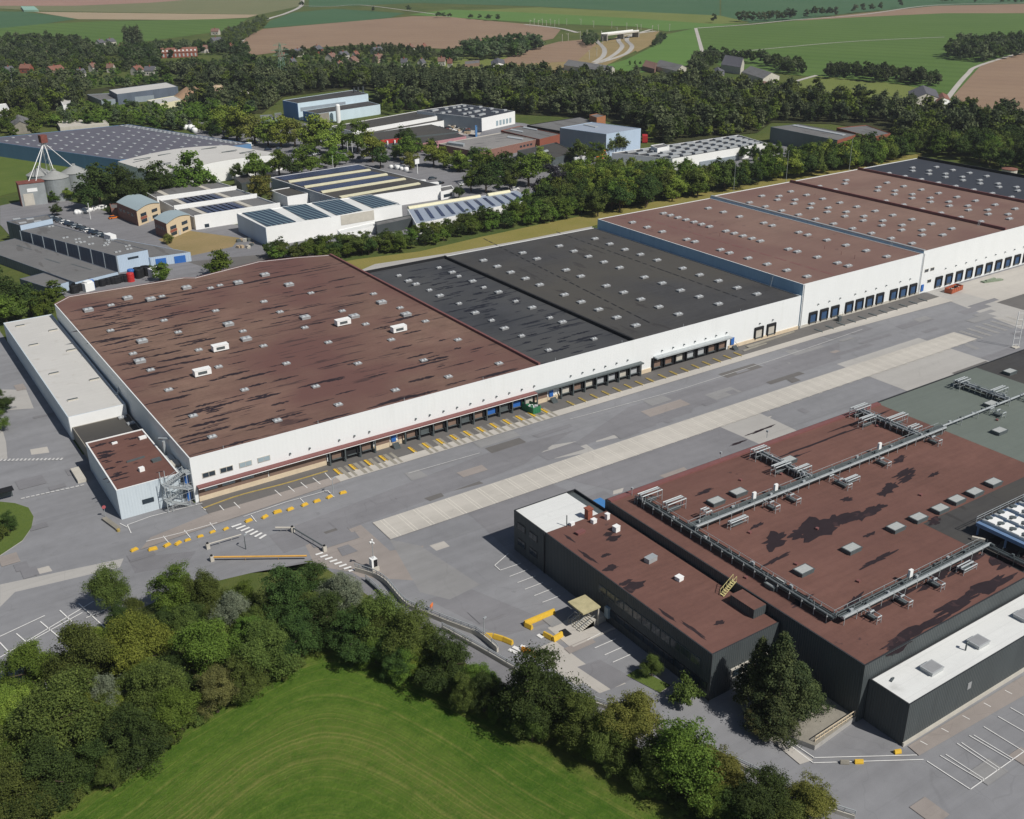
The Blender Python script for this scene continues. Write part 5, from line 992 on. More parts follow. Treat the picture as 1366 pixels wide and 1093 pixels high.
for u, v, u2, v2 in ((22, 327, 42, 333), (60, 345, 80, 351), (95, 352, 122, 360)): MB().strip([G(u, v, 3.6), G(u2, v2, 3.6)], .5, 3.54).build('lap_strip', m_steeld, r)
t, r, P = pbld('low_shed', 'small low shed with a slate blue side nearest the pale annex', 'shed', [(64, 384), (98, 374), (58, 364), (26, 372)], 3.0, m_wall_dk, m_roofg, .1, .2); wallface(t, 'gable_front', P[0], P[1], 0, 1, 0, 2.98, m_wall_lb, .1)
t, r, P = pbld('door_shed', 'low grey shed with two bright blue doors in its white gable', 'shed', [(200, 344), (254, 336.6), (156, 318.5), (105, 327)], 3.6, m_wall_lb, m_roofg, .1, .2); wallface(t, 'door', P[0], P[1], .12, .38, .1, 2.8, m_bluedoor); wallface(t, 'door', P[0], P[1], .58, .86, .1, 2.8, m_bluedoor)
# offices with curved zinc roofs and three saw roofed units
def office(label, R, h, foot=None):
    P = roofpx(R, h); t, r = arched('curved_roof_office', label, 'office', P, h-.9, 1.2, m_bufbr, m_roofz, 8, .4); a, b_ = P[0], P[1]
    wallface(t, 'side_wall', P[3], P[0], 0, 1, 0, h-1, m_brbr, .08)
    for x0 in (.14, .62):
        for z in (1.0, 3.6): wallface(t, 'window', a, b_, x0, x0+.24, z, z+1.3, m_glass)
    for x0 in (.1, .3, .5, .7): wallface(t, 'window', P[3], P[0], x0, x0+.12, 3.4, 4.7, m_glass)
    wallface(t, 'brick_band', a, b_, .12, .4, 2.4, 3.4, m_redbr, .06); wallface(t, 'door', a, b_, .44, .54, 0, 2.2, m_concw)
office('farther cream brick office with a curved zinc roof', [(181.5, 278.5), (212, 267.5), (186.6, 256.5), (155, 267.5)], 7.6); office('nearer cream brick office with a curved zinc roof by the rough ground', [(221, 295.6), (252.5, 283.3), (238, 278), (205, 289)], 7.6)
pbld('porch', 'brown brick porch beside the farther curved roof office', 'porch', [(146, 272), (158, 272), (160, 277), (148, 278)], 3.5, m_brbr, m_roofg)
U = [('rear saw roofed unit with a white upstand behind the offices', [(209.4, 265), (315.7, 250.5), (282, 240), (188, 253)]), ('middle saw roofed unit with solar panels and a white upstand', [(232.3, 277), (343, 260.8), (315, 251.5), (212, 266.5)]), ('front saw roofed unit with solar panels above a long white wall', [(259.5, 290.3), (373.7, 273), (343, 262), (233, 278.5)])]
for lab, R in U:
    t, r, P = pbld('saw_roof_unit', lab, 'industrial unit', R, 5.4, m_white, m_roofg, .6, .25); MB().prism([P[0], P[1], (P[1][0], P[1][1]+.4), (P[0][0], P[0][1]+.4)], 5.42, 6.2).build('upstand', m_white, t)
    a, b_, c, d = [Vector(p) for p in P]
    for s in (.18, .72): p, q = a.lerp(b_, s), d.lerp(c, s); MB().strip([tuple(p.lerp(q, .1)), tuple(p.lerp(q, .95))], 2.2, 4.95).build('rooflight_strip', m_concw, r)
    if 'solar' in lab:
        for k in range(6):
            s = .26+.07*k; p, q = a.lerp(b_, s), d.lerp(c, s); MB().strip([tuple(p.lerp(q, .15)), tuple(p.lerp(q, .9))], 3.4, 5.05).build('solar_panel', m_pvb, r)
    wallface(t, 'window', P[0], P[1], .1, .15, .6, 2.0, m_glass); wallface(t, 'door', P[0], P[1], .48, .55, 0, 2.6, m_concd)
# big white hall with four solar arrays
t, r, P = pbld('solar_hall', 'large white hall covered with four dark solar arrays', 'hall', [(354.5, 304), (536, 273.5), (495, 259.5), (315.8, 284.8)], 7.8, m_white, m_rooft, .3, .3); wallface(t, 'side_wall', P[3], P[0], 0.0, 1, 0, 7.6, m_wall_lb, .08); wallface(t, 'stained_panel', P[0], P[1], .53, .78, 3.6, 7.6, m_concw, .1)
Z6 = lambda *T: zl(0, 5.69, 300, 200, T)
for R in (Z6((130, 482), (340, 447), (540, 547), (318, 583)), Z6((422, 430), (612, 412), (808, 512), (612, 533)), Z6((652, 402), (850, 367), (1045, 460), (852, 500)), Z6((932, 360), (1110, 342), (1320, 408), (1122, 444))): roofquad('solar_panel', r, R, 7.62, m_pv, .15)
b = MB(); x, y = G(333, 312); b.box(x-2, y-3, 0, x+1.5, y+1, 5.2, 0).box(x-1.5, y-2.5, 5.2, x+1, y+.5, 6.2, 1).tube((x+1, y-6, 0), (x+1, y-6, 4), .8, 10, 1); b.build('plant_unit', [m_wall_g, m_steel], t)
pbld('loading_canopy', 'grey canopy and dark recess at the right end of the solar hall', 'canopy', [(503, 301), (558, 289), (556, 285), (500, 296)], 4.4, m_black, m_roofg); pbld('low_white_wing', 'low white wing in front of the solar hall partly hidden by shrubs', 'wing', [(455, 312), (518, 297), (512, 293), (450, 307)], 3.4, m_white, m_rooft)
# grey arched shed with dark strips
t, r, P = pbld('strip_roof_shed', 'silver grey low shed with slanting dark solar strips and a cream ridge light', 'shed', [(555, 299), (710, 266), (689, 254), (543, 278)], 4.6, m_white, m_roofl, .1, .2)
a, b_, c, d = [Vector(p) for p in P]
for k in range(11): s = .06+.087*k; p, q = a.lerp(b_, s), d.lerp(c, s); MB().strip([tuple(p.lerp(q, .12)), tuple(p.lerp(q, .82))], 1.5, 4.66).build('solar_panel', m_pvb, r)
for s0, s1 in ((0, .64), (.71, .92)): p, q = d.lerp(c, s0), d.lerp(c, s1); b = MB(); [b.tube((p.x, p.y-1, 4.5), (q.x, q.y-1, 4.5), 1.1, 12)]; b.build('ridge_light', m_cream, r)
# hall with cream rooflight bands
t, r, P = pbld('band_roof_hall', 'low hall with long cream rooflight bands between blue solar panels', 'hall', [(455, 267), (588, 247), (477.5, 219.3), (361, 237)], 6.6, m_white, m_roofk2, .25, .3); wallface(t, 'side_wall', P[3], P[0], 0, 1, 0, 6.5, m_wall_g, .08)
for R in (Z6((480, 240), (1095, 150), (1108, 158), (490, 251)), Z6((600, 280), (1225, 183), (1238, 193), (610, 291)), Z6((728, 318), (1360, 218), (1375, 226), (740, 330)), Z6((865, 358), (1470, 253), (1485, 262), (885, 368))): roofquad('rooflight_band', r, R, 6.4, m_cream, .4)
for R in (Z6((370, 205), (1000, 112), (1080, 140), (450, 232)), Z6((510, 250), (1110, 165), (1190, 180), (580, 276)), Z6((640, 292), (1240, 200), (1330, 215), (700, 318))): roofquad('solar_panel', r, R, 6.4, m_pvb, .1)
pbld('white_annex', 'small white walled unit with a dark roof at the corner of the banded hall', 'annex', [(383, 262.5), (411, 258), (388, 249.5), (361, 254)], 5, m_white, m_roofk2)
t, r, P = pbld('white_office', 'small white flat office right of the banded hall', 'office', [(588, 256), (606, 252), (602, 247), (585, 250)], 4, m_white, m_roofg); wallface(t, 'window', P[0], P[1], .2, .8, 1, 2.4, m_glass)
# blue factory, white long hall, saw roofed hall and neighbours
t, r, P = pbld('blue_factory', 'tall pale blue factory with a deep blue end and three black stacks', 'factory', [(397, 138), (491, 125.5), (472, 120), (377, 134)], 11, m_wall_cy, m_roofk2, .2); wallface(t, 'side_wall', P[3], P[0], 0, 1, 0, 10.8, m_wall_cb); wallface(t, 'window_band', P[0], P[1], .03, .66, 5.6, 8, m_wall_g)
b = MB()
for u, v in ((472, 129), (477.5, 128), (484, 127)): x, y = G(u, v, 8); b.tube((x, y-1, 0), (x, y-1, 14), .7, 8)
b.build('stack', m_black, t)
t, r, P = pbld('blue_factory', 'lower pale blue factory wing in front with a blue gable end', 'factory', [(424, 152), (507, 139.5), (490, 135), (404, 148)], 6.5, m_wall_cy, m_roofk2, .2); wallface(t, 'side_wall', P[3], P[0], 0, 1, 0, 6.4, m_wall_cb); wallface(t, 'concrete_panel', P[0], P[1], 0, .17, 0, 6.4, m_concd)
x, y = G(452, 164); MB().lathe((x, y, 0), [(1.5, 0), (1.5, 11), (1.2, 11.6), (.2, 11.9)], 14).build('tank', m_white, label='white upright tank before the blue factory', cat='tank', smooth=False)
pbld('long_hall', 'long low white hall with a dark roof running up to the saw roofed hall', 'hall', [(470, 175), (583, 155), (558, 148), (440, 169)], 6.4, m_white, m_roofk2, .25); pbld('long_hall', 'lower white step along the front of the long low hall', 'hall', [(480, 181), (592, 161), (588, 156), (474, 176)], 4.2, m_white, m_roofk2, .25)
t, r, P = pbld('saw_roof_hall', 'dark roofed hall with scattered white rooflights against the wood', 'hall', [(642.5, 158), (687, 148.5), (617, 139), (556, 148)], 8, m_white, m_roofkk, .2); wallface(t, 'side_wall', P[3], P[0], .3, 1, 0, 7.9, m_wall_g)
for q in quadpts(P, 6, 4, .04): x, y = q; place('rooflight', cell('saw', lambda: MB().prism([(-1.6, -1), (1.6, -1), (1.6, 1), (-1.6, 1)], 0, .9), 'rooflight', m_sky_l), r, x+random.uniform(-3, 3), y, 7.8, ori(P))
for k in range(5): wallface(t, 'window', P[0], P[1], .42+.1*k, .48+.1*k, 1.5, 4.5, m_glassl)
pbld('blue_portal', 'blue steel portal standing in the yard of the dark roofed hall', 'portal', [(634, 170), (636.5, 169.5), (636, 167), (633.5, 167.5)], 6, m_bluek, m_bluek)
t, r, P = pbld('red_front_shed', 'dark roofed shed with a red fascia and white pillars', 'shed', [(506, 187), (612, 176), (575, 166), (493, 178)], 5, m_steeld, m_roofk2, .2); wallface(t, 'red_front', P[0], P[1], 0, .3, 2.6, 4.9, m_red)
for k in range(6): p = Vector(P[0]).lerp(Vector(P[1]), k*.09); MB().box(p.x-.4, p.y-1, 0, p.x+.4, p.y-.2, 4.2).build('pillar', m_white, t)
pbld('pink_wall_shed', 'low dark roofed shed with a long dusty pink wall', 'shed', [(560, 192), (622, 182), (602, 175), (535, 186)], 4.4, plain('dusty_pink', S(176, 132, 138), .8), m_roofk2, .2)
t, r, P = pbld('brick_works', 'wide flat works roof in patchy grey over a brown brick wall', 'works', [(638, 203), (716, 186), (668, 177), (585, 192)], 5, m_brbr, roofing('patchy_works_roof', S(136, 134, 132), S(84, 84, 86), .56, (.05, .2, 1), .7, .12), .3, .3, cop=m_concw)
for k in range(4): wallface(t, 'window', P[0], P[1], .7+.06*k, .735+.06*k, 2.4, 3.4, m_glass)
roofquad('rooflight', r, [(676, 184), (697, 187), (698, 185), (678, 182)], 4.8, m_sky_l, .3); roofquad('rooflight', r, [(596, 193), (618, 196), (620, 194), (600, 191)], 4.8, m_steel, 1.2)
t, r, P = pbld('flat_works', 'flat grey roofed works with long white rooflights left of the grey cube', 'works', [(720, 186), (748, 179), (694, 168), (668, 174)], 5.5, m_redbr, m_roofg, .3); roofquad('rooflight', r, [(697, 171), (716, 174.5), (717, 173), (699, 169.6)], 5.3, m_sky_l, .3); roofquad('rooflight', r, [(680, 174), (697, 177), (698, 175.5), (682, 172.5)], 5.3, m_sky_l, .3)
t, r, P = pbld('flat_works', 'flat grey works roof behind the grey cube', 'works', [(748, 175), (800, 164), (774, 156), (703, 167)], 6, m_rubber, m_roofg, .3); pbld('brick_tower', 'brown brick box on the works roof by the wood', 'tower', [(796, 157), (808, 154.5), (797, 151.5), (786, 153.5)], 9.5, plain('orange_brick', S(160, 110, 78), .85, .12), m_roofg)
t, r, P = pbld('low_offices', 'low dark offices with a strip of white windows nearest the tree belt', 'office', [(722, 216), (770, 203), (742, 190), (690, 201)], 4, m_steeld, m_roofk2, .3); roofquad('rooflight', r, [(712, 205), (730, 200.5), (732, 202), (714, 206.5)], 3.8, m_sky_l, .4)
t, r, P = pbld('grey_cube', 'tall pale grey metal cube building behind three young trees', 'warehouse', [(809, 179), (855, 171.5), (790, 163), (747, 170.5)], 12.5, m_wall_lb, m_roofl, .2); wallface(t, 'side_wall', P[3], P[0], 0, 1, 0, 12.3, m_wall_g); roofquad('rooflight', r, [(778, 167), (794, 170.5), (798, 169.5), (782, 166)], 12.4, m_sky_l, .3)
t, r, P = pbld('white_rooflight_hall', 'white walled hall with rows of long white rooflights on a dark roof', 'hall', [(897, 212), (1022, 191), (985, 180), (816, 204)], 6.5, m_white, m_roofk, .3, .3)
for q in quadpts(P, 8, 5, .03): place('rooflight', cell('bar', lambda: MB().prism([(-3, -1.1), (3, -1.1), (3, 1.1), (-3, 1.1)], 0, .8), 'rooflight', m_sky_l), r, *q, 6.2, ori(P))
wallface(t, 'loading_bay', P[0], P[1], .28, .7, 0, 2.6, m_wall_g, .5); pbld('stair_head', 'white box rising from the left end of the rooflight hall', 'roof block', [(877, 198), (893, 195), (885, 191.5), (868, 194)], 8.6, m_white, m_roofg)
t, r, P = pbld('dark_hall', 'dark green grey hall with one long rooflight and a red door end', 'hall', [(1117, 187), (1141, 179.5), (1066, 165.5), (1028, 169.5)], 8.5, m_wall_dg, m_roofg, .15); wallface(t, 'end_wall', P[0], P[1], 0, 1, 0, 8.4, m_redbr); wallface(t, 'door', P[0], P[1], .2, .6, 0, 4, m_red, .2); wallface(t, 'window', P[0], P[1], .1, .9, 5.2, 6.6, m_glass, .2); roofquad('rooflight', r, [(1056, 168), (1124, 181), (1128, 179.8), (1060, 167)], 8.4, m_sky_l, .3)
t, r, P = pbld('brick_unit', 'flat roofed brick unit beyond the dark green grey hall', 'industrial unit', [(1163, 183), (1188, 178), (1156, 167), (1116, 170.5)], 6, m_redbr, m_roofg, .3); wallface(t, 'door', P[0], P[1], .3, .7, .5, 4, m_red, .2)
t, r, P = pbld('slate_shed', 'long slate blue shed with pale roof edges beneath the village', 'shed', [(156, 126), (237, 115.5), (222, 110), (145, 120)], 7.5, m_wall_dk, m_roofw, .2); pbld('slate_shed', 'low grey shed with pale roof strips before the slate blue one', 'shed', [(135, 134), (205, 127), (190, 122), (116, 126)], 4, m_wall_g, m_roofg); pbld('cream_shed', 'low cream walled shed right of the slate blue sheds', 'shed', [(212, 139), (243, 133), (232, 128), (196, 134)], 4, m_cream, m_roofw)
pbld('flat_shed', 'low flat roofed pale shed at the left edge below the village', 'shed', [(-4, 138), (22, 134), (24, 123), (-6, 126)], 4, m_concw, m_roofg); pbld('white_shed', 'small white unit between trees above the dotted shed', 'shed', [(84, 141), (94, 139), (93, 124), (74, 122)], 6, m_white, m_roofw); gable('barn', 'grey pitched barn behind the dotted shed at the left', 'barn', [G(18, 180), G(42, 178), G(40, 168), G(14, 172)], 5, 3, m_concd, m_roofg)
pbld('white_unit', 'white cube unit at the left edge above the dotted shed', 'shed', [(-6, 148), (12, 145), (8, 138), (-8, 140)], 5, m_white, m_rooft); pbld('low_white_units', 'low cream units half hidden by trees behind the dotted shed', 'shed', [(80, 170), (145, 165), (138, 158), (75, 162)], 3, m_concw, m_concw)
pbld('grey_house', 'small grey house left of the blue factory', 'building', [(349, 160), (366, 158), (362, 153), (347, 154)], 4, m_wall_g, m_roofg); pbld('green_tank_house', 'green grey box beside the blue factory end wall', 'building', [(367, 158), (377, 156), (375, 150), (366, 151)], 6, plain('sage_cladding', S(120, 140, 116), .7), m_roofg)
# ------------------------------------------------------------------ stored goods, vehicles
def car_mesh(kind):
    b = MB()
    if kind == 'van': b.prism([(-2.6, -.98), (2.6, -.98), (2.6, .98), (-2.6, .98)], .35, 1.1, 0); b.prism([(-2.6, -.95), (1.5, -.95), (1.5, .95), (-2.6, .95)], 1.1, 2.4, 0); b.poly([(1.5, -.9, 2.3), (1.5, .9, 2.3), (2.4, .9, 1.12), (2.4, -.9, 1.12)], 1); b.poly([(1.5, -.96, 2.3), (2.4, -.96, 1.12), (1.5, -.96, 1.12)], 1); b.poly([(1.5, .96, 2.3), (2.4, .96, 1.12), (1.5, .96, 1.12)], 1)
    else:
        b.prism([(-2.1, -.86), (2.1, -.86), (2.1, .86), (-2.1, .86)], .32, .88, 0); lo = [(-1.9, -.8), (1.1, -.8), (1.1, .8), (-1.9, .8)]; hi = [(-1.3, -.66), (.35, -.66), (.35, .66), (-1.3, .66)]
        for i in range(4): j = (i+1) % 4; b.poly([(*lo[i], .88), (*lo[j], .88), (*hi[j], 1.45), (*hi[i], 1.45)], 1)
        b.poly([(*p, 1.45) for p in hi], 0)
    w = 1.65 if kind == 'van' else 1.35
    return b, w
def car(kind, m, loc, a, label, group=None, cat='car'):
    key = (kind, m.name)
    b, w = car_mesh(kind); t = thing('parked_van' if kind == 'van' else 'parked_car', label, cat, loc, group, rotz=a)
    o = bpy.data.objects.new('body', cell(key, lambda: b, 'body', [m, m_glass])); COL.objects.link(o); o.parent = t
    wh_ = cell('wheel', lambda: MB().tube((0, -.12, .33), (0, .12, .33), .33, 12), 'wheel', [m_rubber])
    for x in (-w, w):
        for y in (-.8, .8): q = bpy.data.objects.new('wheel', wh_); COL.objects.link(q); q.parent = t; q.location = (x, y, 0)
    return t
cm = [m_rubber, plain('navy_paint', S(40, 50, 72), .3), m_white, plain('grey_paint', S(90, 96, 102), .3), m_rubber, plain('silver_paint', S(170, 176, 180), .3)]
cn = ['black', 'navy', 'white', 'grey', 'black', 'silver']
c0, c1 = Vector(G(66, 291)), Vector(G(141, 317))
cl_ = {}
for i in range(15):
    p = c0.lerp(c1, i/14); nm = cn[(i*5) % 6]; cl_.setdefault(nm, 0); cl_[nm] += 1
    car('car', cm[(i*5) % 6], (p.x, p.y, .03), ori([c0, c1])+math.pi/2+random.uniform(-.1, .1), f'{nm} car in the tight row parked along the far side of the long slate shed', 'cars parked along the long shed')
p = G(148, 322); b = MB().obox(*p, .3, 5.5, 2.5, 2.6, ori([c0, c1])); b.box(p[0]-.8, p[1]-.8, .03, p[0]+.8, p[1]+.8, .3); b.build('white_container', m_white, label='white box container at the end of the row of cars', cat='container')
car('car', m_orange, (*G(152, 292), .03), .1, 'orange pickup-like car parked by the farther curved roof office'); car('van', m_white, (*G(564, 247), .04), -.2, 'white van on the lane above the banded hall', None, 'van'); car('van', m_white, (*G(581, 250), .04), -.2, 'second white van right of the first above the banded hall', None, 'van')
car('car', cm[1], (*G(599, 262), .04), .1, 'dark car beside the small white flat office'); car('van', plain('pale_blue_paint', S(150, 180, 205), .4), (*G(713, 264), .04), 1.2, 'pale blue van under the trees beyond the strip roofed shed', None, 'van'); car('van', m_white, (*G(332, 196), .04), .3, 'white van under the street trees by the arched hall', None, 'van')
for i, (u, v) in enumerate(((300, 186), (372, 200), (398, 206))): car('car', [m_rubber, plain('grey_paint', S(90, 96, 102), .3), cm[1]][i], (*G(u, v), .04), .3+i*.3, ['black car parked at the edge of the shade under the first street tree', 'grey car on the estate road behind the arched hall', 'navy car beneath the street trees before the banded hall'][i])
for i, (u, v) in enumerate(((770, 218), (780, 216), (789, 214))): x, y = G(u, v); b = MB().obox(x, y, 1, 12, 2.5, 2.9, .9); b.obox(x, y, .1, 10, 2.2, .9, .9, 1); b.build('trailer', [m_white, m_rubber], label=f"{['left', 'middle', 'right'][i]} of three white lorry trailers side by side in front of the grey cube", cat='trailer', group='trailers by the grey cube')
x, y = G(800, 214); b = MB().obox(x, y, .8, 5, 2.4, 1.2, .5, 0).obox(x+1, y+.5, 2, 2.2, 2.2, 1.2, .5, 0).obox(x, y, 0, 4.6, 2.6, .8, .5, 1).tube((x+1.5, y, 2.4), (x+4.5, y+1.5, 4.6), .3, 5, 0).tube((x+4.5, y+1.5, 4.6), (x+6.5, y+2.5, 2.0), .25, 5, 0); b.build('excavator', [m_orange, m_rubber], label='orange excavator beside the white trailers', cat='excavator')
x, y = G(860, 190); b = MB().obox(x, y, .5, 7, 3, 3.6, .9, 0).obox(x, y, 0, 6, 2.6, .5, .9, 1); b.build('lorry_box', [m_red, m_rubber], label='red lorry box beside the grey cube', cat='lorry')
# drums and containers on the rear lane, sacks by the silos
def drums(px, r, h, m, label, n, grp, jit=.6):
    first = None
    for i in range(n):
        x, y = G(*px(i/max(1, n-1))); x += random.uniform(-jit, jit); y += random.uniform(-jit, jit)
        if first is None: first = MB().lathe((0, 0, 0), [(r, 0), (r*1.04, h*.05), (r, h*.1), (r, h*.45), (r*1.04, h*.5), (r, h*.55), (r, h*.93), (r*.9, h)], 14).build('drum', m, label=label, cat='drum', group=grp); first.location = (x, y, .04)
        else: dup(first, (x, y, .04))
drums(lambda t: (127+40*t, 383-7*t), 1.2, 2.6, m_rubber, 'black tank drum among those lined up behind the brown roof', 12, 'black drums on the rear lane'); drums(lambda t: (180+24*t, 371-4*t), 1.2, 3.4, m_rubber, 'tall black drum in the block before the pale blue gable', 9, 'tall drums before the gable', 1.6); drums(lambda t: (96+18*t, 391-3*t), 1.3, 3, m_rubber, 'black drum at the left end near the small tree', 6, 'black drums near the small tree', 1.2)
for (u, v, m, l) in ((122, 386, m_bluedoor, 'blue upright tank among the black drums'), (175, 376, m_red, 'red drum on the rear lane'), (117, 387, m_green, 'green drum at the left of the rear lane'), (176, 371, m_bluedoor, 'blue drum next to the red one')): drums(lambda t: (u, v), 1.3, 3.2, m, l, 1, 'coloured drums on the rear lane', 0)
for u, v, l in ((207, 369, 'white sheeted stack at the right end of the black drums'), (118, 388, 'white tank cube among the drums at the left')): x, y = G(u, v); b = MB(); b.obox(x, y, .04, 3.4, 3, 3.0, .3).obox(x+.2, y, 3.04, 2.4, 2.2, .4, .5); b.build('covered_stack', m_white, label=l, cat='stack')
def sacks(px0, px1, n, label, grp, s=1.0):
    first = None
    for i in range(n):
        t = i/max(1, n-1); x, y = G(px0[0]+(px1[0]-px0[0])*t+random.uniform(-3, 3), px0[1]+(px1[1]-px0[1])*t+random.uniform(-1, 1))
        if first is None: first = MB().lathe((0, 0, 0), [(.55*s, 0), (.75*s, .25*s), (.75*s, .9*s), (.5*s, 1.15*s), (.15*s, 1.2*s)], 10).build('bulk_sack', m_white, label=label, cat='sack', group=grp, smooth=True); first.location = (x, y, .03)
        else: dup(first, (x, y, .03), random.random()*3, scale=random.uniform(.8, 1.3))
sacks((103, 286), (142, 277), 26, 'white bulk sack in the heap by the car park in front of the silos', 'white sacks by the silos', 1.3); sacks((232, 167), (262, 176), 16, 'white bale in the heap beyond the dotted shed', 'white bales', 2.2); sacks((524, 224), (540, 228), 8, 'white sack on the corner behind the banded hall', 'white sacks by the road', 1.5)
for i in range(26):
    x, y = G(random.uniform(595, 635), random.uniform(167, 180)); nm = ['pale', 'sand coloured', 'grey', 'rusty'][i % 4]; MB().obox(x, y, 0, random.uniform(1, 3), random.uniform(1, 2.4), random.uniform(.6, 2), random.random()*3).build('crate', [m_concw, m_soil, m_steeld, m_rust][i % 4], label=f'{nm} crate in the jumble before the dark roofed hall', cat='crate', group=f'{nm} crates before the dark roofed hall')
b = MB()
for i in range(10): x, y = G(random.uniform(318, 338), random.uniform(320, 333)); b.obox(x, y, 0, 1.6, 1.2, random.uniform(.5, 1.4), random.random()*3, i % 3)
b.build('pallet_stack', [m_soil, m_concw, m_steeld], label='pallets and crates on the turning yard left of the solar hall', cat='pallets')
for (u, v, h, l) in ((121, 293, 7, 'white lamp post at the car park by the sacks'), (445, 232, 9, 'first white flagpole behind the banded hall'), (465, 214, 10, 'second white flagpole behind the banded hall'), (471, 214, 10, 'third white flagpole behind the banded hall')):
    x, y = G(u, v); t = thing('flagpole' if 'flag' in l else 'lamp_post', l, 'pole', (x, y)); MB().tube((x, y, 0), (x, y, h), .12, 6).build('pole', m_white, t); MB().obox(x, y, h-.1, .6, .3, .25).build('head', m_steel, t)
x, y = G(557, 232); b = MB(); b.tube((x, y, 0), (x, y, 6), .2, 6).obox(x, y, 5, 3, .3, 2.4, .3); b.build('sign_board', m_white, label='white advertising board on a post on the lawn', cat='sign')
def heap(px, r, h, m, label):
    x, y = G(*px); V = [(x, y, h)]; b = MB(); n = 26; rings = [(.12, .97), (.3, .8), (.55, .5), (.8, .2), (1, -.02)]
    for k, (rr, hh) in enumerate(rings):
        for i in range(n): t = 2*math.pi*i/n; q = r*rr*(1+.12*math.sin(3*t+k)+random.uniform(-.05, .05)); b.v.append((x+q*math.cos(t)*1.35, y+q*math.sin(t), h*hh*(1+random.uniform(-.06, .06))))
    for k in range(len(rings)-1):
        for i in range(n): j = (i+1) % n; b.f.append((k*n+i, (k+1)*n+i, (k+1)*n+j, k*n+j)); b.m.append(0)
    b.f.append(tuple(range(n))); b.m.append(0); b.build('spoil_heap', m, label=label, cat='heap', smooth=True)
heap((256, 132), 15, 9, plain('brown_earth', S(150, 124, 100), .95, .1), 'brown earth heap behind the sheds'); heap((293, 134), 14, 11, m_soil, 'pale sand heap right of the brown earth heap'); heap((325, 130), 7, 5, plain('grey_gravel', S(176, 170, 160), .95), 'small grey gravel heap right of the sand')

vr = random.Random(5)
for i in range(14):
    nm = vr.choice(cn); u, v = vr.uniform(586, 640), vr.uniform(170, 178); car('car', cm[cn.index(nm)], (*G(u, v), .06), vr.uniform(-.4, .4)+(1.57 if i % 2 else 0), f'{nm} car parked in the yard before the dark roofed hall', f'{nm} cars before the dark roofed hall')
for i in range(16):
    t_ = vr.random(); nm = vr.choice(cn); u, v = (345+t_*250, 197+t_*26) if i < 9 else (560+t_*170, 240+t_*22); car('car', cm[cn.index(nm)], (*G(u+vr.uniform(-4, 4), v+vr.uniform(-3, 3)), .06), vr.uniform(-.3, .3), f"{nm} car along the estate road {'behind the arched hall' if i < 9 else 'below the estate lawn'}", f"{nm} cars along the estate road {'behind the arched hall' if i < 9 else 'below the estate lawn'}")
# ------------------------------------------------------------------ trees
def unit(n):
    v = RNG.normal(size=(n, 3)); return v/np.linalg.norm(v, axis=1, keepdims=True)
def leafmesh(name, C, Nn, S_, tint, mats, extra=None):
    """C centres, Nn normals, S_ sizes -> one mesh of small leaf-spray faces"""
    n = len(C); r = unit(n); a = np.cross(Nn, r); a /= np.linalg.norm(a, axis=1, keepdims=True)+1e-9; b = np.cross(Nn, a)
    S_ = S_[:, None]; asp = RNG.uniform(.55, .9, (n, 1)); bend = Nn*S_*RNG.uniform(-.25, .1, (n, 1))
    V = np.stack([C-a*S_, C-b*S_*asp+bend, C+a*S_, C+b*S_*asp+bend], 1).reshape(-1, 3); F = np.arange(4*n).reshape(-1, 4)
    T = np.repeat(tint, 4); return V, F, T
def tomesh(name, V, F, T, mats, mi=None):
    me = bpy.data.meshes.new(name); me.vertices.add(len(V)); me.vertices.foreach_set('co', V.astype(np.float32).ravel())
    me.loops.add(F.size); me.loops.foreach_set('vertex_index', F.astype(np.int32).ravel()); me.polygons.add(len(F))
    me.polygons.foreach_set('loop_start', np.arange(0, F.size, F.shape[1], dtype=np.int32)); me.polygons.foreach_set('loop_total', np.full(len(F), F.shape[1], np.int32))
    at = me.attributes.new('tint', 'FLOAT', 'POINT'); at.data.foreach_set('value', np.clip(T, 0, 1).astype(np.float32))
    for m in mats: me.materials.append(m)
    if mi is not None: me.polygons.foreach_set('material_index', mi.astype(np.int32))
    me.update(); me.validate(); return me
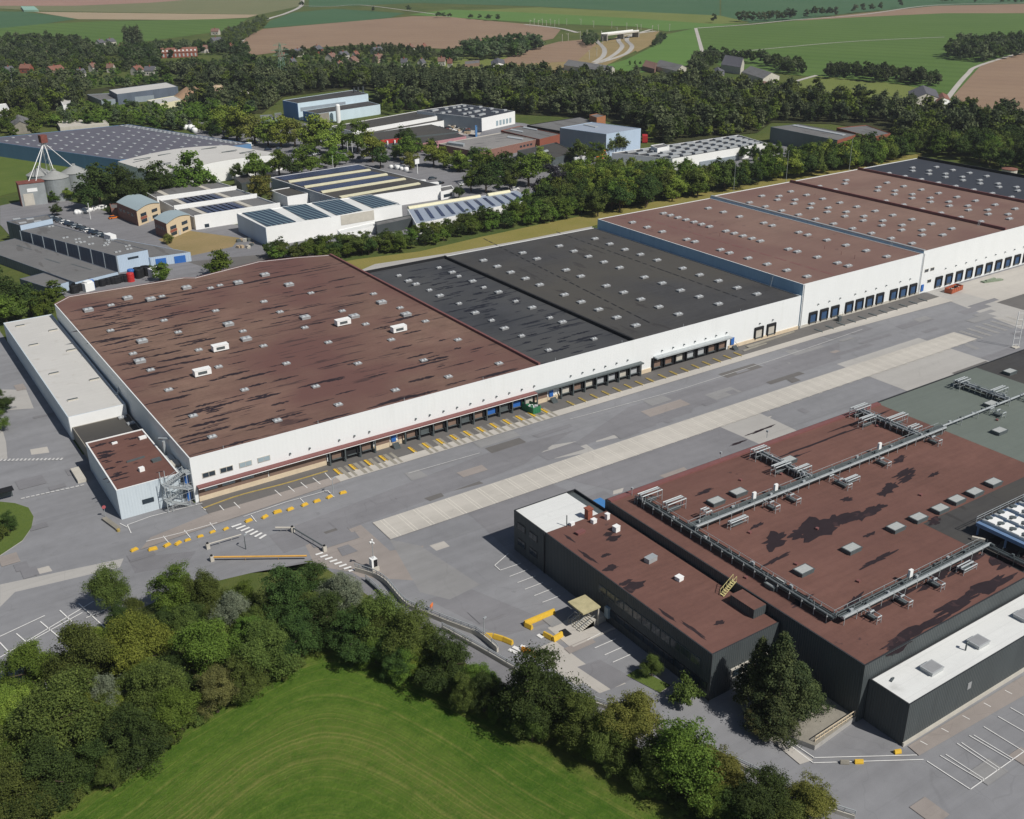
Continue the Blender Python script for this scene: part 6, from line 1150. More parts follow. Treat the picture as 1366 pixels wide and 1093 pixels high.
def crown_arrays(h, r, nl, size, kind='round', nb=26, seed=0):
    """clumps of foliage in an uneven envelope; unit tree of height h and crown radius r"""
    global RNG
    RNG = np.random.default_rng(seed); base = h*(.10 if kind in ('bush', 'poplar') else .16); cs, rs = [], []
    for i in range(nb):
        t = (i+.5)/nb
        if kind == 'poplar': z = base+(h-base)*t*.95; env = r*(.55+.6*math.sin(math.pi*min(1, t*1.05))**.8)*(.75 if t > .8 else 1); q = RNG.uniform(0, .55); br = r*RNG.uniform(.4, .6)
        elif kind == 'conifer': z = base+(h-base)*t*.97; env = r*(1-t)**1.0*1.15+.2; q = RNG.uniform(.2, 1.0)**.7; br = r*(.10+.14*(1-t))*RNG.uniform(.7, 1.3)
        else:
            if i == 0: L = 7; la = [RNG.uniform(-.4, .4)+k*2*math.pi/(L-1) for k in range(L)]; lz = [RNG.uniform(.30, .72) for _ in range(L)]; lz[-1] = .80; lq = [RNG.uniform(.30, .66) for _ in range(L)]; lq[-1] = .08; ls = [RNG.uniform(.42, .66) for _ in range(L)]
            k = i % L; w3 = unit(1)[0]*RNG.uniform(.25, 1)*ls[k]*r; z = h*lz[k]+w3[2]*h/(2.3*r)*.9; cx_, cy_ = lq[k]*r*math.cos(la[k])+w3[0], lq[k]*r*math.sin(la[k])+w3[1]; br = r*(RNG.uniform(.07, .2) if nb > 100 else RNG.uniform(.10, .25))
            if kind == 'bush': z = max(.25*h, z*.8)
            cs.append((cx_, cy_, min(z, h-br*.6))); rs.append(br); continue
        a = i*2.39996+RNG.uniform(-.5, .5); cs.append((env*q*math.cos(a), env*q*math.sin(a), z)); rs.append(br)
    cs, rs = np.array(cs), np.array(rs); w = rs**2/np.sum(rs**2); idx = RNG.choice(nb, nl, p=w); d = unit(nl); d[:, 2] = np.where(d[:, 2] < -.35, -d[:, 2], d[:, 2])
    rad = rs[idx]*RNG.uniform(.72, 1.12, nl)**1.0; zs = np.array([1, 1, {'poplar': 1.5, 'upright': 1.7}.get(kind, .9)]); C = cs[idx]+d*rad[:, None]*zs
    # stray sprays break the outline
    k = RNG.random(nl) < .24; C[k] += (d[k]+np.array([0, 0, .35]))*rs[idx][k][:, None]*RNG.uniform(.1, .85, (k.sum(), 1))
    C[:, 2] = np.maximum(C[:, 2], .15); ctr = np.array([0, 0, h*.5]); out = (C-ctr); out /= np.linalg.norm(out, axis=1, keepdims=True)+1e-6
    Nn = d*.7+out*.35+RNG.normal(size=(nl, 3))*.62+np.array([0, 0, .12]); Nn /= np.linalg.norm(Nn, axis=1, keepdims=True)
    tb = RNG.uniform(0, 1, nb)[idx]; tint = .45*tb+.55*RNG.random(nl); return C, Nn, size*RNG.uniform(.6, 1.35, nl), tint
def crown(name, mat_, h, r, nl, size, kind, nb, seed):
    return tomesh(name, *leafmesh(name, *crown_arrays(h, r, nl, size, kind, nb, seed), None), [mat_])
def trunk(name, h, r, seed, kind='round'):
    q = random.Random(seed); b = MB(); tr = h*.022+.05; top = h*(.85 if kind in ('poplar', 'conifer') else .55); b.tube((0, 0, -.3), (0, 0, top), tr*1.2, 7, 0, tr*.45)
    for i in range(7):
        z = h*(.18+.07*i); a = i*2.4; L = r*(.75-.05*i)
        if z < top: b.tube((0, 0, z), (L*math.cos(a), L*math.sin(a), z+L*.55), tr*.45, 5, 0, tr*.12)
    o = b.build(name, m_bark); me = o.data; bpy.data.objects.remove(o); return me
PROTO = {}
def proto(key, mat_, h, r, nl, size, kind='round', nb=26, n=1):
    PROTO[key] = [(crown('crown', mat_, h, r, nl, size, kind, nb, sum(map(ord, key))*13+i*17), trunk('trunk', h, r, i, kind), h, r) for i in range(n)]
# foreground: dense sprays; middle: fewer; unit crowns are 10 m high, 4 m radius
for k, m in (('f_olive', L_oliv), ('f_green', L_green), ('f_dark', L_dark), ('f_bright', L_bright), ('f_silver', L_silver), ('f_yell', L_yell), ('f_red', L_red)):
    proto(k, m, 10, 4.2, 36000, .09, 'upright' if k in ('f_olive', 'f_silver', 'f_bright') else 'round', 190, 2 if k in ('f_olive', 'f_green', 'f_dark') else 1)
    if k in ('f_dark', 'f_green'): q_ = PROTO[k]; proto(k, m, 11, 3.8, 34000, .09, 'upright', 190, 1); PROTO[k] += q_
proto('f_conif', L_conif, 14, 3.6, 22000, .12, 'conifer', 110); proto('f_bush', L_oliv, 3, 2.2, 5000, .11, 'bush', 30)
for k, m in (('m_olive', L_oliv), ('m_green', L_green), ('m_dark', L_dark), ('m_bright', L_bright), ('m_yell', L_yell), ('m_purp', L_purp), ('m_silver', L_silver)): proto(k, m, 10, 4.2, 5200, .24, 'round', 56, 2 if k in ('m_green', 'm_dark', 'm_olive') else 1)
proto('m_poplar', L_oliv, 14, 2.6, 3000, .3, 'poplar', 22)
for k, m in (('w_far', L_far), ('w_dark', L_dark), ('w_oliv', L_oliv), ('w_green', L_green)): proto(k, m, 10, 4.0, 1100, .46, 'round', 30, 3)
proto('w_poplar', L_far, 16, 2.3, 900, .5, 'poplar', 18)
def tree(key, x, y, h, r, label, group=None, name='tree', cat='tree', parts=True, z=0):
    cr, tk, H0, R0 = random.choice(PROTO[key]); sc = (r/R0*random.uniform(.92, 1.08), r/R0*random.uniform(.92, 1.08), h/H0); a = random.uniform(0, 6.28)
    if parts:
        t = thing(name, label, cat, (x, y, z), group, rotz=a); t.scale = sc
        for nm, me in (('trunk', tk), ('crown', cr)): o = bpy.data.objects.new(nm, me); COL.objects.link(o); o.parent = t
        return t
    o = bpy.data.objects.new(name, cr); COL.objects.link(o); o.location = (x, y, z); o.rotation_euler = (0, 0, a); o.scale = sc; return tag(o, label, cat, group)
def treepx(key, u, v, rpx, label, hk=2.1, group=None, cz=.52, **k):
    """crown seen around (u, v) with radius rpx"""
    z = 4.0
    for _ in range(3):
        x, y = G(u, v, z); r = rpx/PXM(x, y, z); h = r*hk; z = h*cz
    return tree(key, x, y, h, r, label, group, **k)
KIND = {'f_olive': 'olive brown leaved', 'f_green': 'mid green', 'f_dark': 'dark green', 'f_bright': 'bright green', 'f_silver': 'silvery leaved', 'f_yell': 'yellowing', 'f_red': 'bronze tinged'}
FG = [('f_olive', 145, 785, 26, 2.6, 'tall lone {} tree standing at the edge of the parking bays'), ('f_olive', 178, 818, 22, 2.1, None), ('f_green', 232, 789, 34, 2.2, None), ('f_olive', 274, 793, 30, 2.2, None), ('f_silver', 311, 818, 27, 2.2, '{} tree in the middle of the belt below the amber boom'),
      ('f_green', 322, 800, 25, 2, None), ('f_dark', 381, 797, 42, 2.2, 'large {} tree just below the zebra crossing'), ('f_dark', 419, 779, 32, 2.0, None), ('f_silver', 456, 796, 34, 1.9, '{} willow-like tree at the start of the curved rail'), ('f_olive', 108, 874, 50, 2.0, 'broad {} tree beside the white parking lines'),
      ('f_bright', 182, 866, 44, 2.0, '{} tree in the middle of the left tree belt'), ('f_green', 282, 866, 46, 2.0, None), ('f_olive', 352, 866, 42, 2.0, None), ('f_dark', 398, 848, 34, 2.0, None), ('f_green', 33, 895, 38, 2.0, 'tree at the left edge below the parking bays'),
      ('f_bright', 3, 948, 32, 2.0, '{} tree cut by the left edge'), ('f_olive', 75, 963, 66, 1.9, 'widest {} tree in the lower left corner'), ('f_silver', 147, 930, 28, 2.2, 'small {} tree between two dark ones in the left belt'), ('f_dark', 178, 985, 52, 1.8, '{} tree bordering the meadow at the lower left'), ('f_olive', 207, 922, 44, 2.0, None),
      ('f_green', 232, 948, 38, 1.8, None), ('f_red', 286, 922, 34, 1.9, '{} tree on the meadow edge in the left belt'), ('f_olive', 323, 906, 34, 1.8, None), ('f_dark', 62, 1036, 54, 1.7, None), ('f_olive', 14, 1062, 50, 1.7, '{} tree in the bottom left corner'), ('f_dark', 437, 824, 36, 2.0, None), ('f_dark', 474, 846, 38, 1.9, None),
      ('f_olive', 508, 832, 44, 2.0, None), ('f_olive', 552, 850, 42, 2.0, None), ('f_dark', 598, 884, 40, 2.0, None), ('f_green', 540, 882, 30, 1.7, None), ('f_green', 640, 904, 26, 1.8, 'small {} tree in the gap of the belt beside the long wall'), ('f_dark', 716, 918, 62, 1.9, 'biggest {} tree of the belt right of the yellow barriers'), ('f_dark', 700, 940, 38, 1.8, None),
      ('f_olive', 775, 964, 40, 1.9, None), ('f_yell', 843, 968, 46, 2.0, '{} tree leaning over the road wall below the black office'), ('f_olive', 820, 992, 38, 1.8, None), ('f_green', 920, 1012, 60, 1.9, 'big {} tree with a dense crown at the bottom of the belt'), ('f_dark', 882, 1018, 42, 1.8, None), ('f_yell', 958, 1040, 44, 1.8, None), ('f_dark', 1015, 1068, 48, 1.9, None), ('f_yell', 1078, 1075, 40, 1.8, 'yellowing tree at the bottom right end of the belt'),
      ('f_olive', 250, 838, 30, 1.9, None), ('f_dark', 130, 1010, 40, 1.6, None), ('f_olive', 35, 985, 45, 1.7, None), ('f_green', 500, 865, 26, 1.6, None), ('f_olive', 620, 918, 22, 1.4, None), ('f_green', 955, 1070, 38, 1.7, None), ('f_olive', 1050, 1095, 40, 1.6, None), ('f_dark', 985, 1090, 40, 1.6, None), ('f_green', 330, 845, 28, 1.8, None), ('f_dark', 235, 900, 30, 1.7, None), ('f_dark', 750, 945, 34, 1.8, None), ('f_olive', 415, 815, 30, 1.9, None), ('f_olive', -20, 1010, 50, 1.8, None)]
for k, u, v, r, hk, lab in FG:
    kd = KIND[k]; side = 'left of the meadow' if u < 470 else 'between the meadow and the road wall'
    treepx(k, u, v, r*1.04, lab.format(kd) if lab else f'{kd} tree in the belt {side}', hk, None if lab else f'{kd} trees in the belt {side}')
fr = random.Random(11)
for u0, v0, u1, v1, n_ in ((120, 845, 420, 800, 14), (90, 960, 330, 880, 12), (500, 850, 720, 950, 10), (780, 975, 1010, 1060, 8), (0, 1000, 150, 1030, 6)):
    for i in range(n_):
        t = (i+fr.random())/n_; k = fr.choice(('f_olive', 'f_dark', 'f_green', 'f_olive', 'f_bright')); u = u0+(u1-u0)*t; v = v0+(v1-v0)*t+fr.uniform(-14, 22); side = 'left of the meadow' if u < 470 else 'between the meadow and the road wall'
        treepx(k, u, v, fr.uniform(16, 28), f'smaller {KIND[k]} tree filling the belt {side}', fr.uniform(1.8, 2.8), f'smaller {KIND[k]} trees filling the belt {side}')
for i in range(70):   # scrub along the meadow edge
    s = random.random()
    u, v = (90+330*s, 1090-205*s**.8) if i < 36 else (505+400*s, 868+228*s)
    treepx('f_bush', u-8 if i < 36 else u+14, v-10 if i < 36 else v-16, random.uniform(9, 17), 'low scrub bush on the ragged edge of the meadow', 1.4, 'scrub along the meadow edge', name='bush', cat='bush')
for u, v in ((300, 838), (265, 880), (150, 845), (205, 838), (365, 828), (120, 930), (110, 975), (220, 985), (20, 930), (95, 1060), (730, 955), (662, 920), (830, 990), (790, 985), (905, 1040), (575, 870), (530, 860)): treepx('f_bush', u, v, random.uniform(16, 26), 'undergrowth bush filling the gaps in the tree belt', 1.4, 'undergrowth in the tree belt', name='bush', cat='bush')
for u, v, h_, r_, l in ((1034, 962, 16.5, 4.6, 'tallest dark pine beside the end wall of the black office wing'), (1008, 950, 14.0, 3.9, 'dark pine on the left in front of the office end wall'), (1062, 950, 9.5, 3.6, 'lower pine leaning on the right of the tallest one'), (1030, 980, 7.0, 3.6, 'bushy low pine at the front of the pine group')): tree('f_conif', *G(u, v), h_, r_, l, None, name='pine_tree')
treepx('f_dark', 1080, 925, 20, 'round dark bush at the right foot of the pine', 1.9, None, name='bush', cat='bush'); treepx('f_bush', 918, 922, 26, 'bright green bush in front of the black office corner', 1.5, None, name='bush', cat='bush'); treepx('f_olive', 870, 888, 16, 'thin shrub at the end of the parking bays by the black office', 2.2, None, name='bush', cat='bush'); treepx('f_red', 1020, 960, 24, 'browning shrub below the pine', 1.5, None, name='bush', cat='bush')
for u, v, r, k, l in ((10, 697, 14, 'f_dark', 'small dark conifer on the lawn island'), (2, 710, 10, 'f_bush', 'bush beside the conifer on the lawn island'), (0, 535, 16, 'f_dark', 'dark tree at the left edge beside the side road'), (-6, 560, 16, 'f_green', 'green tree at the left edge by the gravel bank')): treepx(k, u, v, r, l, 2.2)
# left edge behind the annex
for u, v, r, k in ((15, 395, 24, 'm_dark'), (38, 400, 22, 'm_dark'), (5, 412, 22, 'm_green'), (55, 405, 18, 'm_green'), (-8, 380, 24, 'm_dark'), (20, 412, 18, 'm_olive')): treepx(k, u, v, r, f'{"dark" if k == "m_dark" else "green" if k == "m_green" else "olive"} tree in the clump behind the pale annex', 2, 'trees behind the pale annex')
for u, v, r, k, l in ((74, 385, 13, 'm_green', 'small tree against the gable of the low blue grey shed'), (216, 362, 16, 'm_green', 'leafy shrub in front of the blue doors'), (293, 350, 22, 'm_green', 'round green tree behind the brown roof near the turning yard'), (75, 280, 9, 'm_dark', 'dark round bush by the cars near the silos'), (145, 281, 6, 'm_dark', 'round clipped bush beside the orange car'), (225, 318, 8, 'm_yell', 'shrub at the foot of the nearer brick office')): treepx(k, u, v, r, l, 1.8)
EST = [('m_dark', 130, 248, 26), ('m_dark', 158, 246, 24), ('m_dark', 118, 262, 18), ('m_dark', 176, 256, 20), ('m_dark', 210, 240, 22), ('m_green', 235, 240, 18), ('m_green', 258, 230, 25), ('m_dark', 195, 252, 16),
       ('m_yell', 346, 249, 17), ('m_green', 340, 222, 19), ('m_green', 371, 216, 17), ('m_dark', 388, 222, 14), ('m_green', 413, 213, 19), ('m_green', 446, 211, 16),
       ('m_bright', 314, 166, 20), ('m_yell', 338, 171, 18), ('m_bright', 356, 176, 17), ('m_bright', 373, 176, 18), ('m_yell', 392, 176, 17), ('m_bright', 418, 179, 22), ('m_bright', 438, 186, 17), ('m_green', 456, 181, 15), ('m_green', 476, 182, 18), ('m_bright', 496, 196, 18), ('m_dark', 507, 210, 13), ('m_dark', 541, 184, 14), ('m_green', 543, 197, 16), ('m_bright', 300, 160, 16), ('m_green', 284, 150, 16), ('m_green', 262, 152, 14),
       ('m_bright', 578, 205, 15), ('m_bright', 592, 210, 12), ('m_bright', 611, 215, 12), ('m_green', 620, 218, 10), ('m_yell', 547, 213, 11), ('m_dark', 632, 207, 10), ('m_green', 640, 225, 18), ('m_dark', 648, 238, 17), ('m_green', 628, 240, 14), ('m_dark', 674, 222, 18), ('m_green', 705, 226, 20), ('m_purp', 737, 245, 21), ('m_bright', 722, 212, 14), ('m_dark', 660, 230, 14),
       ('m_olive', 772, 202, 14), ('m_green', 792, 203, 12), ('m_olive', 812, 196, 11), ('m_olive', 824, 192, 13), ('m_dark', 612, 256, 8), ('m_olive', 680, 240, 12)]
EN = {'m_dark': 'dark green', 'm_green': 'green', 'm_bright': 'light green', 'm_yell': 'yellowing', 'm_purp': 'dark purple leaved round', 'm_olive': 'slender olive'}
for k, u, v, r in EST:
    where = 'beside the silos' if u < 270 and v > 225 else 'round the arched hall' if u < 460 and v > 205 else 'along the estate avenue' if u < 520 else 'around the estate lawn' if u < 760 else 'before the grey cube'
    treepx(k, u, v, r*1.12, f'{EN[k]} tree {where}', 2.0, f'{EN[k]} trees {where}')
# planting behind the warehouse
def row(n, x0, x1, y0, y1, keys, h0, h1, label, grp, rr=.42):
    pts = []
    for i in range(n*8):
        if len(pts) >= n: break
        x, y = random.uniform(x0, x1), random.uniform(y0, y1); h = random.uniform(h0, h1)
        if all((x-a)**2+(y-b)**2 > (.62*(h+c)*rr)**2 for a, b, c in pts): pts.append((x, y, h))
    for x, y, h in pts: k = random.choice(keys); tree(k, x, y, h, h*rr*random.uniform(.9, 1.15), f'{EN[k]} {label}', f'{EN[k]} {grp}')
def prow(R, sp, keys, h0, h1, label, grp, n, rr=.42):
    pts = scatter(R, sp); pts.sort(key=lambda p: p[0]**2+p[1]**2); near = pts[:n]
    for x, y in near: k = random.choice(keys); hh = random.uniform(h0, h1); tree(k, x, y, hh, hh*rr*random.uniform(.9, 1.2), f'{EN[k]} {label}', f'{EN[k]} {grp}')
    if pts[n:]: wood_mass('tree_belt', pts[n:], 'back rows behind the '+grp, h0, h1, keys, rr)
LATE = lambda: (prow([(345, 354), (440, 348), (540, 337), (600, 322), (640, 312), (640, 300), (560, 316), (480, 326), (400, 336), (345, 344)], 5.5, ['m_olive', 'm_dark', 'm_green'], 4.5, 7.5, 'shrub-like tree in the hedge below the solar hall', 'trees in the hedge below the solar hall', 40, .52),
 prow([(640, 314), (700, 302), (780, 291), (780, 276), (700, 286), (640, 298)], 5.8, ['m_olive', 'm_dark', 'm_green'], 6.5, 9.5, 'tree in the hedge between the strip roofed shed and the dark roof', 'trees in the hedge by the strip roofed shed', 30, .46),
 prow([(700, 282), (740, 258), (770, 242), (830, 238), (930, 249), (1010, 241), (1060, 224), (1150, 212), (1230, 202), (1232, 206), (1145, 226), (943, 262), (795, 290), (760, 284)], 6.6, ['m_green', 'm_bright', 'm_dark', 'm_olive', 'm_green'], 10, 13.5, 'tree in the belt behind the tall warehouse', 'trees in the belt behind the tall warehouse', 76),
 prow([(1200, 200), (1400, 200), (1400, 236), (1366, 232), (1235, 208)], 8.5, ['m_dark', 'm_green', 'm_olive'], 10, 14, 'tree beyond the far gable of the tallest warehouse', 'trees beyond the far gable', 14))
# woods --------------------------------------------------------------
def inside(x, y, P):
    c = False; j = len(P)-1
    for i in range(len(P)):
        if (P[i][1] > y) != (P[j][1] > y) and x < (P[j][0]-P[i][0])*(y-P[i][1])/(P[j][1]-P[i][1])+P[i][0]: c = not c
        j = i
    return c
def scatter(R, sp, px=True):
    P = [G(*p) for p in R] if px else R; xs = [p[0] for p in P]; ys = [p[1] for p in P]; out = []; y = min(ys); k = 0
    while y < max(ys):
        x = min(xs)+(k % 2)*sp/2
        while x < max(xs):
            a, b = x+random.uniform(-.38, .38)*sp, y+random.uniform(-.38, .38)*sp
            if inside(a, b, P): out.append((a, b))
            x += sp
        y += sp*.87; k += 1
    if not out: print('EMPTY', R); out = list(P)
    return out
def wood_mass(name, pts, label, h0, h1, keys, rr=.42):
    """many crowns that read as one mass"""
    Vs, Fs, Ts, Ms, off = [], [], [], [], 0; mats = [PROTO[k][0][0].materials[0] for k in keys]; data = {}
    for k in keys:
        for j, p in enumerate(PROTO[k]):
            me = p[0]; v = np.empty(len(me.vertices)*3, np.float32); me.vertices.foreach_get('co', v); t = np.empty(len(me.vertices), np.float32); me.attributes['tint'].data.foreach_get('value', t); data[(k, j)] = (v.reshape(-1, 3), t, p[2], p[3])
    for x, y in pts:
        ki = random.randrange(len(keys)); k = keys[ki]; v, t, H0, R0 = data[(k, random.randrange(len(PROTO[k])))]; h = random.uniform(h0, h1); r = h*rr*random.uniform(.75, 1.25)*(.5 if 'poplar' in k else 1)
        a = random.uniform(0, 6.28); c, s = math.cos(a), math.sin(a); q = np.empty_like(v); q[:, 0] = (v[:, 0]*c-v[:, 1]*s)*r/R0+x; q[:, 1] = (v[:, 0]*s+v[:, 1]*c)*r/R0+y; q[:, 2] = v[:, 2]*h/H0
        n_ = len(v); Vs.append(q); Ts.append(np.clip(t*.75+random.uniform(-.3, .55), 0, 1)); Fs.append(np.arange(off, off+n_).reshape(-1, 4)); Ms.append(np.full(n_//4, ki)); off += n_
    me = tomesh(name, np.concatenate(Vs), np.concatenate(Fs), np.concatenate(Ts), mats, np.concatenate(Ms)); o = bpy.data.objects.new(name, me); COL.objects.link(o); return tag(o, label, 'wood', None, 'stuff')
WOOD = [(-60, 150), (-60, 124), (120, 120), (240, 106), (330, 110), (470, 110), (560, 113), (640, 113), (700, 107), (760, 113), (930, 119), (1010, 130), (1140, 144), (1210, 158), (1290, 162), (1400, 176), (1400, 196), (1190, 192), (1180, 176), (1110, 166), (1030, 164), (1010, 178), (985, 180), (890, 194), (862, 178), (800, 159), (690, 153), (618, 142), (540, 147), (512, 142), (498, 122), (470, 118), (378, 130), (350, 152), (260, 150), (240, 122), (230, 116), (140, 122), (100, 148)]
ground_sheet('wood_floor', WOOD, .35, grass('wood_floor_litter', S(56, 60, 38), S(74, 76, 48), .05), world=False)
pts = scatter(WOOD, 8.6); random.shuffle(pts)
blds = [[G(u, v) for u, v in R] for R in (((110, 140), (245, 140), (245, 108), (110, 116)), ((235, 140), (345, 140), (345, 124), (235, 124)), ((1030, 180), (1195, 190), (1195, 165), (1030, 165)), ((370, 160), (500, 140), (500, 120), (370, 135)))]
pts = [p for p in pts if not any(inside(*p, B) for B in blds)]
pts.sort(key=lambda p: p[0]**2+p[1]**2); near, far = [], pts
WN = {'w_far': 'grey green', 'w_dark': 'dark', 'w_oliv': 'olive', 'w_green': 'fresh green'}
for x, y in near: k = random.choice(list(WN)); h = random.uniform(10, 15); tree(k, x, y, h, h*.42*random.uniform(.9, 1.2), f'{WN[k]} tree on the near edge of the dense wood behind the estate', f'{WN[k]} trees on the near edge of the wood', parts=False)
wood_mass('wood', far, 'dense grey green wood running across the picture behind the industrial estate', 9, 18, ['w_far', 'w_far', 'w_dark', 'w_oliv', 'w_green', 'w_far', 'w_poplar'])
pp = [G(512+i*5.2, 136+(i % 3)*1.5) for i in range(27)]+[G(530+i*5.2, 128+(i % 2)*2) for i in range(22)]
wood_mass('poplar_screen', pp, 'dense screen of upright poplars standing before the wood behind the white hall', 17, 22, ['w_poplar'], .3)

LATE()
INF = [((592, 222), (640, 214), (660, 226), (610, 232)), ((640, 226), (720, 214), (735, 232), (650, 250)), ((395, 222), (470, 214), (478, 220), (400, 228)), ((250, 176), (290, 172), (330, 186), (300, 190)), ((745, 196), (830, 186), (838, 192), (760, 204)), ((520, 208), (580, 200), (590, 206), (530, 216)), ((990, 212), (1050, 204), (1060, 212), (1000, 222)), ((60, 262), (100, 268), (90, 274), (60, 270)), ((300, 238), (345, 228), (350, 236), (310, 246)), ((860, 186), (1010, 176), (1030, 172), (1020, 178), (880, 192)), ((505, 150), (560, 144), (600, 140), (560, 150), (520, 154))]
wood_mass('infill_trees', [p for R in INF for p in scatter(R, 8.0)], 'shrubs and trees growing in the gaps between the estate buildings', 5, 9, ['m_green', 'm_dark', 'm_olive', 'm_bright'], .46)
# ------------------------------------------------------------------ far belts, village, farm, railway
def clump(R, sp, h0, h1, label, keys=('w_far', 'w_dark'), name='tree_belt'):
    wood_mass(name, scatter(R, sp), label, h0, h1, list(keys))
def single(L, h, label, grp, k='w_dark', rr=.45):
    if len(L) > 9: return wood_mass('tree_row', [G(*p) for p in L], label, h*.8, h*1.2, [k, 'w_far'] if k != 'w_poplar' else [k], rr)
    for u, v in L: x, y = G(u, v); hh = h*random.uniform(.8, 1.2); tree(k, x, y, hh, hh*rr, label, grp, parts=False)
clump([(1262, 78), (1275, 66), (1400, 58), (1400, 66), (1330, 82), (1290, 84)], 11, 12, 17, 'dark round wood on the big green field at the right edge')
clump([(1096, 99), (1160, 100), (1225, 106), (1250, 113), (1252, 118), (1180, 112), (1100, 105)], 9, 9, 13, 'dark tall hedge between the green field and the pasture')
clump([(922, 86), (950, 78), (1000, 82), (1070, 94), (1074, 102), (1050, 100), (1010, 88), (975, 82), (948, 92), (938, 108), (924, 108)], 9, 9, 13, 'trees around the farm buildings')
clump([(612, 76), (640, 66), (715, 62), (722, 66), (690, 78), (640, 82)], 10, 12, 17, 'dark clump of tall trees beside the brown field'); clump([(590, 84), (612, 76), (618, 82), (596, 90)], 10, 11, 14, 'small dark clump left of the tall trees')
clump([(480, 98), (560, 95), (590, 97), (660, 98), (700, 104), (640, 112), (500, 106)], 10, 6, 9, 'trees between the village houses and the wood')
clump([(0, 60), (40, 55), (120, 62), (130, 82), (60, 90), (0, 86)], 13, 10, 15, 'dark trees at the left end of the village'); clump([(130, 82), (160, 76), (168, 92), (212, 94), (212, 80), (265, 74), (330, 76), (330, 68), (270, 66), (200, 67), (130, 74)], 11, 9, 14, 'village trees behind the red terrace')
clump([(270, 92), (330, 80), (370, 90), (372, 96), (480, 96), (520, 99), (400, 108), (240, 110)], 10, 7, 11, 'belt of trees between the village and the sand heaps'); clump([(300, 48), (330, 38), (352, 27), (358, 32), (335, 50), (310, 68), (295, 66)], 9, 8, 11, 'roadside trees along the pale track', ('w_oliv', 'w_far'))
clump([(-40, 112), (120, 111), (235, 109), (235, 114), (120, 121), (-40, 126)], 10, 6, 9, 'trees below the village houses', ('w_green', 'w_far', 'w_dark')); clump([(70, 172), (90, 150), (160, 148), (235, 158), (250, 176), (220, 178), (165, 170)], 9, 7, 11, 'mixed trees behind the dotted shed', ('w_oliv', 'w_green', 'w_far'))
clump([(-30, 172), (30, 150), (70, 152), (70, 170), (40, 184), (-30, 184)], 9, 6, 10, 'trees at the left edge behind the dotted shed', ('w_green', 'w_oliv')); clump([(230, 150), (255, 140), (345, 145), (340, 160), (290, 150), (250, 172), (230, 175)], 9, 7, 10, 'trees in front of the sand heaps', ('w_far', 'w_green'))
clump([(1180, 196), (1400, 190), (1400, 214), (1300, 205), (1230, 206)], 9, 9, 13, 'tree belt at the right edge behind the tallest warehouse', ('w_green', 'w_dark', 'w_oliv')); clump([(770, 60), (790, 52), (800, 56), (785, 64)], 9, 8, 11, 'dark clump of trees by the railway'); clump([(868, 62), (880, 50), (890, 52), (876, 64)], 7, 5, 7, 'scrub on the railway bank')
clump([(-20, 85), (130, 84), (205, 92), (270, 86), (270, 92), (205, 97), (-20, 95)], 9, 6, 10, 'garden trees behind the village houses', ('w_far', 'w_green', 'w_dark')); clump([(370, 74), (480, 67), (540, 66), (600, 76), (610, 86), (520, 76), (480, 74), (370, 82)], 10, 6, 9, 'garden trees at the right end of the village', ('w_far', 'w_dark')); clump([(410, 92), (440, 82), (500, 78), (590, 83), (590, 87), (500, 84), (450, 92), (420, 97)], 11, 5, 8, 'garden trees between the rows of houses', ('w_green', 'w_far'))
hr = random.Random(9)
wood_mass('garden_trees', [(q[0]+hr.uniform(-7, 7), q[1]+hr.uniform(-7, 7)) for u, v in [(8, 103), (24, 104), (48, 103), (62, 104), (90, 103), (112, 103), (140, 102), (165, 102), (192, 104), (214, 103), (240, 102), (272, 100), (372, 87), (395, 93), (412, 84), (434, 82), (462, 88), (490, 86), (520, 88), (552, 92), (580, 92), (60, 88), (100, 84), (150, 70), (188, 70), (300, 68), (318, 54), (486, 90), (425, 90)] for q in [G(u+hr.uniform(-5, 5), v)] for _ in range(3)], 'scattered garden trees among the village houses', 5, 9, ['w_far', 'w_green', 'w_dark'])
clump([(20, 76), (120, 70), (160, 72), (130, 80), (20, 92)], 14, 6, 9, 'trees around the outlying houses')
single([(952, 31)], 15, 'lone dark round tree at the junction of two tracks', None); single([(985+i*6.5, 29-i*.25+(i % 2)) for i in range(12)], 13, 'dark tree in the row along the field road', 'row along the field road'); single([(1076, 24), (1086, 23), (1096, 22), (1106, 22), (1113, 22), (1140, 18), (1150, 17), (1162, 16), (1174, 14), (1200, 11)], 13, 'dark tree in the looser row nearer the right', 'looser row along the field road')
single([(1256+i*5, 4) for i in range(6)]+[(1300, 4), (1312, 3), (1335, 4), (1345, 3), (1355, 4), (1364, 4)], 12, 'far tree on the skyline road', 'far trees on the top road'); single([(498, 16), (545, 16), (403, 10)], 10, 'lone bush tree beside the far track', 'bushes by the far track'); single([(585, 24), (592, 24), (600, 24), (628, 26), (640, 26), (652, 28), (664, 28)], 8, 'small round bush on the edge of the brown field', 'bushes on the brown field edge', rr=.6)
single([(1240, 112), (1246, 110)], 11, 'round dark tree by the white gabled barn', 'trees by the gabled barn'); single([(170+i*4, 64) for i in range(6)], 20, 'tall poplar in the village row', 'village poplars', 'w_poplar', .16); single([(840+i*7, 88) for i in range(4)], 5, 'small conifer beside the long farm shed', 'small conifers by the farm shed', rr=.3)
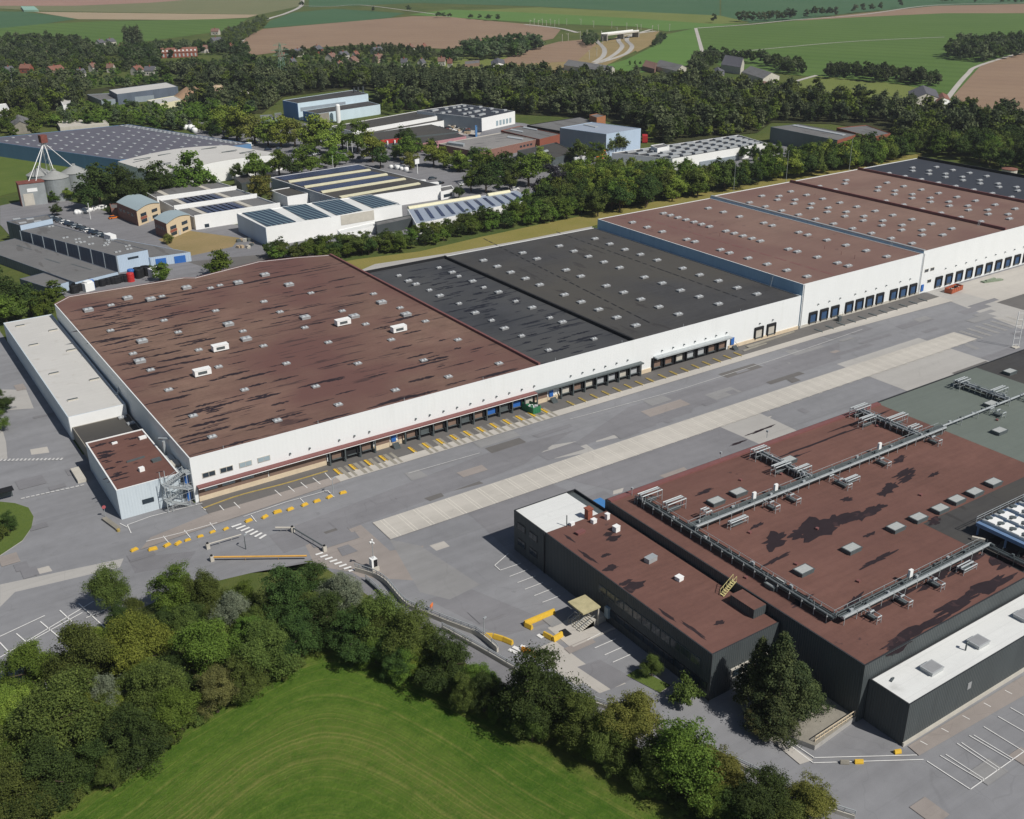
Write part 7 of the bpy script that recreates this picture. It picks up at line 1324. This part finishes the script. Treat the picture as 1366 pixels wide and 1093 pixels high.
# houses
m_wash = plain('old_whitewash', S(192, 188, 180), .85, .12); wcol = [m_wash, m_concw, m_redbr, plain('pale_brick', S(176, 154, 140), .85), m_wash]; rcol = [m_tile_d, m_tile_r, m_tile_b, m_tile_d]
wn_ = ['white', 'cream', 'red brick', 'pale brick', 'white']; rn_ = ['slate', 'red tiled', 'brown tiled', 'slate']
HS = [(14, 100, 12, 0), (36, 100, 14, 2), (72, 100, 22, 3), (58, 82, 11, 1), (82, 76, 10, 2), (105, 100, 10, 0), (122, 98, 9, 0), (150, 98, 9, 1), (132, 64, 10, 0), (150, 63, 12, 0), (168, 64, 8, 4), (180, 100, 14, 4), (200, 100, 14, 0), (225, 98, 8, 4), (258, 98, 10, 0), (290, 46, 10, 1), (308, 46, 14, 0), (285, 62, 14, 0), (276, 68, 12, 0), (380, 82, 8, 4), (388, 88, 9, 3), (400, 78, 12, 1), (425, 72, 14, 2), (440, 78, 14, 1), (456, 76, 13, 0), (468, 84, 13, 3), (450, 90, 10, 4), (478, 80, 9, 4), (505, 72, 14, 0), (505, 84, 13, 3), (545, 70, 9, 4), (568, 70, 9, 0), (540, 88, 8, 4), (562, 90, 10, 0), (592, 88, 9, 0), (310, 70, 10, 0), (600, 92, 6, 1)]
seen = {}
for i, (u, v, w, ci) in enumerate(HS):
    x, y = G(u+hr.uniform(-4, 4), v+1+hr.uniform(-4, 3)); k = PXM(x, y); L = w/k*1.0; D = min(9, L*.8); a = random.choice((.6, .6, -.7, .3)) ; c, s = math.cos(a), math.sin(a); ri = (i*3+ci) % 4
    P = [(x+p*c-q*s, y+p*s+q*c) for p, q in ((-L/2, -D/2), (-L/2, D/2), (L/2, D/2), (L/2, -D/2))]; col = f'{wn_[ci]} house with a {rn_[ri]} roof'; where = 'at the left end of the village' if u < 130 else 'in the village by the red terrace' if u < 260 else 'beside the pale track' if u < 330 else 'at the right end of the village' if u < 520 else 'on the edge of the brown field'
    t, r = gable('house', f'{col} {where}', 'house', P, 4.5, 3.2, wcol[ci], rcol[ri], .4, group=f'{wn_[ci]} {rn_[ri]} houses {where}')
    wallface(t, 'window', P[3], P[0], .15, .3, 1.2, 2.6, m_glass); wallface(t, 'window', P[3], P[0], .6, .75, 1.2, 2.6, m_glass); wallface(t, 'door', P[3], P[0], .42, .52, 0, 2.2, m_bark)
    p = Vector(P[0]).lerp(Vector(P[2]), .45); MB().box(p.x-.4, p.y-.4, 5, p.x+.4, p.y+.4, 8.8).build('chimney', m_redbr, r)
A, B = Vector(G(216, 78)), Vector(G(264, 76)); u_ = (B-A).normalized(); n_ = Vector((-u_.y, u_.x)); 
t, r = gable('terrace', 'long red brick terrace with a row of dormers in the village', 'terrace', [tuple(A), tuple(A+n_*10), tuple(B+n_*10), tuple(B)], 5.5, 4, m_redbr, m_tile_r); b = MB()
for i in range(9):
    p = A.lerp(B, (i+.5)/9); wallface(t, 'window', tuple(A), tuple(B), (i+.3)/9, (i+.7)/9, 1, 4, m_sky_l); b.obox(p.x+n_.x*2, p.y+n_.y*2, 5.6, 1.6, 2.4, 1.9, math.atan2(u_.y, u_.x))
b.build('dormer', m_white, r)
def gpx(name, label, cat, R, h, rise, wall, roof): return gable(name, label, cat, [G(u, v, h) for u, v in R], h, rise, wall, roof)
gpx('farm_shed', 'long brown walled farm shed with a pale gable below the railway', 'farm shed', [(814, 96), (820, 91), (765, 82), (752, 87)], 4.5, 3, m_concw, m_roofg); gpx('farm_shed', 'farm shed with a brown tiled roof next to the bright field', 'farm shed', [(873, 92), (878, 86), (866, 82), (857, 88)], 4, 3, m_tile_b, m_tile_b); gpx('farm_shed', 'grey roofed farm shed with a cream gable beside the brown tiled one', 'farm shed', [(903, 95), (916, 90), (888, 83), (873, 88)], 4, 3.5, m_concw, m_roofg)
gpx('barn', 'stone barn with a steep grey roof in the farm trees', 'barn', [(988, 90), (993, 84), (972, 80), (962, 86)], 6, 6, m_concw, m_tile_d); gpx('barn', 'wide grey roofed barn with a pale stone gable on the pasture edge', 'barn', [(1018, 105), (1040, 101), (1012, 92), (990, 96)], 5.5, 3.5, m_concw, m_roofg); gpx('farmhouse', 'small stone farmhouse left of the barns', 'house', [(952, 101), (966, 100), (966, 94), (948, 95)], 5.5, 3, m_concw, m_tile_d); gpx('farm_shed', 'little brown roofed shed at the corner of the pasture', 'shed', [(1012, 116), (1028, 113), (1026, 110), (1011, 112)], 3, 1.6, m_brownw, m_tile_b)
gpx('farm_shed', 'low white sheds by the farm track', 'shed', [(990, 119), (1010, 116), (1006, 113), (988, 115)], 2.6, 1, m_white, m_roofw)
gpx('gabled_barn', 'pale barn with a wide dark roof beside the brown field', 'barn', [(1216, 133), (1254, 131), (1248, 120), (1212, 122)], 5.5, 3.6, m_concw, m_tile_d); gpx('gabled_barn', 'lower red roofed building right of the pale barn', 'barn', [(1250, 138), (1268, 134), (1264, 127), (1248, 130)], 4.5, 2.5, m_white, m_tile_r)
gpx('white_house', 'white house with a slate roof before the brown field', 'house', [(656, 89), (674, 86), (672, 80), (655, 82)], 4.5, 2.5, m_white, m_tile_d); pbld('flat_shed', 'long low dark shed on the pasture by the white house', 'shed', [(620, 86), (640, 84), (640, 80), (620, 82)], 3, m_brownw, m_roofg)
x, y = G(34, 15); b = MB().prism([G(28, 11), G(46, 11), G(52, 16), G(32, 16)], .1, 3.2); b.build('greenhouse', plain('pale_green_sheet', S(150, 190, 170), .4), label='pale green sheeted greenhouse far out in the fields', cat='greenhouse')
# railway
for nm, L in (('railway', [(868, 40), (842, 48), (836, 54), (843, 62), (838, 70), (826, 76), (800, 84), (770, 90)]), ('railway', [(875, 42), (832, 48), (825, 54), (830, 62), (824, 70), (812, 78), (798, 84)]), ('railway', [(790, 46), (797, 56), (806, 66), (804, 76), (792, 84)])):
    P = smoothline([G(*p) for p in L]); MB().strip(P, 5, .34).build(nm, m_concl, kind='structure'); b = MB()
    for o in (-2.2, -.75, .75, 2.2):
        Q = offs(P, o)
        for p, q in zip(Q[:-1], Q[1:]): b.tube((*p, .42), (*q, .42), .10, 4)
    b.build('rail', m_concw if 'railway' == nm else m_steel, kind='structure')
A, B = Vector(G(806, 55)), Vector(G(848, 50)); u_ = (B-A).normalized(); n_ = Vector((-u_.y, u_.x)); t = thing('rail_bridge', 'pale concrete bridge over the curving railway lines', 'bridge', tuple((A+B)/2)); a = math.atan2(u_.y, u_.x); L = (B-A).length; c_ = (A+B)/2
MB().obox(c_.x, c_.y, 6, L, 9, 1.4, a).build('deck', m_concw, t); b = MB()
for s in (-.5, .02, .5): p = c_+u_*(L*s); b.obox(p.x, p.y, 0, 2, 9, 6, a)
b.build('pier', m_concd, t); b = MB()
for s in (-4.4, 4.4): p = c_+n_*s; b.obox(p.x, p.y, 7.4, L, .3, 1.2, a)
b.build('parapet', m_white, t)
for P_ in ([(845, 50), (868, 44), (880, 52), (866, 62), (850, 70), (842, 64)], [(770, 82), (792, 62), (806, 55), (822, 60), (818, 66), (800, 80), (780, 92)]): ground_sheet('railway_bank', P_, .26, m_bank, world=False)
first = None
POLES = [(707+i*5.5, 36-(i % 2)*2+i*.05) for i in range(8)]+[(756, 34), (775, 34), (792, 37), (816, 38), (836, 40), (855, 42), (878, 43), (893, 42), (750, 57), (758, 55), (774, 52), (783, 50), (796, 76), (786, 80), (804, 60), (802, 52), (823, 46), (870, 44), (850, 42)]
for i, p in enumerate(POLES):
    x, y = G(*p)
    if first is None: first = MB().tube((0, 0, 0), (0, 0, 8.5), .25, 5).tube((0, 0, 7.5), (2.6, 0, 8), .12, 4).tube((0, 0, 6.6), (2.4, 0, 7.8), .1, 4).build('catenary_pole', m_concw, label='thin pale overhead line pole along the railway', cat='pole', group='overhead line poles'); first.location = (x, y, .2)
    else: dup(first, (x, y, .2), random.random()*3)
# lattice pylon in the wood
def pylon(u, v, h, label):
    x, y = G(u, v); t = thing('pylon', label, 'pylon', (x, y)); b = MB(); w = lambda z: 3.2*(1-z/h)+.4; Z = [h*i/9 for i in range(10)]
    for i in range(9):
        a, c = w(Z[i]), w(Z[i+1]); q0 = [(x-a, y-a, Z[i]), (x+a, y-a, Z[i]), (x+a, y+a, Z[i]), (x-a, y+a, Z[i])]; q1 = [(x-c, y-c, Z[i+1]), (x+c, y-c, Z[i+1]), (x+c, y+c, Z[i+1]), (x-c, y+c, Z[i+1])]
        for j in range(4): b.tube(q0[j], q1[j], .2, 4); b.tube(q0[j], q1[(j+1) % 4], .12, 4)
    b.build('tower', plain('green_steel', S(110, 140, 120), .7), t); b = MB()
    for z, L in ((h*.72, 7), (h*.84, 8), (h*.96, 6)): b.tube((x-L, y, z), (x+L, y, z), .2, 4); b.tube((x-L, y, z), (x, y, z+2), .12, 4); b.tube((x+L, y, z), (x, y, z+2), .12, 4)
    b.build('crossarm', plain('green_steel', S(110, 140, 120)), t)
pylon(378, 112, 32, 'pale green lattice pylon rising from the wood left of the blue factory')
for u, v, h, l in ((20, 128, 16, 'thin white mast above the trees at the left edge'), (341, 132, 10, 'first pale post by the gravel heap'), (349, 132, 10, 'second pale post by the gravel heap'), (978, 263, 15, 'thin steel mast behind the tall warehouse, left one'), (1048, 247, 16, 'thin steel mast behind the tall warehouse, middle one'), (1132, 232, 17, 'thin steel mast behind the tall warehouse, right one')): x, y = G(u, v); MB().tube((x, y, 0), (x, y, h), .14, 6, 0, .07).tube((x, y, h), (x+.5, y, h+.2), .06, 4).build('mast', m_steel, label=l, cat='mast')
x, y = G(1347, 226, 9); t = thing('roof_tank', 'round pale tank house with a red roof beyond the tallest warehouse', 'tank', (x, y)); MB().lathe((x, y, 0), [(3.4, 0), (3.4, 9)], 16).build('wall', m_concw, t); MB().lathe((x, y, 9), [(3.6, 0), (3.6, .3), (.3, .9)], 16).build('roof', m_tile_r, t)

# ------------------------------------------------------------------ air
hz = MB().box(-3950, -1450, -1.2, 5950, 6950, 135).build('haze', bpy.data.materials.new('air'), label='thin blue summer haze', kind='stuff')
hm = hz.data.materials[0]; hm.use_nodes = True; ht = hm.node_tree; ht.nodes.clear(); pv = ht.nodes.new('ShaderNodeVolumePrincipled'); om = ht.nodes.new('ShaderNodeOutputMaterial')
pv.inputs['Color'].default_value = (.86, .91, 1, 1); pv.inputs['Density'].default_value = .00007; pv.inputs['Anisotropy'].default_value = .2; ht.links.new(pv.outputs[0], om.inputs['Volume'])
